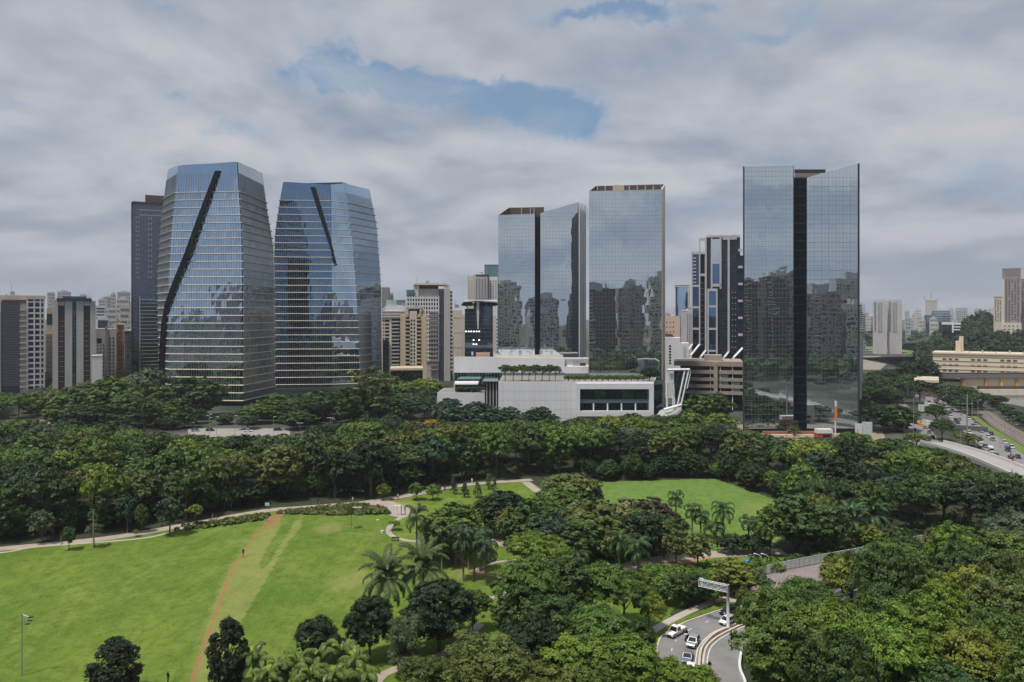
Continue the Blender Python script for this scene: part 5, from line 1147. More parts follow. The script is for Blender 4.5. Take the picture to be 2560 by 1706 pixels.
hero('near6', 1180, 1650, 140, 95, 'olive', 'low feathery olive tree in the bottom edge next to the wide olive tree')
hero('near6', 1375, 1680, 170, 94, 'olive', 'feathery olive tree top just entering the bottom edge at the centre')
hero('near1', 1318, 1408, 165, 119, 'mid', 'leafy green tree at the top left of the big foreground clump')
hero('near2', 1300, 1475, 170, 112, 'dark', 'dark leafy tree on the left side of the big foreground clump')
hero('near2', 1405, 1405, 175, 120, 'dark', 'tall dark tree at the crest of the big foreground clump')
hero('near1', 1480, 1420, 150, 121, 'mid', 'green tree right of the crest in the big foreground clump')
hero('near2', 1385, 1505, 190, 107, 'dark', 'dark tree in the middle of the big foreground clump')
hero('near1', 1560, 1440, 140, 121, 'mid', 'green tree near the right side of the big foreground clump')
hero('near4', 1622, 1488, 90, 120, 'yellow', 'yellow-green layered tree just left of the road')
hero('near1', 1500, 1530, 200, 106, 'mid', 'broad green tree in the lower middle of the big foreground clump')
hero('near2', 1420, 1600, 190, 99, 'bright', 'bright leafy tree low in the big foreground clump, left part')
hero('near1', 1540, 1600, 200, 99, 'bright', 'bright leafy tree low in the big foreground clump, right part')
hero('near1', 1660, 1652, 110, 97, 'bright', 'bright green tree at the bottom edge hiding the queueing cars')
hero('near1', 1740, 1672, 120, 95, 'bright', 'bright green tree top reaching over the kerb at the bottom edge')
hero('near2', 1598, 1562, 105, 103, 'dark', 'dark tree directly left of the white pickup')
hero('near1', 1320, 1560, 160, 101, 'deep', 'shadowy tree between the feathery olive tree and the big green clump')
hero('near6', 1500, 1660, 160, 95, 'mid', 'loose green tree at the bottom edge right of centre')
# --- middle
hero('near4', 1343, 1342, 168, 147, 'bright', 'flat layered bright green tree in the middle, right of the palm group')
hero('round1', 1130, 1266, 180, 156, 'mid', 'leafy bright tree behind the group of tall palms')
hero('round2', 1080, 1300, 95, 158, 'mid', 'leafy green tree at the left back of the tall palm group')
for a in [('round2',1265,1232,126,171,'deep','dark glossy tree at the left end of the central thicket'),('round2',1225,1240,92,176,'dark','dark tree behind the left end of the central thicket'),('round1',1310,1262,138,161,'dark','dark green tree in the front left of the central thicket'),('dome2',1350,1250,138,166,'mid','green tree at the back of the central thicket, below the walkway'),
          ('dome1',1400,1225,126,186,'mid','spreading tree right of the cross path in the central thicket'),('dome3',1430,1188,138,192,'olive','broad olive tree left of the playing field'),('round2',1480,1215,69,190,'deep','small dark tree at the left corner of the playing field'),('dome1',1370,1290,138,156,'blue','bluish tree in the front of the central thicket'),
          ('dome3',1480,1258,172,161,'olive','wide olive tree in the middle of the central thicket'),('round1',1530,1300,126,154,'olive','dull olive tree beside the fan palm'),('round2',1450,1300,138,155,'dark','dark tree just right of the fan palm'),('round1',1565,1252,114,163,'cream','cream-flowering tree at the near edge of the playing field'),
          ('round1',1625,1250,138,163,'brown','reddish dark tree at the near edge of the playing field'),('round2',1600,1285,138,156,'deep','deep green tree in front of the cream-flowering tree'),('dome1',1660,1290,103,157,'dark','dark tree under the drooping palm by the playing field'),
          ('small1',1690,1325,80,152,'olive','slender olive tree beside the curved path'),('small1',1745,1335,85,150,'olive','second slender olive tree beside the curved path'),('bush1',1835,1345,85,160,'deep','dark bush below the tall palms at the field edge'),('bush1',1885,1345,90,160,'deep','second dark bush below the palms at the field edge'),
          ('small1',1925,1265,86,158,'mid','loose green tree at the right end of the playing field'),('round1',1990,1240,149,161,'dark','dark spreading tree right of the playing field'),('round2',2060,1260,138,157,'dark','dark tree behind the ramp railing, left part'),
          ('round1',1835,1400,125,136,'yellow','yellow-green rounded tree above the gantry sign'),('small2',1905,1440,60,132,'dark','small dark tree at the kerb bend right of the gantry'),('small1',1860,1470,45,126,'olive','thin young tree beside the pink paving'),
          ('small1',1690,1440,90,131,'dark','dark roadside tree nearest the big foreground clump'),('small1',1745,1446,85,131,'deep','dark roadside tree in the middle of the verge'),('small1',1785,1455,70,132,'mid','roadside tree closest to the gantry pole'),('near5',1720,1440,110,136,'dark','dark leafy tree behind the roadside row'),
          ('bush1',1600,1440,80,138,'mid','low bush on the slope below the red path'),('bush1',1660,1445,80,140,'bright','second low bush on the slope below the red path'),('bush1',1720,1425,60,143,'bright','third low bush on the slope below the red path'),('bush1',1650,1470,60,132,'dark','dark low bush at the foot of the slope'),
          ('bush1',1890,1400,60,146,'mid','round bush behind the white lamp hoops'),('bush1',1935,1398,55,146,'bright','bright bush beside the white lamp hoops'),('bush1',2000,1395,90,150,'dark','dark hedge bush in front of the ramp railing'),('round2',2165,1315,85,162,'yellow','yellow-green rounded tree above the ramp railing'),('bush1',2080,1385,120,154,'mid','spreading bush against the ramp railing'),('bush1',2120,1394,75,149,'mid','leafy bush overhanging the ramp railing, leftmost of four'),('near1',2200,1370,90,147,'mid','leafy bush overhanging the ramp railing, second of four'),('near1',2272,1350,95,145,'dark','leafy bush overhanging the ramp railing, third of four'),('near1',2345,1334,95,143,'olive','leafy bush overhanging the ramp railing, rightmost of four'),('bush1',2245,1330,75,160,'dark','dark round bush beyond the ramp railing')]:
    hero(*a)
# --- small lawn-side trees on the left
for a in [('small1',105,1277,66,167,'sage','grey-green small tree at the left end of the garden path'),('small1',172,1318,42,162,'dark','small round dark tree on the lawn left of the lamp post'),('small2',236,1312,44,164,'sage','small umbrella-shaped tree behind the left lamp post'),('small1',318,1238,58,175,'blue','tall bluish young tree beside the main path'),
          ('small1',354,1262,36,175,'olive','thin olive young tree beside the main path'),('small1',424,1245,76,173,'blue','large bluish young tree at the path fork'),('small2',487,1264,42,180,'yellow','sunlit yellow-green young tree right of the path fork'),('small2',340,1325,18,172,'mid','tiny sapling between the two paths'),
          ('small1',959,1210,38,206,'yellow','small yellow-green tree at the plaza, left of the pair'),('small1',1040,1208,42,206,'mid','left tree of the pair above the plaza lawn'),('small1',1082,1212,42,206,'bright','right tree of the pair above the plaza lawn'),('small2',878,1262,22,178,'olive','thin sapling on the lawn left of the cross-arm lamp'),
          ('small2',985,1303,34,177,'bright','small leaning tree inside the loop path'),('round1',930,1130,60,216,'olive','tall slender tree with a pale trunk at the front of the woodland'),
          ('shrub1',1134,1188,24,213,'dark','conical shrub at the upper path, first from the left'),('shrub1',1162,1204,28,209,'dark','conical shrub at the upper path, second from the left'),('shrub1',1194,1203,30,209,'mid','conical shrub at the upper path, third from the left'),('shrub1',1221,1182,24,219,'olive','conical shrub at the upper path, fourth from the left'),('shrub1',1235,1190,20,216,'mid','conical shrub at the upper path, rightmost'),('shrub1',1098,1208,18,214,'dark','little conical shrub left of the others at the upper path')]:
    hero(*a)
# --- big trees by the left towers and rear landmarks
for a in [('tall1',165,985,120,345,'mid','broad green tree at the left of the tall rear cluster'),('tall2',215,962,130,350,'dark','dark tall tree in the rear cluster, left of the summit'),('tall1',275,942,150,345,'mid','highest tree of the rear cluster in front of the grey building'),('tall2',330,985,120,335,'dark','dark tree on the right of the rear cluster summit'),('tall2',225,1010,130,320,'deep','very dark tree at the foot of the rear cluster'),('airy1',300,1030,120,322,'dark','olive-dark tree at the foot of the rear cluster, right part'),
          ('dome3',370,925,96,400,'sage','pale grey-green tree against the dark slab tower'),('round1',485,948,165,372,'dark','wide dark tree in front of the left bulging tower'),('cone1',462,986,70,338,'dark','pointed dark tree standing before the left bulging tower'),('tall2',400,1010,90,345,'mid','green tree between the rear cluster and the pointed tree'),('round2',420,1045,70,335,'deep','deep green tree under the pointed tree'),
          ('round2',640,1012,90,352,'mid','light green tree below the gap of the twin towers'),('tall1',690,985,100,372,'mid','green tree before the base of the second bulging tower'),('tall1',740,1000,110,356,'dark','dark dense tree before the second bulging tower'),('tall1',800,985,100,375,'blue','bluish tree right of the dense dark tree'),('round1',745,1030,90,335,'dark','dark tree behind the forecourt'),('round2',620,1040,60,335,'blue','small bluish tree at the forecourt edge'),
          ('airy1',925,925,150,330,'olive','tall airy eucalyptus with a pale trunk right of the twin towers'),('airy1',880,965,110,322,'dark','dark airy tree left of the tall eucalyptus'),('cone1',990,985,70,322,'dark','pointed dark tree right of the tall eucalyptus'),('dome1',1005,955,110,392,'mid','green tree below the beige tower'),('dome3',1065,950,90,410,'yellow','yellow-green flat tree below the grey tower'),('dome2',1020,990,120,352,'blue','bluish dark tree left of the white west wing'),
          ('round1',1120,1000,110,325,'blue','bluish domed tree below the white west wing, left'),('round1',1195,1008,110,322,'blue','bluish domed tree below the white west wing, right'),('round1',1270,1020,100,320,'blue','bluish dense tree against the white mall wall'),('round1',1350,1020,95,318,'deep','dark domed tree against the white mall wall'),('dome3',1080,1052,60,300,'gold','yellow-flowering flat tree among the dark woodland'),('dome3',1035,1055,60,303,'olive','olive flat tree beside the yellow-flowering one'),
          ('round1',1745,990,90,352,'mid','green tree between the parking building and the tallest tower'),('round1',1790,985,90,356,'dark','dark tree close to the left edge of the tallest tower'),('round1',1730,1035,90,312,'bright','bright green tree at the woodland edge left of the tallest tower'),('round2',1800,1035,85,312,'bright','second bright green tree at the woodland edge near the tallest tower'),('dome1',1650,1040,90,308,'mid','bright leafy tree below the steel canopy'),
          ('round1',2240,1015,120,330,'dark','dark domed tree right of the tallest tower')]:
    hero(*a)
# roof garden trees
rz = Z(957, 333)+.05; roof = []
for k, (px, w) in enumerate([(1263,34),(1283,34),(1305,36),(1322,30),(1338,30),(1355,34),(1373,30),(1388,28)]):
    d = 336+(k % 3)*2; tp = Z(914+(k % 2)*3, d)-rz
    tree('small2', X(px, d), d, tp, w/F*d*1.15, 'dark', hr_, f'small dark tree in the roof garden of the white mall, {ordinal(k+1)} from the left', 'roof garden trees', z0=rz)
tree('round2', X(1624,338), 338, Z(919,338)-rz, 48/F*338, 'deep', hr_, 'large round dark tree at the right end of the mall roof', z0=rz)
for k in range(14):
    px = 1420+k*14.5; tree('bush1', X(px,337), 337, 2.6, 5, 'olive' if k % 2 else 'mid', hr_, f'low hedge bush on the mall roof below the slab tower, {ordinal(k+1)} from left', 'roof hedge bushes', z0=rz)
for k in range(5): tree('bush1', X(1150+k*17,352), 352, 2.2, 5, 'dark', hr_, f'low bush on the roof of the mall west wing, {ordinal(k+1)} from the left', 'west wing roof bushes', z0=Z(982,350)+.06)
for k in range(3): tree('bush1', X(1168+k*30,471), 473, 4, 9, 'deep', hr_, f'dark bush on the terrace of the navy glass building, {ordinal(k+1)} from the left', 'terrace bushes', z0=C7.z(772))
# --- scattered woodland
n0 = scatter('of the central thicket', 'central thicket trees', [(1215,1350),(1260,1330),(1480,1345),(1700,1350),(1715,1385),(1600,1396),(1500,1405),(1400,1392),(1310,1368),(1240,1352)], 6.3, (6,10), (7,10.5), [('round1',2),('round2',2),('dome1',1),('small1',.6)], [('dark',3),('olive',2),('mid',1.5),('deep',1.5),('blue',.7)], [(1200,1262),(1330,1258),(1450,1270),(1550,1268),(1650,1272),(1720,1315)], seed=15, avoid_trees=False)
ROADZ = GP([(2210,1000),(2300,985),(2450,1010),(2700,1110),(2760,1190),(2380,1190),(2255,1150),(2245,1090)])
BELT_CAP = [(-300,1060),(0,1056),(90,1058),(150,1066),(300,1068),(480,1098),(720,1094),(800,1070),(900,1050),(1060,1062),(1250,1062),(1400,1052),(1500,1052),(1560,1040),(1700,1040),(1850,1078),(1990,1105),(2010,1110),(2130,1088),(2250,1105),(2330,1128),(2400,1148),(2450,1178),(2520,1200),(2620,1215),(2800,1230)]
MIXB = [('dome1',3),('dome2',3),('dome3',2),('round1',2),('round2',2),('flat1',1.6),('flat2',1.2),('airy1',.7)]
TB = [('dark',4),('mid',4),('olive',2.2),('deep',2.2),('blue',1.6),('bright',1.2),('yellow',.5),('brown',.35),('sage',.8)]
n1 = scatter('behind the lawn', 'woodland belt trees', [(-300,1385),(0,1358),(261,1331),(457,1298),(675,1262),(827,1250),(947,1242),(1045,1222),(1150,1202),(1210,1196),(1450,1192),(1780,1176),(1960,1215),(2030,1240),(2060,1100),(1820,1108),(1500,1078),(1000,1085),(820,1090),(400,1106),(150,1100),(0,1120),(-300,1128)],
    8.3, (11.5,15.5), (10,15), MIXB, TB, BELT_CAP, avoid=[GP([(1340,1290),(1420,1180),(1340,1196),(1300,1230)])], seed=4)
n2 = scatter('right of the playing field', 'woodland trees right of the field', [(1985,1240),(2050,1110),(2250,1112),(2400,1150),(2500,1200),(2800,1240),(2860,1430),(2450,1345),(2320,1355),(2180,1375),(2030,1395),(2000,1330),(2010,1290)],
    8.2, (9,13.5), (9,13.5), MIXB, TB, BELT_CAP, avoid=[GP([(1880,1490),(1960,1425),(2180,1385),(2470,1335),(2500,1365),(2200,1430),(1960,1495)])], seed=8, minh=3.2)
n3 = scatter('of the lower right wood', 'near wood at the lower right', [(1985,1600),(2065,1540),(2200,1475),(2420,1410),(2900,1400),(3000,1900),(1990,1900),(1935,1760),(1935,1640)],
    6.6, (8,14), (9,13), [('near1',3),('near2',2),('near3',3),('near4',2),('near6',.6)], [('mid',4),('bright',2.6),('dark',2.6),('olive',1),('sage',1.8),('yellow',.6),('blue',.6)],
    [(1840,1560),(1880,1530),(1900,1512),(1960,1480),(2010,1425),(2100,1412),(2180,1385),(2230,1372),(2300,1356),(2360,1342),(2440,1322),(2560,1305),(2800,1290)], seed=6)
n4 = scatter('at the far left street', 'street trees at the far left', [(-300,1062),(0,1050),(150,1040),(420,1060),(420,985),(150,965),(-300,965)], 10.5, (7,13), (10,15), [('dome1',1),('dome3',1),('round1',1)], [('yellow',1.5),('bright',1.5),('sage',2),('olive',1),('mid',1)], [(-300,980),(0,985),(60,985),(110,970),(160,950),(420,930)], seed=9)
n5 = scatter('below the twin towers', 'trees at the foot of the twin towers', [(390,1066),(470,1066),(560,1064),(860,1066),(1060,1062),(1090,1000),(900,990),(560,1008),(400,1020)], 9.5, (10,16), (11,16), [('dome1',1),('dome2',1),('round1',1)], [('mid',2),('dark',2),('blue',1)], [(390,1000),(470,1010),(520,1040),(600,1036),(660,1010),(700,990),(850,980),(1100,975)], seed=10)
n6 = scatter('by the highway', 'dark trees along the highway', [(2160,1085),(2150,975),(2200,940),(2330,942),(2350,975),(2300,978),(2255,1000),(2235,1012),(2240,1080)], 12, (9,15), (11,17), [('dome1',2),('dome2',2),('flat1',1)], [('deep',3),('dark',3),('blue',1)], [(2100,935),(2160,935),(2240,925),(2300,940),(2400,960)], seed=12)
n7 = scatter('beside the railway', 'trees between highway and railway', [(2330,985),(2350,965),(2450,985),(2500,1020),(2440,1030),(2420,1045),(2370,1018)], 11, (6,11), (9,13), [('dome1',2),('round1',2)], [('deep',3),('dark',3),('olive',1)], [(2300,960),(2400,968),(2500,990)], seed=13, minh=3)
n8 = scatter('along the river wall', 'trees along the river wall', [(2450,992),(2475,992),(2700,1090),(2800,1120),(2800,1150),(2640,1100),(2540,1060)], 9, (5,9), (8,11), [('round1',2),('dome2',2)], [('deep',3),('dark',3)], [(2400,985),(2460,990),(2560,1040),(2800,1120)], seed=14, minh=2.5)
for a in [('flat2',2290,1085,60,280,'olive','olive tree on the traffic island between highway lanes'),('dome2',2355,1050,60,305,'dark','dark tree on the traffic island right of the booths'),('dome1',2420,1085,70,290,'olive','olive mound of trees below the grey footbridge'),('dome2',2340,1012,60,345,'dark','dark tree beside the highway booths'),('dome3',2300,955,80,430,'deep','deep green tree beside the warehouse roof'),('dome1',2270,905,60,520,'deep','dark tree clump on the river shore left'),('dome2',2310,902,70,520,'deep','dark tree clump on the river shore right'),
          ('shrub1',1985,1060,44,317,'olive','spiky palm-like plant on the tower forecourt')]: hero(*a)
for nm_, gp_, po_, cp_ in [('at the belt edge', 'low trees along the belt edge', [(-300,1378),(0,1352),(261,1326),(457,1293),(675,1258),(827,1246),(947,1238),(1045,1219),(1150,1200),(1210,1194),(1210,1186),(1045,1206),(827,1233),(675,1243),(457,1277),(261,1308),(0,1332),(-300,1358)], [(-300,1290),(0,1280),(261,1258),(457,1225),(675,1195),(827,1180),(1045,1160),(1210,1140)]),
        ('at the field edge', 'low trees along the field edge', [(1450,1204),(1600,1200),(1785,1194),(1975,1255),(2010,1262),(1990,1235),(1800,1180),(1600,1186),(1450,1190)], [(1400,1130),(1600,1120),(1785,1118),(2000,1170)])]:
    scatter(nm_, gp_, po_, 4.6, (4.5,8), (6,9), [('round1',2),('round2',2),('bush1',1)], [('deep',3),('dark',3),('mid',.8),('blue',.6)], cp_, seed=51, minh=2.5, avoid_trees=False)
print('TREES', n1, n2, n3, n4, n5, n6, n7, n8, len(TREES))

# far woods: uncountable, one mass each
def forest_mass(name, label, poly_world, n, hfun, w, tint, seed):
    rs = np.random.RandomState(seed); xs = [p[0] for p in poly_world]; ys = [p[1] for p in poly_world]; C_, R_ = [], []
    while len(C_) < n:
        x = rs.uniform(min(xs), max(xs)); y = rs.uniform(min(ys), max(ys))
        if in_poly([x], [y], poly_world)[0]: C_.append((x, y, hfun(x, y)+rs.uniform(-2, 3))); R_.append(w*(.7+.6*rs.rand()))
    C_, R_ = np.array(C_), np.array(R_)
    me = leaf_mesh(name, C_, R_, None, rs, w*.34, 22, 4, .8, m=leafmat(name+'_leaves', use_obj=False, col=COLS[tint], nscale=.05, var=.4))
    o = link(name, me); tag(o, label, 'wood', kind='stuff'); return o
def at(px, d): return (X(px, d), d)
hillm = mat('hill_earth', (.03,.05,.025), .95, var=.3, scale=.05)
def hill(name, pts, d0, d1):
    b = MB(); n = len(pts)
    for (a, ya), (c, yc) in zip(pts, pts[1:]):
        b.quad((X(a,d0),d0,0), (X(c,d0),d0,0), (X(c,d1),d1,max(0,Z(yc,d1))), (X(a,d1),d1,max(0,Z(ya,d1))))
        b.quad((X(a,d1),d1,max(0,Z(ya,d1))), (X(c,d1),d1,max(0,Z(yc,d1))), (X(c,d1)*1.1,d1*1.3,0), (X(a,d1)*1.1,d1*1.3,0))
    return tag(b.build(name, hillm), kind='structure')
HP = [(2330,856),(2380,836),(2420,818),(2446,803),(2484,800),(2520,812),(2700,815)]
hill('hill', HP, 870, 1000)
HP2 = [(2290,892),(2340,880),(2420,868),(2500,862),(2700,858)]
hill('hill', HP2, 610, 700)
def hz_(x, y):
    px = 1280+F*x/y; hp, d0, d1 = (HP, 870, 1000) if y > 800 else (HP2, 610, 700); z1 = max(0, Z(cap_at(px, hp), d1)); return max(0, min(1, (y-d0)/(d1-d0)))*z1+5
forest_mass('hillside_wood', 'dark wooded hill behind the cream residential towers at the right', [at(2330,875), at(2600,875), at(2600,1010), at(2340,1010)], 260, hz_, 8, 'deep', 31)
forest_mass('slope_wood', 'dark belt of trees directly behind the long cream building', [at(2300,612), at(2640,612), at(2640,720), at(2300,720)], 260, hz_, 6, 'deep', 35)
forest_mass('riverside_wood', 'dark band of trees on the far river bank', [at(2160,1350), at(2340,1350), at(2340,1800), at(2160,1800)], 160, lambda x, y: 5, 10, 'blue', 32)
forest_mass('distant_wood', 'hazy distant tree canopy across the right horizon', [at(2160,1200), at(2700,1200), at(2700,1700), at(2160,1700)], 260, lambda x, y: 7, 14, 'blue', 33)
forest_mass('wood_below', 'tree canopy below and behind the viewpoint, mirrored in the glass towers', [(-330,-62),(380,-62),(380,72),(-330,72)], 620, lambda x, y: 8, 6.5, 'dark', 36)
forest_mass('city_greenery', 'street greenery between the buildings on the left', [at(-40,480), at(300,500), at(300,560), at(-40,540)], 60, lambda x, y: 5, 7, 'olive', 34)
# low undergrowth inside the woodland so the ground under the crowns is not bare
def under(name, label, poly, n, tint, seed, w=1.6):
    P_ = GP(poly); rs = np.random.RandomState(seed); xs = [p[0] for p in P_]; ys = [p[1] for p in P_]
    x = rs.uniform(min(xs), max(xs), n); y = rs.uniform(min(ys), max(ys), n); k = in_poly(x, y, P_); C_ = np.stack([x[k], y[k], np.full(k.sum(), .4)], 1)
    me = leaf_mesh(name, C_, np.full(len(C_), w), None, rs, .5, 8, 5, .7, m=leafmat(name+'_leaves', use_obj=False, col=COLS[tint]))
    tag(link(name, me), label, 'undergrowth', kind='stuff')
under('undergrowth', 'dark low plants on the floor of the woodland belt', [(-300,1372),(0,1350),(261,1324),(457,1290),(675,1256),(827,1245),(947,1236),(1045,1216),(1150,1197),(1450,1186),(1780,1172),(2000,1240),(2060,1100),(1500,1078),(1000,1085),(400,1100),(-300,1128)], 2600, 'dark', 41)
under('ground_cover', 'low leafy ground cover in front of the plaza', [(690,1284),(760,1276),(900,1262),(965,1275),(975,1286),(900,1288),(800,1290)], 500, 'olive', 42, .6)
under('ground_cover', 'low leafy ground cover along the main path at the left', [(457,1318),(675,1286),(660,1300),(560,1316),(440,1328)], 500, 'olive', 43, .5)
under('ground_cover', 'low leafy planting on the slope beside the road', [(1600,1420),(1700,1425),(1790,1420),(1800,1450),(1700,1470),(1620,1490)], 500, 'mid', 44, .8)
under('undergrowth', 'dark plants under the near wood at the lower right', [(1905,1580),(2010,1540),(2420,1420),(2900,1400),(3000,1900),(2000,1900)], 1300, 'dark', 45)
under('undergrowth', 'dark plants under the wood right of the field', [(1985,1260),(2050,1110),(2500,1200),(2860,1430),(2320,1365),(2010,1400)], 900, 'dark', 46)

# ------------------------------------------------------------------ palms
def frond_mesh(name, Lf, droop, nl, lw, ll, up0, plume=False, seed=1):
    rs = random.Random(seed); b = MB(); pts = []; ang = up0; p = Vector((0,0,0)); st = Lf/10
    for i in range(11):
        pts.append(p.copy()); p = p+Vector((cos(ang)*st, 0, sin(ang)*st)); ang -= droop*(.35+.13*i)/10*2.0
    b.tube(pts, [.05-.004*i for i in range(11)], 4, 0, cap=False)
    for i in range(nl):
        t = .12+.88*(i+.5)/nl; k = min(9, int(t*10)); q = pts[k].lerp(pts[k+1], t*10-k) if k < 10 else pts[10]; d = (pts[k+1]-pts[k]).normalized()
        l = ll*(sin(pi*min(1, .12+t*.86))**.6)*(.85+.3*rs.random())
        for s in (-1, 1):
            side = Vector((0, s, 0)); dr = Vector((0,0,-1))*(.35+.5*rs.random()); out = (side*.9+d*.55+dr*(.5 if not plume else rs.uniform(-.6,.9))).normalized()
            mid = q+out*l*.55; tip = q+(out+Vector((0,0,-.55))).normalized()*l; w = d*lw*.5
            b.quad(q-w*.6, q+w*.6, mid+w, mid-w, 0); b.poly([mid-w, mid+w, tip], 0)
    me = b.mesh(name, [PALMLEAF]); at_ = me.attributes.new('shade', 'FLOAT', 'FACE'); at_.data.foreach_set('value', [rs.random() for _ in b.f]); return me
def fan_mesh(name, seed):
    rs = random.Random(seed); b = MB(); b.tube([Vector((0,0,0)), Vector((.7,0,.35))], [.03,.02], 4)
    c = Vector((.7,0,.35))
    for i in range(13):
        a = radians(-75+i*12.5); o = Vector((cos(a), sin(a), .15)).normalized(); t = c+o*1.1+Vector((0,0,-.25)); s = Vector((-o.y, o.x, 0))*.09
        b.quad(c, c+o*.5-s, t, c+o*.5+s)
    me = b.mesh(name, [PALMLEAF]); at_ = me.attributes.new('shade', 'FLOAT', 'FACE'); at_.data.foreach_set('value', [rs.random() for _ in b.f]); return me
FR = {'arch': [frond_mesh('frond_arch', 3.9, 1.9, 26, .14, .80, .95, seed=1), frond_mesh('frond_arch', 3.9, 1.6, 26, .14, .80, .45, seed=2)],
      'plume': [frond_mesh('frond_plume', 3.2, 2.3, 26, .14, .55, .9, True, 3), frond_mesh('frond_plume', 3.2, 2.5, 26, .14, .55, .4, True, 4)],
      'broad': [frond_mesh('frond_broad', 2.6, 1.7, 17, .24, .62, 1.0, seed=5), frond_mesh('frond_broad', 2.6, 1.9, 17, .24, .62, .5, seed=6)],
      'feather': [frond_mesh('frond_feather', 5.2, 1.35, 28, .20, .95, 1.15, seed=7), frond_mesh('frond_feather', 5.2, 1.5, 28, .20, .95, .75, seed=8)],
      'fan': [fan_mesh('fan_leaf', 9), fan_mesh('fan_leaf', 10)]}
def palm_proto(kind, h, tr, n, seed, name):
    rs = random.Random(seed); root = link(name, None, loc=(0,0,-500)); root.empty_display_size = .5
    b = MB(); b.tube([Vector((0,0,-.2)), Vector((.04,0,h*.15)), Vector((0,.05,h*.6)), Vector((0,0,h*.94))], [tr*1.4, tr*1.05, tr*.95, tr*.85], 8); b.build('trunk', PBARK, root, smooth=True)
    if kind in ('arch', 'plume', 'broad'):
        b = MB(); b.tube([Vector((0,0,h*.93)), Vector((0,0,h+.35))], [tr*.95, tr*.45], 7); cs = b.build('crownshaft', PALMLEAF, root, smooth=True); cs.color = (.11,.19,.05,1)
    for i in range(n):
        lay = i/n; me = FR[kind][0 if lay < .5 else 1]; f = link('frond', me, root, loc=(0,0,h+(.25 if lay < .5 else 0)), rot=(rs.uniform(-.2,.2), -.35+lay*.9+rs.uniform(-.12,.12), i*2.399+rs.uniform(-.2,.2)), scale=(rs.uniform(.85,1.1),)*3)
    if kind == 'broad': 
        f = link('spear_leaf', FR[kind][0], root, loc=(0,0,h+.2), rot=(0,-.75,seed), scale=(.7,)*3)
    reg(root); return root
PP = {'arch': (palm_proto('arch', 6.6, .20, 15, 1, 'palm_tree'), 6.6), 'plume': (palm_proto('plume', 6.0, .19, 16, 2, 'queen_palm'), 6.0), 'broad': (palm_proto('broad', 3.3, .14, 11, 3, 'foxtail_palm'), 3.3),
      'feather': (palm_proto('feather', 5.0, .22, 26, 4, 'feather_palm'), 5.0), 'fan': (palm_proto('fan', 5.6, .20, 26, 5, 'fan_palm'), 5.6)}
def palm(kind, px, pyc, pyb, label, tint=(.045,.095,.022), d=None, rot=None, fs=1.0, z0=0):
    """crown centre row pyc, base row pyb"""
    d = d or D(pyb); h = Z(pyc, d); root, hp = PP[kind]; s = h/hp
    c = dup(root, (X(px, d), d, z0), hr_.uniform(0, 6.28) if rot is None else rot, (1, 1, s), label, None); c['category'] = 'palm tree'
    for k in COL.objects:
        pass
    for k in c.children if False else KC(c):
        if k.name.startswith('frond') or k.name.startswith('spear'):
            k.scale = (k.scale[0]*fs, k.scale[1]*fs, k.scale[2]*fs/s)
            j = hr_.uniform(.8, 1.2); k.color = (tint[0]*j, tint[1]*j, tint[2]*j, 1)
            if k.name.startswith('spear'): k.color = (.20,.32,.03,1)
    return c
def dup_children(root, c):
    pass
_last = []
_od = dup
def dup(root, loc, rz=0, scale=1.0, label=None, color=None):
    c = root.copy(); COL.objects.link(c); c.location = loc; c.rotation_euler = (0, 0, rz); c.scale = (scale,)*3 if isinstance(scale, (int, float)) else scale
    if label: c['label'] = label
    _last.clear()
    for ch in KIDS[root.name]:
        k = ch.copy(); COL.objects.link(k); k.parent = c; _last.append(k)
        if color is not None: k.color = (*color, 1)
        for s in KIDS.get(ch.name, []):
            q = s.copy(); COL.objects.link(q); q.parent = k
    return c
def KC(c): return list(_last)
palm('arch', 1042, 1292, 1425, 'tall slim palm standing alone left of the palm group', (.04,.085,.025), fs=1.0)
for i, (px, a, b_) in enumerate([(1158,1345,1455),(1186,1352,1452),(1215,1372,1465),(1105,1335,1425),(1140,1330,1418),(1125,1362,1400),(1172,1340,1425),(1080,1350,1400),(1200,1345,1430)]):
    palm('plume', px, a, b_, f'queen palm in the group of tall palms beside the lawn, {["front left","front middle","front right","far left","back left","centre back","back middle","leftmost back","back right"][i]} one', (.045,.085,.033), fs=1.4)
for px, a, b_, l, k in [(1594,1372,1465,'large drooping palm over the curved path, in the centre','arch'),(1548,1352,1432,'palm just left of the large drooping palm','arch'),(1445,1392,1425,'low bright palm left of the curved path bend','arch'),(1535,1430,1460,'short palm under the large drooping palm','broad'),
                        (1730,1275,1345,'drooping palm at the near edge of the playing field','plume'),(1752,1290,1345,'second drooping palm at the near edge of the playing field','plume'),(1808,1278,1350,'tall palm standing in front of the playing field','arch'),(1785,1322,1352,'small palm beside the tall palm at the field edge','arch'),(1872,1305,1365,'dark arching palm at the right of the field edge','plume'),(1895,1318,1375,'second dark arching palm at the right of the field edge','plume'),
                        (1690,1245,1330,'palm crown rising behind the reddish tree','plume'),(2080,1240,1330,'grey-green palm in the woodland right of the field','plume'),(2180,1290,1360,'large-leaved palm in the shade above the ramp','feather'),(2130,1300,1372,'second large-leaved palm in the shade above the ramp','feather'),(1985,1062,1108,'short palm on the forecourt of the tallest tower','fan'),(550,1190,1262,'pale-fronded palm at the front of the woodland belt','feather')]:
    palm(k, px, a, b_, l, (.05,.10,.03) if k != 'feather' else (.06,.12,.045), fs=1.15 if k != 'feather' else 1.0)
palm('fan', 1413, 1300, 1366, 'fan palm with a reddish trunk in the central thicket', (.085,.115,.05), fs=1.25)
palm('feather', 965, 1450, 0, 'left one of the two arching feathery palms above the dark round trees', (.09,.135,.05), d=120, fs=1.1)
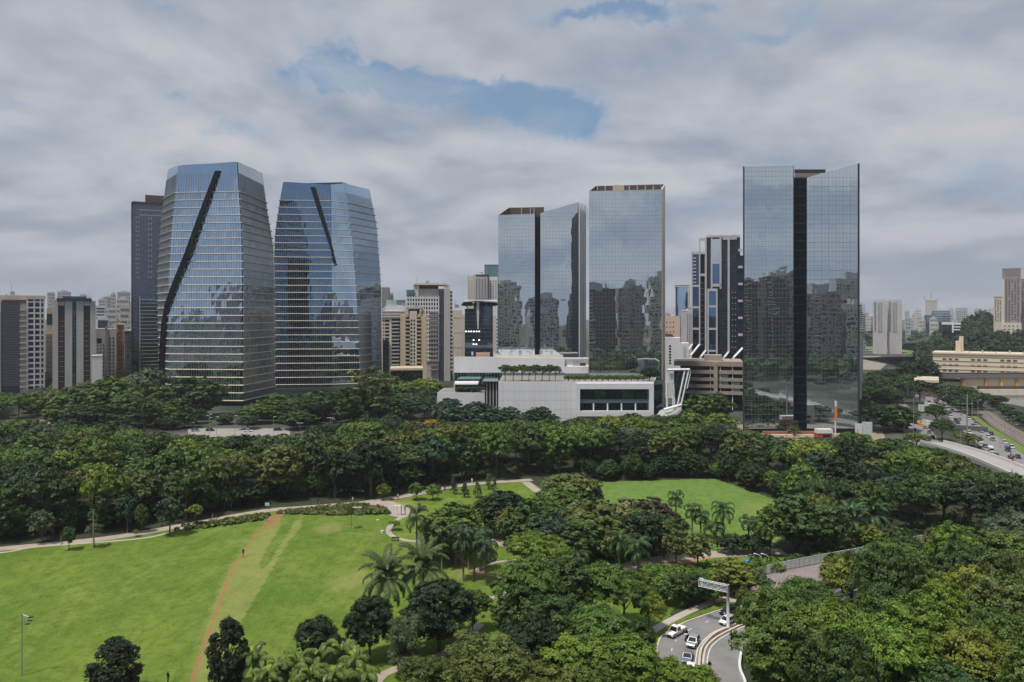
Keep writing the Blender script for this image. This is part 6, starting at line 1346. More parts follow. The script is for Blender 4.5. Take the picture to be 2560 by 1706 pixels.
palm('feather', 1058, 1428, 0, 'right one of the two arching feathery palms above the dark round trees', (.09,.135,.05), d=124, fs=1.2)
for i, (px, py, d) in enumerate([(632,1655,101),(690,1680,99),(742,1668,100),(800,1655,101),(852,1640,103),(888,1668,99),(668,1700,97),(775,1700,97),(832,1700,98),(910,1702,97)]):
    palm('broad', px, py, 0, f'light green foxtail palm along the bottom edge, {ordinal([0,2,3,5,7,8,1,4,6,9][i]+1)} from the left', (.115,.185,.04), d=d, fs=1.3)
palm('feather', 1925, 1570, 0, 'feathery palm among the trees at the right kerb', (.05,.11,.035), d=112, fs=.8)
# ------------------------------------------------------------------ vehicles
def carpaint(name, col, metal=.0): return mat(name, col, .28, metal, var=.03, spec=.7)
CP_ = {'white': carpaint('white_car_paint', (.82,.82,.82)), 'silver': carpaint('silver_car_paint', (.42,.44,.46), .5), 'grey': carpaint('grey_car_paint', (.20,.23,.27), .4), 'black': carpaint('black_car_paint', (.012,.014,.02)), 'red': carpaint('red_car_paint', (.35,.03,.03)), 'blue': carpaint('blue_car_paint', (.05,.09,.2))}
CGL = mat('car_glass', (.012,.016,.02), .06, spec=1.0); TYRE = mat('tyre_rubber', (.015,.015,.015), .9); HEAD = mat('headlight_lens', (.75,.75,.78), .15); TAIL = mat('tail_light_lens', (.30,.01,.01), .3); BUMP = mat('black_plastic', (.02,.02,.022), .7); CHR = mat('alloy_rim', (.45,.46,.48), .3, .8)
def car(kind, paint, loc, rz, label, group='cars on the curved road'):
    """front towards +x"""
    root = empty('car' if kind != 'pickup' else 'pickup_truck', label, 'car' if kind != 'pickup' else 'pickup', loc, rz, group); root.scale = (.74,.80,.84)
    Lc, Wc, Hc = {'suv': (4.4,1.82,1.62), 'sedan': (4.5,1.78,1.46), 'hatch': (4.0,1.74,1.50), 'pickup': (5.2,1.85,1.75)}[kind]
    g = .24; bl = Hc*.56
    lower = {'suv': [(-.5,.30),(-.5,.92*bl),(-.47,bl),(.20,bl),(.44,bl*.90),(.495,bl*.70),(.5,.34)], 'sedan': [(-.5,.30),(-.5,.85*bl),(-.47,bl),(.20,bl),(.43,bl*.84),(.495,bl*.66),(.5,.34)],
             'hatch': [(-.5,.30),(-.5,.9*bl),(-.47,bl),(.24,bl),(.45,bl*.84),(.495,bl*.66),(.5,.34)], 'pickup': [(-.5,.38),(-.5,.9*bl),(-.49,bl*1.0),(.22,bl),(.46,bl*.93),(.495,bl*.72),(.5,.42)]}[kind]
    cab = {'suv': [(-.48,bl),(-.40,Hc*.97),(-.30,Hc),(.02,Hc*.99),(.08,Hc*.965),(.24,bl)], 'sedan': [(-.42,bl),(-.27,Hc*.97),(-.18,Hc),(.02,Hc*.99),(.07,Hc*.96),(.25,bl)],
           'hatch': [(-.49,bl),(-.42,Hc*.96),(-.32,Hc),(.04,Hc*.99),(.10,Hc*.96),(.29,bl)], 'pickup': [(-.12,bl),(-.10,Hc*.97),(-.06,Hc),(.08,Hc*.99),(.12,Hc*.96),(.24,bl)]}[kind]
    b = MB(); n = len(lower)
    def loft(prof, w0, w1, zt0, zt1, mi=0):
        L_, R_ = [], []
        for (u, z) in prof:
            t = (z-zt0)/(zt1-zt0+1e-6); w = (w0+(w1-w0)*max(0, min(1, t)))*Wc/2; k = 1-.10*max(0, abs(u)-.36)/.14
            L_.append((u*Lc, w*k, z)); R_.append((u*Lc, -w*k, z))
        for i in range(len(prof)):
            j = (i+1) % len(prof); b.quad(L_[i], L_[j], R_[j], R_[i], mi)
        b.poly(L_[::-1], mi); b.poly(R_, mi)
    loft(lower, .97, 1.0, .3, bl); loft(cab, .94, .76, bl, Hc)
    if kind == 'pickup': b.box(-.5*Lc+.02, -.12*Lc, Wc*.44, Wc*.495, bl, bl+.12); b.box(-.5*Lc+.02, -.12*Lc, -Wc*.495, -Wc*.44, bl, bl+.12); b.box(-.5*Lc+.02, -.5*Lc+.10, -Wc*.44, Wc*.44, bl, bl+.12)
    b.build('body', CP_[paint], root)
    def glassp(name, pts): q = MB(); q.poly(pts); q.build(name, CGL, root)
    f0, f1 = cab[-1], cab[-2]; e = .015
    def wz(z): return (.94+(.76-.94)*(z-bl)/(Hc-bl))*Wc/2
    za, zb_ = bl+.05, f1[1]-.03; tx = lambda z: f0[0]*Lc+(f1[0]-f0[0])*Lc*(z-f0[1])/(f1[1]-f0[1])+.02
    glassp('windshield', [(tx(za),-wz(za)*.92,za+e),(tx(za),wz(za)*.92,za+e),(tx(zb_),wz(zb_)*.9,zb_+e),(tx(zb_),-wz(zb_)*.9,zb_+e)])
    r0, r1 = cab[0], cab[1]; tr = lambda z: r0[0]*Lc+(r1[0]-r0[0])*Lc*(z-r0[1])/(r1[1]-r0[1])-.02
    glassp('rear_window', [(tr(za+.1),wz(za)*.88,za+.1),(tr(za+.1),-wz(za)*.88,za+.1),(tr(zb_),-wz(zb_)*.88,zb_),(tr(zb_),wz(zb_)*.88,zb_)])
    for s in (1, -1):
        xa0, xa1, xb0, xb1 = r0[0]*Lc+.18, f0[0]*Lc-.22, r1[0]*Lc+.12, f1[0]*Lc-.10; xm0, xm1 = (xa0+xa1)/2+.05, (xb0+xb1)/2+.05
        for (p0, p1, q0, q1) in ((xa0, xm0-.04, xb0, xm1-.04), (xm0+.04, xa1, xm1+.04, xb1)):
            pts = [(p0, s*(wz(za)+e), za), (p1, s*(wz(za)+e), za), (q1, s*(wz(zb_)+e), zb_), (q0, s*(wz(zb_)+e), zb_)]; glassp('side_window', pts if s < 0 else pts[::-1])
        m_ = MB(); m_.box(f0[0]*Lc-.38, f0[0]*Lc-.22, s*Wc*.48 if s > 0 else s*Wc*.48-.2, s*Wc*.48+.2 if s > 0 else s*Wc*.48, bl+.02, bl+.17); m_.build('mirror', CP_[paint], root)
        m_ = MB(); m_.box(Lc*.455, Lc*.503, min(s*Wc*.26, s*Wc*.44), max(s*Wc*.26, s*Wc*.44), bl*.66, bl*.82); m_.build('headlight', HEAD, root)
        m_ = MB(); m_.box(-Lc*.504, -Lc*.48, min(s*Wc*.32, s*Wc*.46), max(s*Wc*.32, s*Wc*.46), bl*.72, bl*.98); m_.build('tail_light', TAIL, root)
        for u in (-.31, .32):
            m_ = MB(); m_.tube([Vector((u*Lc, s*(Wc/2-.22), .33)), Vector((u*Lc, s*(Wc/2+.015), .33))], [.33,.33], 14); wh = m_.build('wheel', TYRE, root)
            m_ = MB(); m_.tube([Vector((u*Lc, s*(Wc/2-.02), .33)), Vector((u*Lc, s*(Wc/2+.03), .33))], [.20,.20], 10); m_.build('rim', CHR, wh)
    m_ = MB(); m_.box(Lc*.47, Lc*.507, -Wc*.25, Wc*.25, bl*.42, bl*.64); m_.build('grille', BUMP, root)
    m_ = MB(); m_.box(Lc*.46, Lc*.508, -Wc*.45, Wc*.45, .24, .36); m_.box(-Lc*.508, -Lc*.46, -Wc*.45, Wc*.45, .24, .4); m_.build('bumper', BUMP, root)
    return root
def head_from(a, b):
    p, q = G(*a), G(*b); return atan2(q.y-p.y, q.x-p.x)
RZ = .055
def onroad(px, py): g = G(px, py); return (g.x, g.y, RZ)
car('suv', 'black', onroad(1822,1536), head_from((1850,1530),(1800,1545)), 'black SUV furthest up the curved road, partly behind the gantry pole')
car('hatch', 'white', onroad(1818,1560), head_from((1850,1550),(1795,1573)), 'white hatchback directly behind the gantry pole')
car('pickup', 'white', onroad(1690,1588), head_from((1720,1572),(1668,1600)), 'white double-cab pickup in the left lane of the curved road')
car('suv', 'silver', onroad(1733,1614), head_from((1748,1596),(1724,1628)), 'silver SUV just behind the motorcycle, in the middle of the queue')
car('sedan', 'grey', onroad(1719,1652), head_from((1726,1634),(1715,1668)), 'grey-blue sedan below the silver SUV on the curved road')
car('suv', 'white', onroad(1726,1690), head_from((1730,1670),(1724,1706)), 'white car mostly hidden by leaves at the bottom of the curved road')
# people ---------------------------------------------------------------
SKIN = mat('skin', (.30,.18,.12), .6); HAIR = mat('dark_hair', (.015,.012,.01), .8)
CL = {'black': mat('black_cloth', (.015,.015,.018), .9), 'white': mat('white_cloth', (.75,.75,.75), .9), 'red': mat('pink_red_cloth', (.55,.06,.10), .9), 'blue': mat('blue_cloth', (.03,.25,.45), .9), 'grey': mat('grey_cloth', (.2,.2,.22), .9), 'teal': mat('teal_cloth', (.1,.35,.33), .9)}
def skin_body(name, joints, edges, radii, mats_fn, mats):
    me = bpy.data.meshes.new(name); me.from_pydata(joints, edges, []); ob = bpy.data.objects.new(name, me); COL.objects.link(ob)
    md = ob.modifiers.new('s', 'SKIN'); sv_ = me.skin_vertices[0].data
    for i, r in enumerate(radii): sv_[i].radius = (r, r) if isinstance(r, (int, float)) else r
    sv_[0].use_root = True
    ob.modifiers.new('u', 'SUBSURF').levels = 1
    dg = C.evaluated_depsgraph_get(); m2 = bpy.data.meshes.new_from_object(ob.evaluated_get(dg)); bpy.data.objects.remove(ob)
    m2.name = name; m2.materials.clear()
    for x in mats: m2.materials.append(x)
    for p in m2.polygons: p.material_index = mats_fn(p.center); p.use_smooth = True
    return m2
def person_mesh(pose, top, bottom):
    w = pose == 'walk'; a = .22 if w else .06
    J = [(0,0,.95),(0,0,1.15),(0,0,1.38),(0,0,1.50),(.02,0,1.60),(.02,0,1.70), (0,.10,.90),(a*.7,.11,.50),(a*.2-.02,.11,.09),(a*.2+.16,.11,.03), (0,-.10,.90),(-a*.4,-.11,.50),(-a*1.6,-.11,.10),(-a*1.6+.15,-.11,.03),
         (0,.19,1.40),(-a*.5,.25,1.14),(a*.3,.26,.90),(a*.3+.03,.26,.80), (0,-.19,1.40),(a*.5,-.25,1.14),(a*1.0,-.25,.92),(a*1.1+.03,-.25,.83)]
    E = [(0,1),(1,2),(2,3),(3,4),(4,5),(0,6),(6,7),(7,8),(8,9),(0,10),(10,11),(11,12),(12,13),(2,14),(14,15),(15,16),(16,17),(2,18),(18,19),(19,20),(20,21)]
    Rr = [(.15,.12),(.135,.11),(.16,.12),.055,.09,.085,.09,.065,.045,.04,.09,.065,.045,.04,.06,.045,.035,.035,.06,.045,.035,.035]
    def fn(c):
        if c.z > 1.49: return 2 if c.z < 1.66 and c.x > -.02 else 3
        if abs(c.y) > .22 and c.z < 1.12: return 2
        if c.z > .93: return 0
        return 1 if c.z > .09 else 4
    return skin_body('person_body', J, E, Rr, fn, [CL[top], CL[bottom], SKIN, HAIR, BUMP])
PM = {}
def person(px, py, pose, top, bottom, label, rz=0, z0=.05):
    k = (pose, top, bottom)
    if k not in PM: PM[k] = person_mesh(*k)
    g = G(px, py); o = link('person', PM[k], loc=(g.x, g.y, z0), rot=(0,0,rz)); return tag(o, label, 'person')
person(608,1393,'walk','black','black','person in black walking on the dirt track across the lawn', 1.2)
person(667,1305,'stand','teal','grey','person in a teal top standing where the dirt track meets the path', 2)
person(531,1302,'walk','red','grey','person in a pink-red top walking on the main path', .2)
person(798,1270,'walk','blue','grey','person in blue and grey on the main path left of the plaza', .3)
person(795,1262,'stand','black','black','person in dark clothes beside the one in blue on the main path', 3)
person(882,1258,'walk','white','grey','person in white by the trees above the plaza', .5)
person(995,1250,'walk','white','black','person in a white top walking behind the plaza', 2.6)
person(1112,1230,'stand','black','black','person in black on the upper path near the conical shrubs', 1)
person(1180,1210,'walk','white','white','person in white between the conical shrubs', 1)
person(1213,1512,'walk','blue','blue','person in bright blue on the lower right path', 2)
person(1670,1399,'walk','white','grey','person in white on the curved path', 2.9)
person(1642,1390,'stand','white','black','person in white standing off the curved path', 1)
person(420,1710,'stand','black','black','person in black at the bottom edge of the lawn', 1)
person(1420,1376,'stand','white','grey','person in white beside the fan palm trunk', 1)
# two-wheelers
def wheel(mb, x, r, z, w=.05):
    mb.tube([Vector((x,-w,z)), Vector((x,w,z))], [r, r], 12)
def rider_mesh(top):
    J = [(-.15,0,.88),(-.08,0,1.1),(.05,0,1.32),(.08,0,1.42),(.12,0,1.52),(.12,0,1.62),(-.05,.12,.85),(.25,.15,.72),(.15,.15,.35),(.28,.15,.30),(-.05,-.12,.85),(.25,-.15,.72),(.15,-.15,.35),(.28,-.15,.30),(.08,.19,1.32),(.22,.27,1.12),(.45,.25,1.05),(.08,-.19,1.32),(.22,-.27,1.12),(.45,-.25,1.05)]
    E = [(0,1),(1,2),(2,3),(3,4),(4,5),(0,6),(6,7),(7,8),(8,9),(0,10),(10,11),(11,12),(12,13),(2,14),(14,15),(15,16),(2,17),(17,18),(18,19)]
    Rr = [(.16,.13),(.14,.12),(.17,.13),.06,.12,.12,.09,.075,.05,.045,.09,.075,.05,.045,.065,.05,.04,.065,.05,.04]
    return skin_body('rider_body', J, E, Rr, lambda c: 0 if c.z > .9 and c.z < 1.44 else (3 if c.z >= 1.44 else 1), [CL[top], CL['black'], SKIN, BUMP])
def motorcycle(px, py, rz, top, wh, label, rl, z0=RZ):
    g = G(px, py, 0); root = empty('motorcycle', label, 'motorcycle', (g.x, g.y, z0), rz)
    for x in (-.62, .68):
        b = MB(); wheel(b, x, .30, .30); b.build('wheel', TYRE, root)
    b = MB(); b.tube([Vector((-.75,0,.75)), Vector((-.3,0,.82)), Vector((.1,0,.78)), Vector((.42,0,.86))], [.10,.15,.17,.10], 8); b.build('fairing', CP_[wh], root, smooth=True)
    b = MB(); b.tube([Vector((-.2,0,.45)), Vector((.25,0,.5))], [.2,.18], 8); b.build('engine', BUMP, root)
    b = MB(); b.bar(Vector((.68,0,.3)), Vector((.42,0,.98)), .04); b.bar(Vector((.42,-.33,1.02)), Vector((.42,.33,1.02)), .025); b.bar(Vector((-.62,0,.3)), Vector((-.1,0,.5)), .04); b.build('fork', STEEL, root)
    b = MB(); b.box(.46,.58,-.09,.09,.82,.98); b.build('headlight', HEAD, root)
    p = link('person', rider_mesh(top), loc=(g.x, g.y, z0+.03), rot=(0,0,rz)); tag(p, rl, 'person')
motorcycle(1717,1600, head_from((1724,1592),(1712,1606)), 'black', 'white', 'white motorcycle riding ahead of the silver SUV', 'rider in black on the white motorcycle ahead of the silver SUV')
motorcycle(1774,1682, head_from((1772,1660),(1776,1700)), 'black', 'black', 'dark motorcycle in the right-hand ramp lane at the bottom', 'rider in black on the dark motorcycle in the ramp lane')
pt = OV[3]; g_ = pt
for nm in (1,):
    root = empty('motorcycle', 'motorcycle riding on the curved overpass at the right edge', 'motorcycle', (X(2528,236), 236, 6.05), 2.3)
    for x in (-.62, .68): b = MB(); wheel(b, x, .30, .30); b.build('wheel', TYRE, root)
    b = MB(); b.tube([Vector((-.75,0,.75)), Vector((-.3,0,.82)), Vector((.1,0,.78)), Vector((.42,0,.86))], [.10,.15,.17,.10], 8); b.build('fairing', CP_['blue'], root)
    tag(link('person', rider_mesh('blue'), loc=(X(2528,236), 236, 6.08), rot=(0,0,2.3)), 'rider in blue on the overpass motorcycle', 'person')
# distant cars: small, one mesh each
def small_car(paint, van=False):
    b = MB(); h = 1.45 if not van else 2.1; Lc = 4.2 if not van else 5.2
    b.prism([(-Lc/2,-.85),(Lc/2,-.85),(Lc/2,.85),(-Lc/2,.85)], .3, [.85,.72,.72,.85], 0)
    if van: b.prism([(-Lc/2,-.85),(Lc*.30,-.85),(Lc*.30,.85),(-Lc/2,.85)], .85, h, 0); b.box(Lc*.30,Lc*.40,-.8,.8,.8,1.6,1)
    else:
        n = len(b.v); x = [(-1.9,.78,.85),(1.2,.78,.80),(.55,.62,h),(-1.2,.62,h)]
        L_ = [(a, c, z) for a, c, z in x]; R_ = [(a, -c, z) for a, c, z in x]
        b.poly(L_[::-1], 1); b.poly(R_, 1); b.quad(L_[1], L_[2], R_[2], R_[1], 1); b.quad(L_[2], L_[3], R_[3], R_[2], 0); b.quad(L_[3], L_[0], R_[0], R_[3], 1)
    for u in (-1.3, 1.3):
        for s in (-.86, .70): b.tube([Vector((u,s,.32)), Vector((u,s+.16,.32))], [.32,.32], 8, 2)
    b.box(Lc/2, Lc/2+.02, -.75, -.4, .55, .7, 3); b.box(Lc/2, Lc/2+.02, .4, .75, .55, .7, 3)
    return b.mesh('small_car', [CP_[paint], CGL, TYRE, HEAD])
SM = {(c, v): small_car(c, v) for c in CP_ for v in (False, True)}
rc = random.Random(8); cnt = 0
def traffic(A, B, n, t0, t1, where, flip=0, s0=0., s1=1.):
    global cnt
    a = smooth_line([G(*p) for p in A], 12); b = smooth_line([G(*p) for p in B], 12); used = []
    k = 0
    for q in range(n*12):
        s = rc.uniform(s0, s1)*(len(a)-2); i = int(s); t = rc.choice([t0+(t1-t0)*j/3 for j in range(4)]); p = a[i].lerp(a[i+1], s-i).lerp(b[i].lerp(b[i+1], s-i), t)
        if any((p-u).length < 6.0 for u in used): continue
        used.append(p); d = (a[i+1]-a[i]); k += 1; c = rc.choices(['white','silver','grey','black','red','blue'], [5,4,2,3,.5,.5])[0]; v = rc.random() < .12
        o = link('car', SM[(c, v)], loc=(p.x, p.y, .07), rot=(0,0,atan2(d.y, d.x)+flip+rc.uniform(-.04,.04)), scale=(.85,.88,.9)); tag(o, None, 'van' if v else 'car', 'traffic on the highway'); LST.append((p.y, o, c, v, where))
        if k >= n: break
LST = []
traffic([(2285,990),(2320,1010),(2365,1040),(2405,1075),(2450,1115),(2520,1180)], [(2320,985),(2350,1000),(2400,1030),(2460,1070),(2530,1115),(2640,1180)], 52, .12, .88, 'on the main highway lanes')
traffic([(2225,1005),(2240,1030),(2252,1060),(2262,1085),(2270,1110)], [(2262,1005),(2282,1030),(2310,1060),(2335,1085),(2352,1110)], 12, .15, .85, 'on the left branch road', pi)
traffic([(-100,1078),(0,1066),(130,1050)], [(-100,1115),(0,1105),(140,1096)], 9, .1, .9, 'in the street at the far left')
traffic([(0,1072),(60,1068),(130,1062)],[(0,1090),(60,1088),(130,1085)], 4, .1, .9, 'parked at the far left lot')
traffic([(480,1078),(600,1076),(700,1076)],[(480,1090),(600,1088),(700,1088)], 4, .1, .9, 'on the forecourt behind the woodland')
bywhere = {}
for q in LST: bywhere.setdefault((q[4], q[2], q[3]), []).append(q)
for (wh, c, v), l in bywhere.items():
    l.sort(key=lambda q: q[0])
    for i, q in enumerate(l): q[1]['label'] = f'{c} {"van" if v else "car"} {wh}' + (f', {ordinal(i+1)} nearest of that colour there' if len(l) > 1 else '')

# ------------------------------------------------------------------ street furniture
d_ = 121.6; gt = Vector((X(1820,d_), d_, 0.1)); gan = empty('sign_gantry', 'tall grey cantilever gantry with a lattice sign arm over the curved road', 'gantry', gt)
b = MB(); b.tube([Vector((0,0,0)), Vector((0,0,6.9))], [.26,.22], 10); b.build('post', mat('pale_grey_metal', (.50,.52,.54), .5), gan, smooth=True)
b = MB(); b.box(-.4,.4,-.4,.4,0,.12); b.build('base_plate', STEEL, gan)
e = Vector((X(1748,124.4)-gt.x, 124.4-gt.y, 0)); u = e.normalized(); sd_ = Vector((-u.y, u.x, 0))*.3; b = MB()
for z_ in (6.75, 5.75):
    for s in (-1, 1): b.bar(sd_*s+Vector((0,0,z_)), e+sd_*s+Vector((0,0,z_)), .07)
nn = 9
for i in range(nn+1):
    p = e*(i/nn)
    for s in (-1, 1):
        b.bar(p+sd_*s+Vector((0,0,5.75)), p+sd_*s+Vector((0,0,6.75)), .045)
        if i < nn: q = e*((i+1)/nn); b.bar(p+sd_*s+Vector((0,0,5.75 if i % 2 else 6.75)), q+sd_*s+Vector((0,0,6.75 if i % 2 else 5.75)), .045)
    b.bar(p+sd_+Vector((0,0,6.75)), p-sd_+Vector((0,0,6.75)), .045)
b.build('truss_arm', mat('pale_truss', (.52,.54,.57), .5), gan)
b = MB(); o = -sd_.normalized()*.4
b.quad(e*.88+o+Vector((0,0,5.7)), e*1.02+o+Vector((0,0,5.7)), e*1.02+o+Vector((0,0,6.95)), e*.88+o+Vector((0,0,6.95))); b.build('end_panel', WHITE2, gan)
def lamp(px, pyb, pyt, label, heads, d=None, z0=0, r=.09, group=None):
    d = d or D(pyb); h = Z(pyt, d)-z0; root = empty('lamp_post', label, 'lamp post', (X(px,d), d, z0), 0, group)
    b = MB(); b.tube([Vector((0,0,0)), Vector((0,0,h))], [r, r*.65], 7); b.build('pole', STEEL, root)
    for (ax, az_, kind) in heads:
        hp = Vector((ax, 0, h+az_)); b = MB(); b.bar(Vector((0,0,h+az_ if kind == 'T' else h-.1)), hp, .03); b.build('arm', STEEL, root)
        b = MB(); s = 1 if ax >= 0 else -1; x0, x1 = sorted((ax-.05*s, ax+.55*s)); b.box(x0, x1, -.14, .14, h+az_-.06, h+az_+.06); b.build('lamp_head', WHITE2 if kind != 'D' else DARK, root)
    return root
lamp(55,1691,1534,'tall thin lamp post with three small heads at the left of the lawn', [(1.0,-.5,'D'),(.85,-1.0,'D'),(.5,-1.45,'D')], r=.10)
lamp(233,1376,1276,'lamp post with floodlights on the lawn at the left', [(.5,-1.0,'D'),(-.25,-1.8,'D')])
lamp(893,1331,1268,'lamp post with a short cross arm on the lawn left of the plaza', [(.5,-.05,'T'),(-.5,-.05,'T')])
lamp(980,1375,1340,'short post on the lawn below the loop path', [(.2,-.1,'T')], r=.06)
lamp(1104,1418,1335,'grey lamp post with cross arms inside the palm group', [(.6,-1.2,'T'),(-.6,-1.2,'T')])
lamp(940,1350,1300,'thin post on the lawn with a small top beside the loop path', [(.15,0,'T')], r=.05)
lamp(750,1098,1058,'lamp post at the forecourt left of the tall eucalyptus', [(.8,0,'T'),(-.8,0,'T')]); lamp(826,1100,1045,'double lamp post at the forecourt, left one of the close pair', [(.8,0,'T'),(-.8,0,'T')]); lamp(830,1094,1048,'double lamp post at the forecourt, right one of the close pair', [(.8,0,'T')])
lamp(523,1090,1030,'utility pole with insulators on the forecourt', [(.7,-1,'T'),(-.7,-1.6,'T'),(.7,-2.4,'T')], r=.14); lamp(541,1090,1042,'plain lamp pole right of the utility pole', [(.6,0,'T')]); lamp(587,1088,1040,'lamp pole left of the small bluish tree', [(.6,0,'T')]); lamp(684,1088,1042,'lamp pole near the right end of the forecourt', [(.6,0,'T')])
lamp(2500,0,1476,'tall double-arm street lamp rising out of the wood at the right', [], d=112, r=.12)
sl = empty('street_lamp', 'double-headed curved street lamp rising out of the wood at the lower right', 'street lamp', (X(2545,112), 112, 0)); zt = Z(1500,112)
b = MB(); b.tube([Vector((0,0,0)), Vector((0,0,zt))], [.12,.08], 8); b.build('pole', STEEL, sl)
for a in ((-5.0,.9,2.0),(-4.6,1.6,1.2)):
    b = MB(); b.tube([Vector((0,0,zt-.3)), Vector((a[0]*.4,0,zt+a[2]*.55)), Vector((a[0]*.8,0,zt+a[2]*.85))], .05, 6); b.build('arm', WHITE2, sl)
    b = MB(); b.tube([Vector((a[0]*.78,0,zt+a[2]*.84)), Vector((a[0],0,zt+a[2]))], [.16,.10], 6); b.build('lamp_head', WHITE2, sl)
for i, (px, pb, ptop) in enumerate([(2284,1092,995),(2418,1098,985),(2402,1130,1078),(2440,1140,1090),(2500,1120,1075),(2302,1040,990),(2310,1030,985),(2430,1050,995),(2445,1060,1000),(2528,1110,1040),(2535,1100,1062),(2366,1020,970),(2512,1105,1050)]):
    lamp(px, pb, ptop, f'grey {"pylon" if i == 1 else "lamp pole"} beside the highway, {ordinal(sorted([2284,2418,2402,2440,2500,2302,2310,2430,2445,2528,2535,2366,2512]).index(px)+1)} pole from the left', [(.9,0,'T')] if i != 1 else [(1.6,-4,'T'),(-1.6,-4,'T')], r=.32 if i == 1 else .12)
# white hoops
for px, lab in ((1903,'left'),(1921,'right')):
    g = G(px, 1432); root = empty('light_hoop', f'white bent tubular lamp standard by the ramp, {lab} one of the pair', 'lamp post', (g.x, g.y, 0)); h = Z(1388, g.y)
    b = MB(); b.tube([Vector((0,0,0)), Vector((0,0,h*.9)), Vector((-.4,0,h)), Vector((-1.1,0,h+.25))], .07, 6); b.build('tube', WHITE2, root)
    b = MB(); b.box(-1.5,-1.0,-.12,.12,h+.2,h+.32); b.build('lamp_head', WHITE2, root)
# exercise frames at the plaza
for px, lab, colr in ((988,'left pale','p'),(997,'middle pale','p'),(1008,'right dark','d')):
    g = G(px, 1288); root = empty('exercise_frame', f'{lab} upright bar frame on the plaza', 'frame', (g.x, g.y, .05)); mm = WHITE2 if colr == 'p' else DARK
    for s in (-.5, .5): b = MB(); b.bar(Vector((s,0,0)), Vector((s,0,2.3)), .09); b.build('upright', mm, root)
    b = MB(); z_ = 2.25 if colr == 'p' else .12; b.bar(Vector((-.5,0,z_)), Vector((.5,0,z_)), .09); b.build('crossbar', mm, root)
# small park things
g = G(988, 1353); root = empty('park_bench', 'dark bench beside the loop path', 'bench', (g.x, g.y, .04), -.2)
b = MB(); b.box(-.9,.9,-.22,.22,.40,.46); b.build('seat', BROWN, root); b = MB(); b.box(-.9,.9,.2,.26,.5,.85); b.build('backrest', BROWN, root)
for s in (-.75, .75): b = MB(); b.box(s-.05,s+.05,-.2,.2,0,.4); b.build('leg', DARK, root)
g = G(956, 1333); b = MB(); b.tube([Vector((0,0,0)), Vector((0,0,.55)), Vector((0,0,.7))], [.5,.45,.1], 7); tag(b.build('stone', GREYP, loc=(g.x, g.y, .02)), 'grey boulder at the left bend of the loop path', 'boulder')
g = G(668, 1274); root = empty('information_sign', 'pale green information sign beside the main path', 'sign', (g.x, g.y, .05)); b = MB(); b.box(-.55,.55,-.04,.04,.9,1.7); b.build('board', mat('pale_green_board', (.35,.55,.45), .6), root)
for s in (-.45,.45): b = MB(); b.box(s-.04,s+.04,.05,.1,0,1.6); b.build('post', DARK, root)
g = G(951, 1272); root = empty('cargo_bicycle', 'dark vendor bicycle with a red box parked at the plaza', 'bicycle', (g.x, g.y, .06), .4)
for x in (-.6,.6): b = MB(); wheel(b, x, .33, .33, .03); b.build('wheel', TYRE, root)
b = MB(); b.bar(Vector((-.6,0,.33)), Vector((0,0,.85)), .03); b.bar(Vector((0,0,.85)), Vector((.6,0,.33)), .03); b.bar(Vector((0,0,.3)), Vector((0,0,1.0)), .03); b.build('frame', DARK, root)
b = MB(); b.box(-.95,-.35,-.3,.3,.7,1.2); b.build('box', CL['red'], root)
g = G(1873, 1424); root = empty('parasol', 'small blue parasol on the grass left of the white lamp hoops', 'parasol', (g.x, g.y, .03)); b = MB(); b.bar(Vector((0,0,0)), Vector((0,0,1.9)), .03); b.build('pole', STEEL, root)
b = MB()
for k in range(8):
    a0, a1 = k*pi/4, (k+1)*pi/4; b.poly([(0,0,2.05),(1.1*cos(a0),1.1*sin(a0),1.7),(1.1*cos(a1),1.1*sin(a1),1.7)])
b.build('canopy', mat('blue_canopy', (.02,.22,.65), .7), root)
# tower forecourt
g = G(2062, 1104); root = empty('kiosk', 'red kiosk with a white sign box on the tower forecourt', 'kiosk', (g.x, g.y, 0)); b = MB(); b.box(-3.2,3.0,0,3,0,3.2); b.build('body', mat('red_wall', (.45,.06,.05), .7), root)
b = MB(); b.box(-3.0,3.2,-.3,3,3.21,4.8); b.build('sign_box', WHITE, root); b = MB(); b.box(-.8,2.2,-.1,-.01,.5,2.4); b.build('window', SLOT, root)
g = G(2083, 1107); root = empty('totem_sign', 'tall white totem pole with an orange-red flag panel before the tallest tower', 'totem', (g.x, g.y-2, 0)); h = Z(1002, g.y-2); b = MB(); b.tube([Vector((0,0,0)), Vector((0,0,h))], [.30,.24], 8); b.build('pole', WHITE2, root)
b = MB(); b.box(-.35,.55,-.4,-.25,h*.55,h*.86); b.build('flag_panel', mat('orange_red_panel', (.75,.22,.04), .6), root); b = MB(); b.box(-.3,.5,-.38,-.25,h*.87,h*.99); b.build('white_panel', WHITE, root)
g = G(2162, 1112); root = empty('billboard', 'white angular billboard with orange and green marks right of the tallest tower', 'billboard', (g.x, g.y, 0)); b = MB(); b.box(-3.6,-1.0,0,.5,0,Z(1060,g.y)); b.build('panel', WHITE, root); b = MB(); b.box(-.8,3.0,.2,.7,1.5,Z(1056,g.y)); b.build('panel', mat('pale_green_panel', (.55,.62,.57), .6), root)
b = MB(); b.poly([(-3.3,-.02,1.5),(-2.2,-.02,1.2),(-2.6,-.02,6.2),(-2.9,-.02,6.0)]); b.build('orange_mark', ORP, root); b = MB(); b.box(-.8,1.2,.1,.19,.2,1.6); b.build('red_base', mat('dull_red', (.45,.08,.06), .7), root)
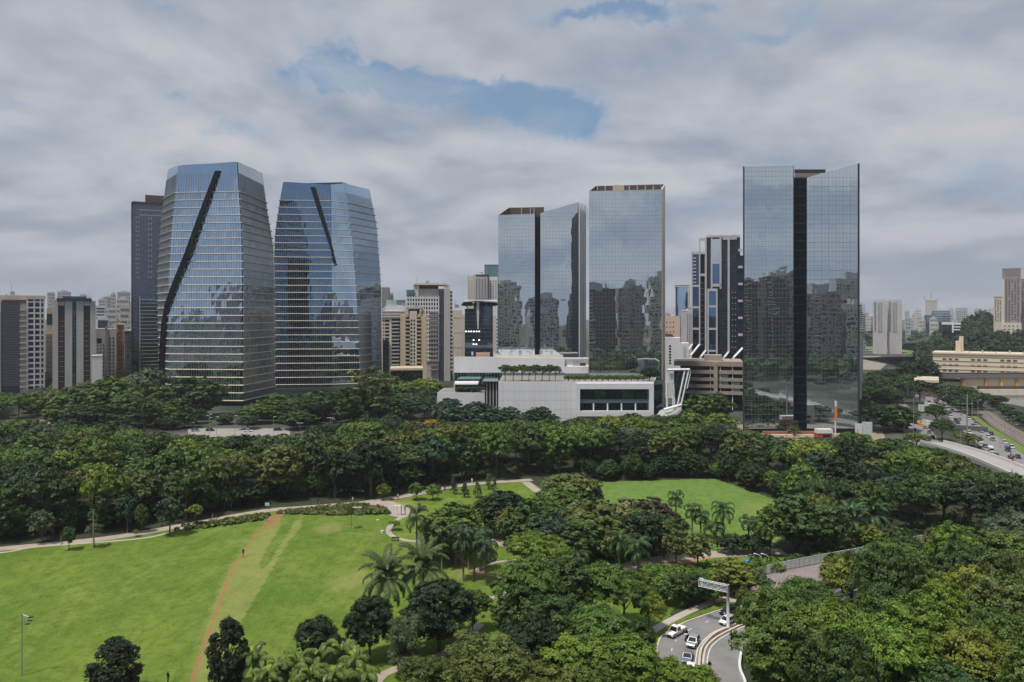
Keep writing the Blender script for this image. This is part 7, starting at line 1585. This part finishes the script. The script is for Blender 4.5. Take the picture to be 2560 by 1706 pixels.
for k in range(3): b = MB(); a = G(1905, 1085+k*6); c = G(2050, 1085+k*6); b.box(a.x, c.x, a.y-1.2, a.y, 0, 1.2-k*.35); tag(b.build('planter_wall', mat('terracotta_wall', (.32,.14,.09), .8) if k != 1 else PBEIGE), f'long low {"brown" if k != 1 else "pale"} planter wall in front of the tallest tower, {["furthest","middle","nearest"][k]} of three', 'wall')
# fence along the far side of the playing field
FP = [G(*p) for p in ((1560,1200),(1680,1196),(1785,1193),(1850,1210),(1920,1238),(1975,1258))]; fc = empty('fence', 'thin dark mesh fence along the far and right side of the playing field', 'fence', FP[0]); FS = smooth_line(FP, 6)
pb_ = MB(); pb_.box(-.05,.05,-.05,.05,0,2.6); pm_ = pb_.mesh('fence_post', DARK)
for a_, c_ in zip(FS, FS[1:]):
    link('post', pm_, fc, loc=a_-FP[0]); b = MB(); p, q = a_-FP[0], c_-FP[0]
    for z_ in (.3, 2.4): b.bar(p+Vector((0,0,z_)), q+Vector((0,0,z_)), .02)
    for s in range(5): w_ = p.lerp(q, s/5); b.bar(w_+Vector((0,0,.1)), w_+Vector((0,0,2.5)), .015)
    b.build('mesh_panel', DARK, fc)
# sheds / kiosk clutter by the highway
for k, (px, py, c, w_, h_) in enumerate([(2328,1068,'white',4,3),(2310,1066,'orange',2.5,1.2),(2318,1030,'white',5,3.5),(2332,1022,'white',5,3)]):
    g = G(px, py); b = MB(); b.prism([(-w_/2,0),(w_/2,0),(w_/2,4),(-w_/2,4)], 0, [h_,h_*.8,h_*.8,h_]); tag(b.build('booth', WHITE2 if c == 'white' else ORP, loc=(g.x, g.y, .05)), ['white booth on the highway island','low orange barrier box beside the white booth','white shed by the highway behind the island','second white shed by the highway, nearer the station'][k], 'booth')
# tidy: prototypes are moved out of the scene
for nm in [p[0].name for p in PROTO.values()]+[p[0].name for p in PP.values()]:
    for ch in KIDS[nm]: bpy.data.objects.remove(ch)
    bpy.data.objects.remove(bpy.data.objects[nm])
# ------------------------------------------------------------------ haze
hm = bpy.data.materials.new('haze_air'); hm.use_nodes = True; t = hm.node_tree; t.nodes.clear()
pv = t.nodes.new('ShaderNodeVolumePrincipled'); pv.inputs['Color'].default_value = (.80,.87,.97,1); pv.inputs['Density'].default_value = .00011; pv.inputs['Anisotropy'].default_value = .1
ho = t.nodes.new('ShaderNodeOutputMaterial'); t.links.new(pv.outputs[0], ho.inputs['Volume'])
m = MB(); m.box(-2600,2600,-320,3700,-1,190); hzo = m.build('haze', hm); hzo['kind'] = 'stuff'
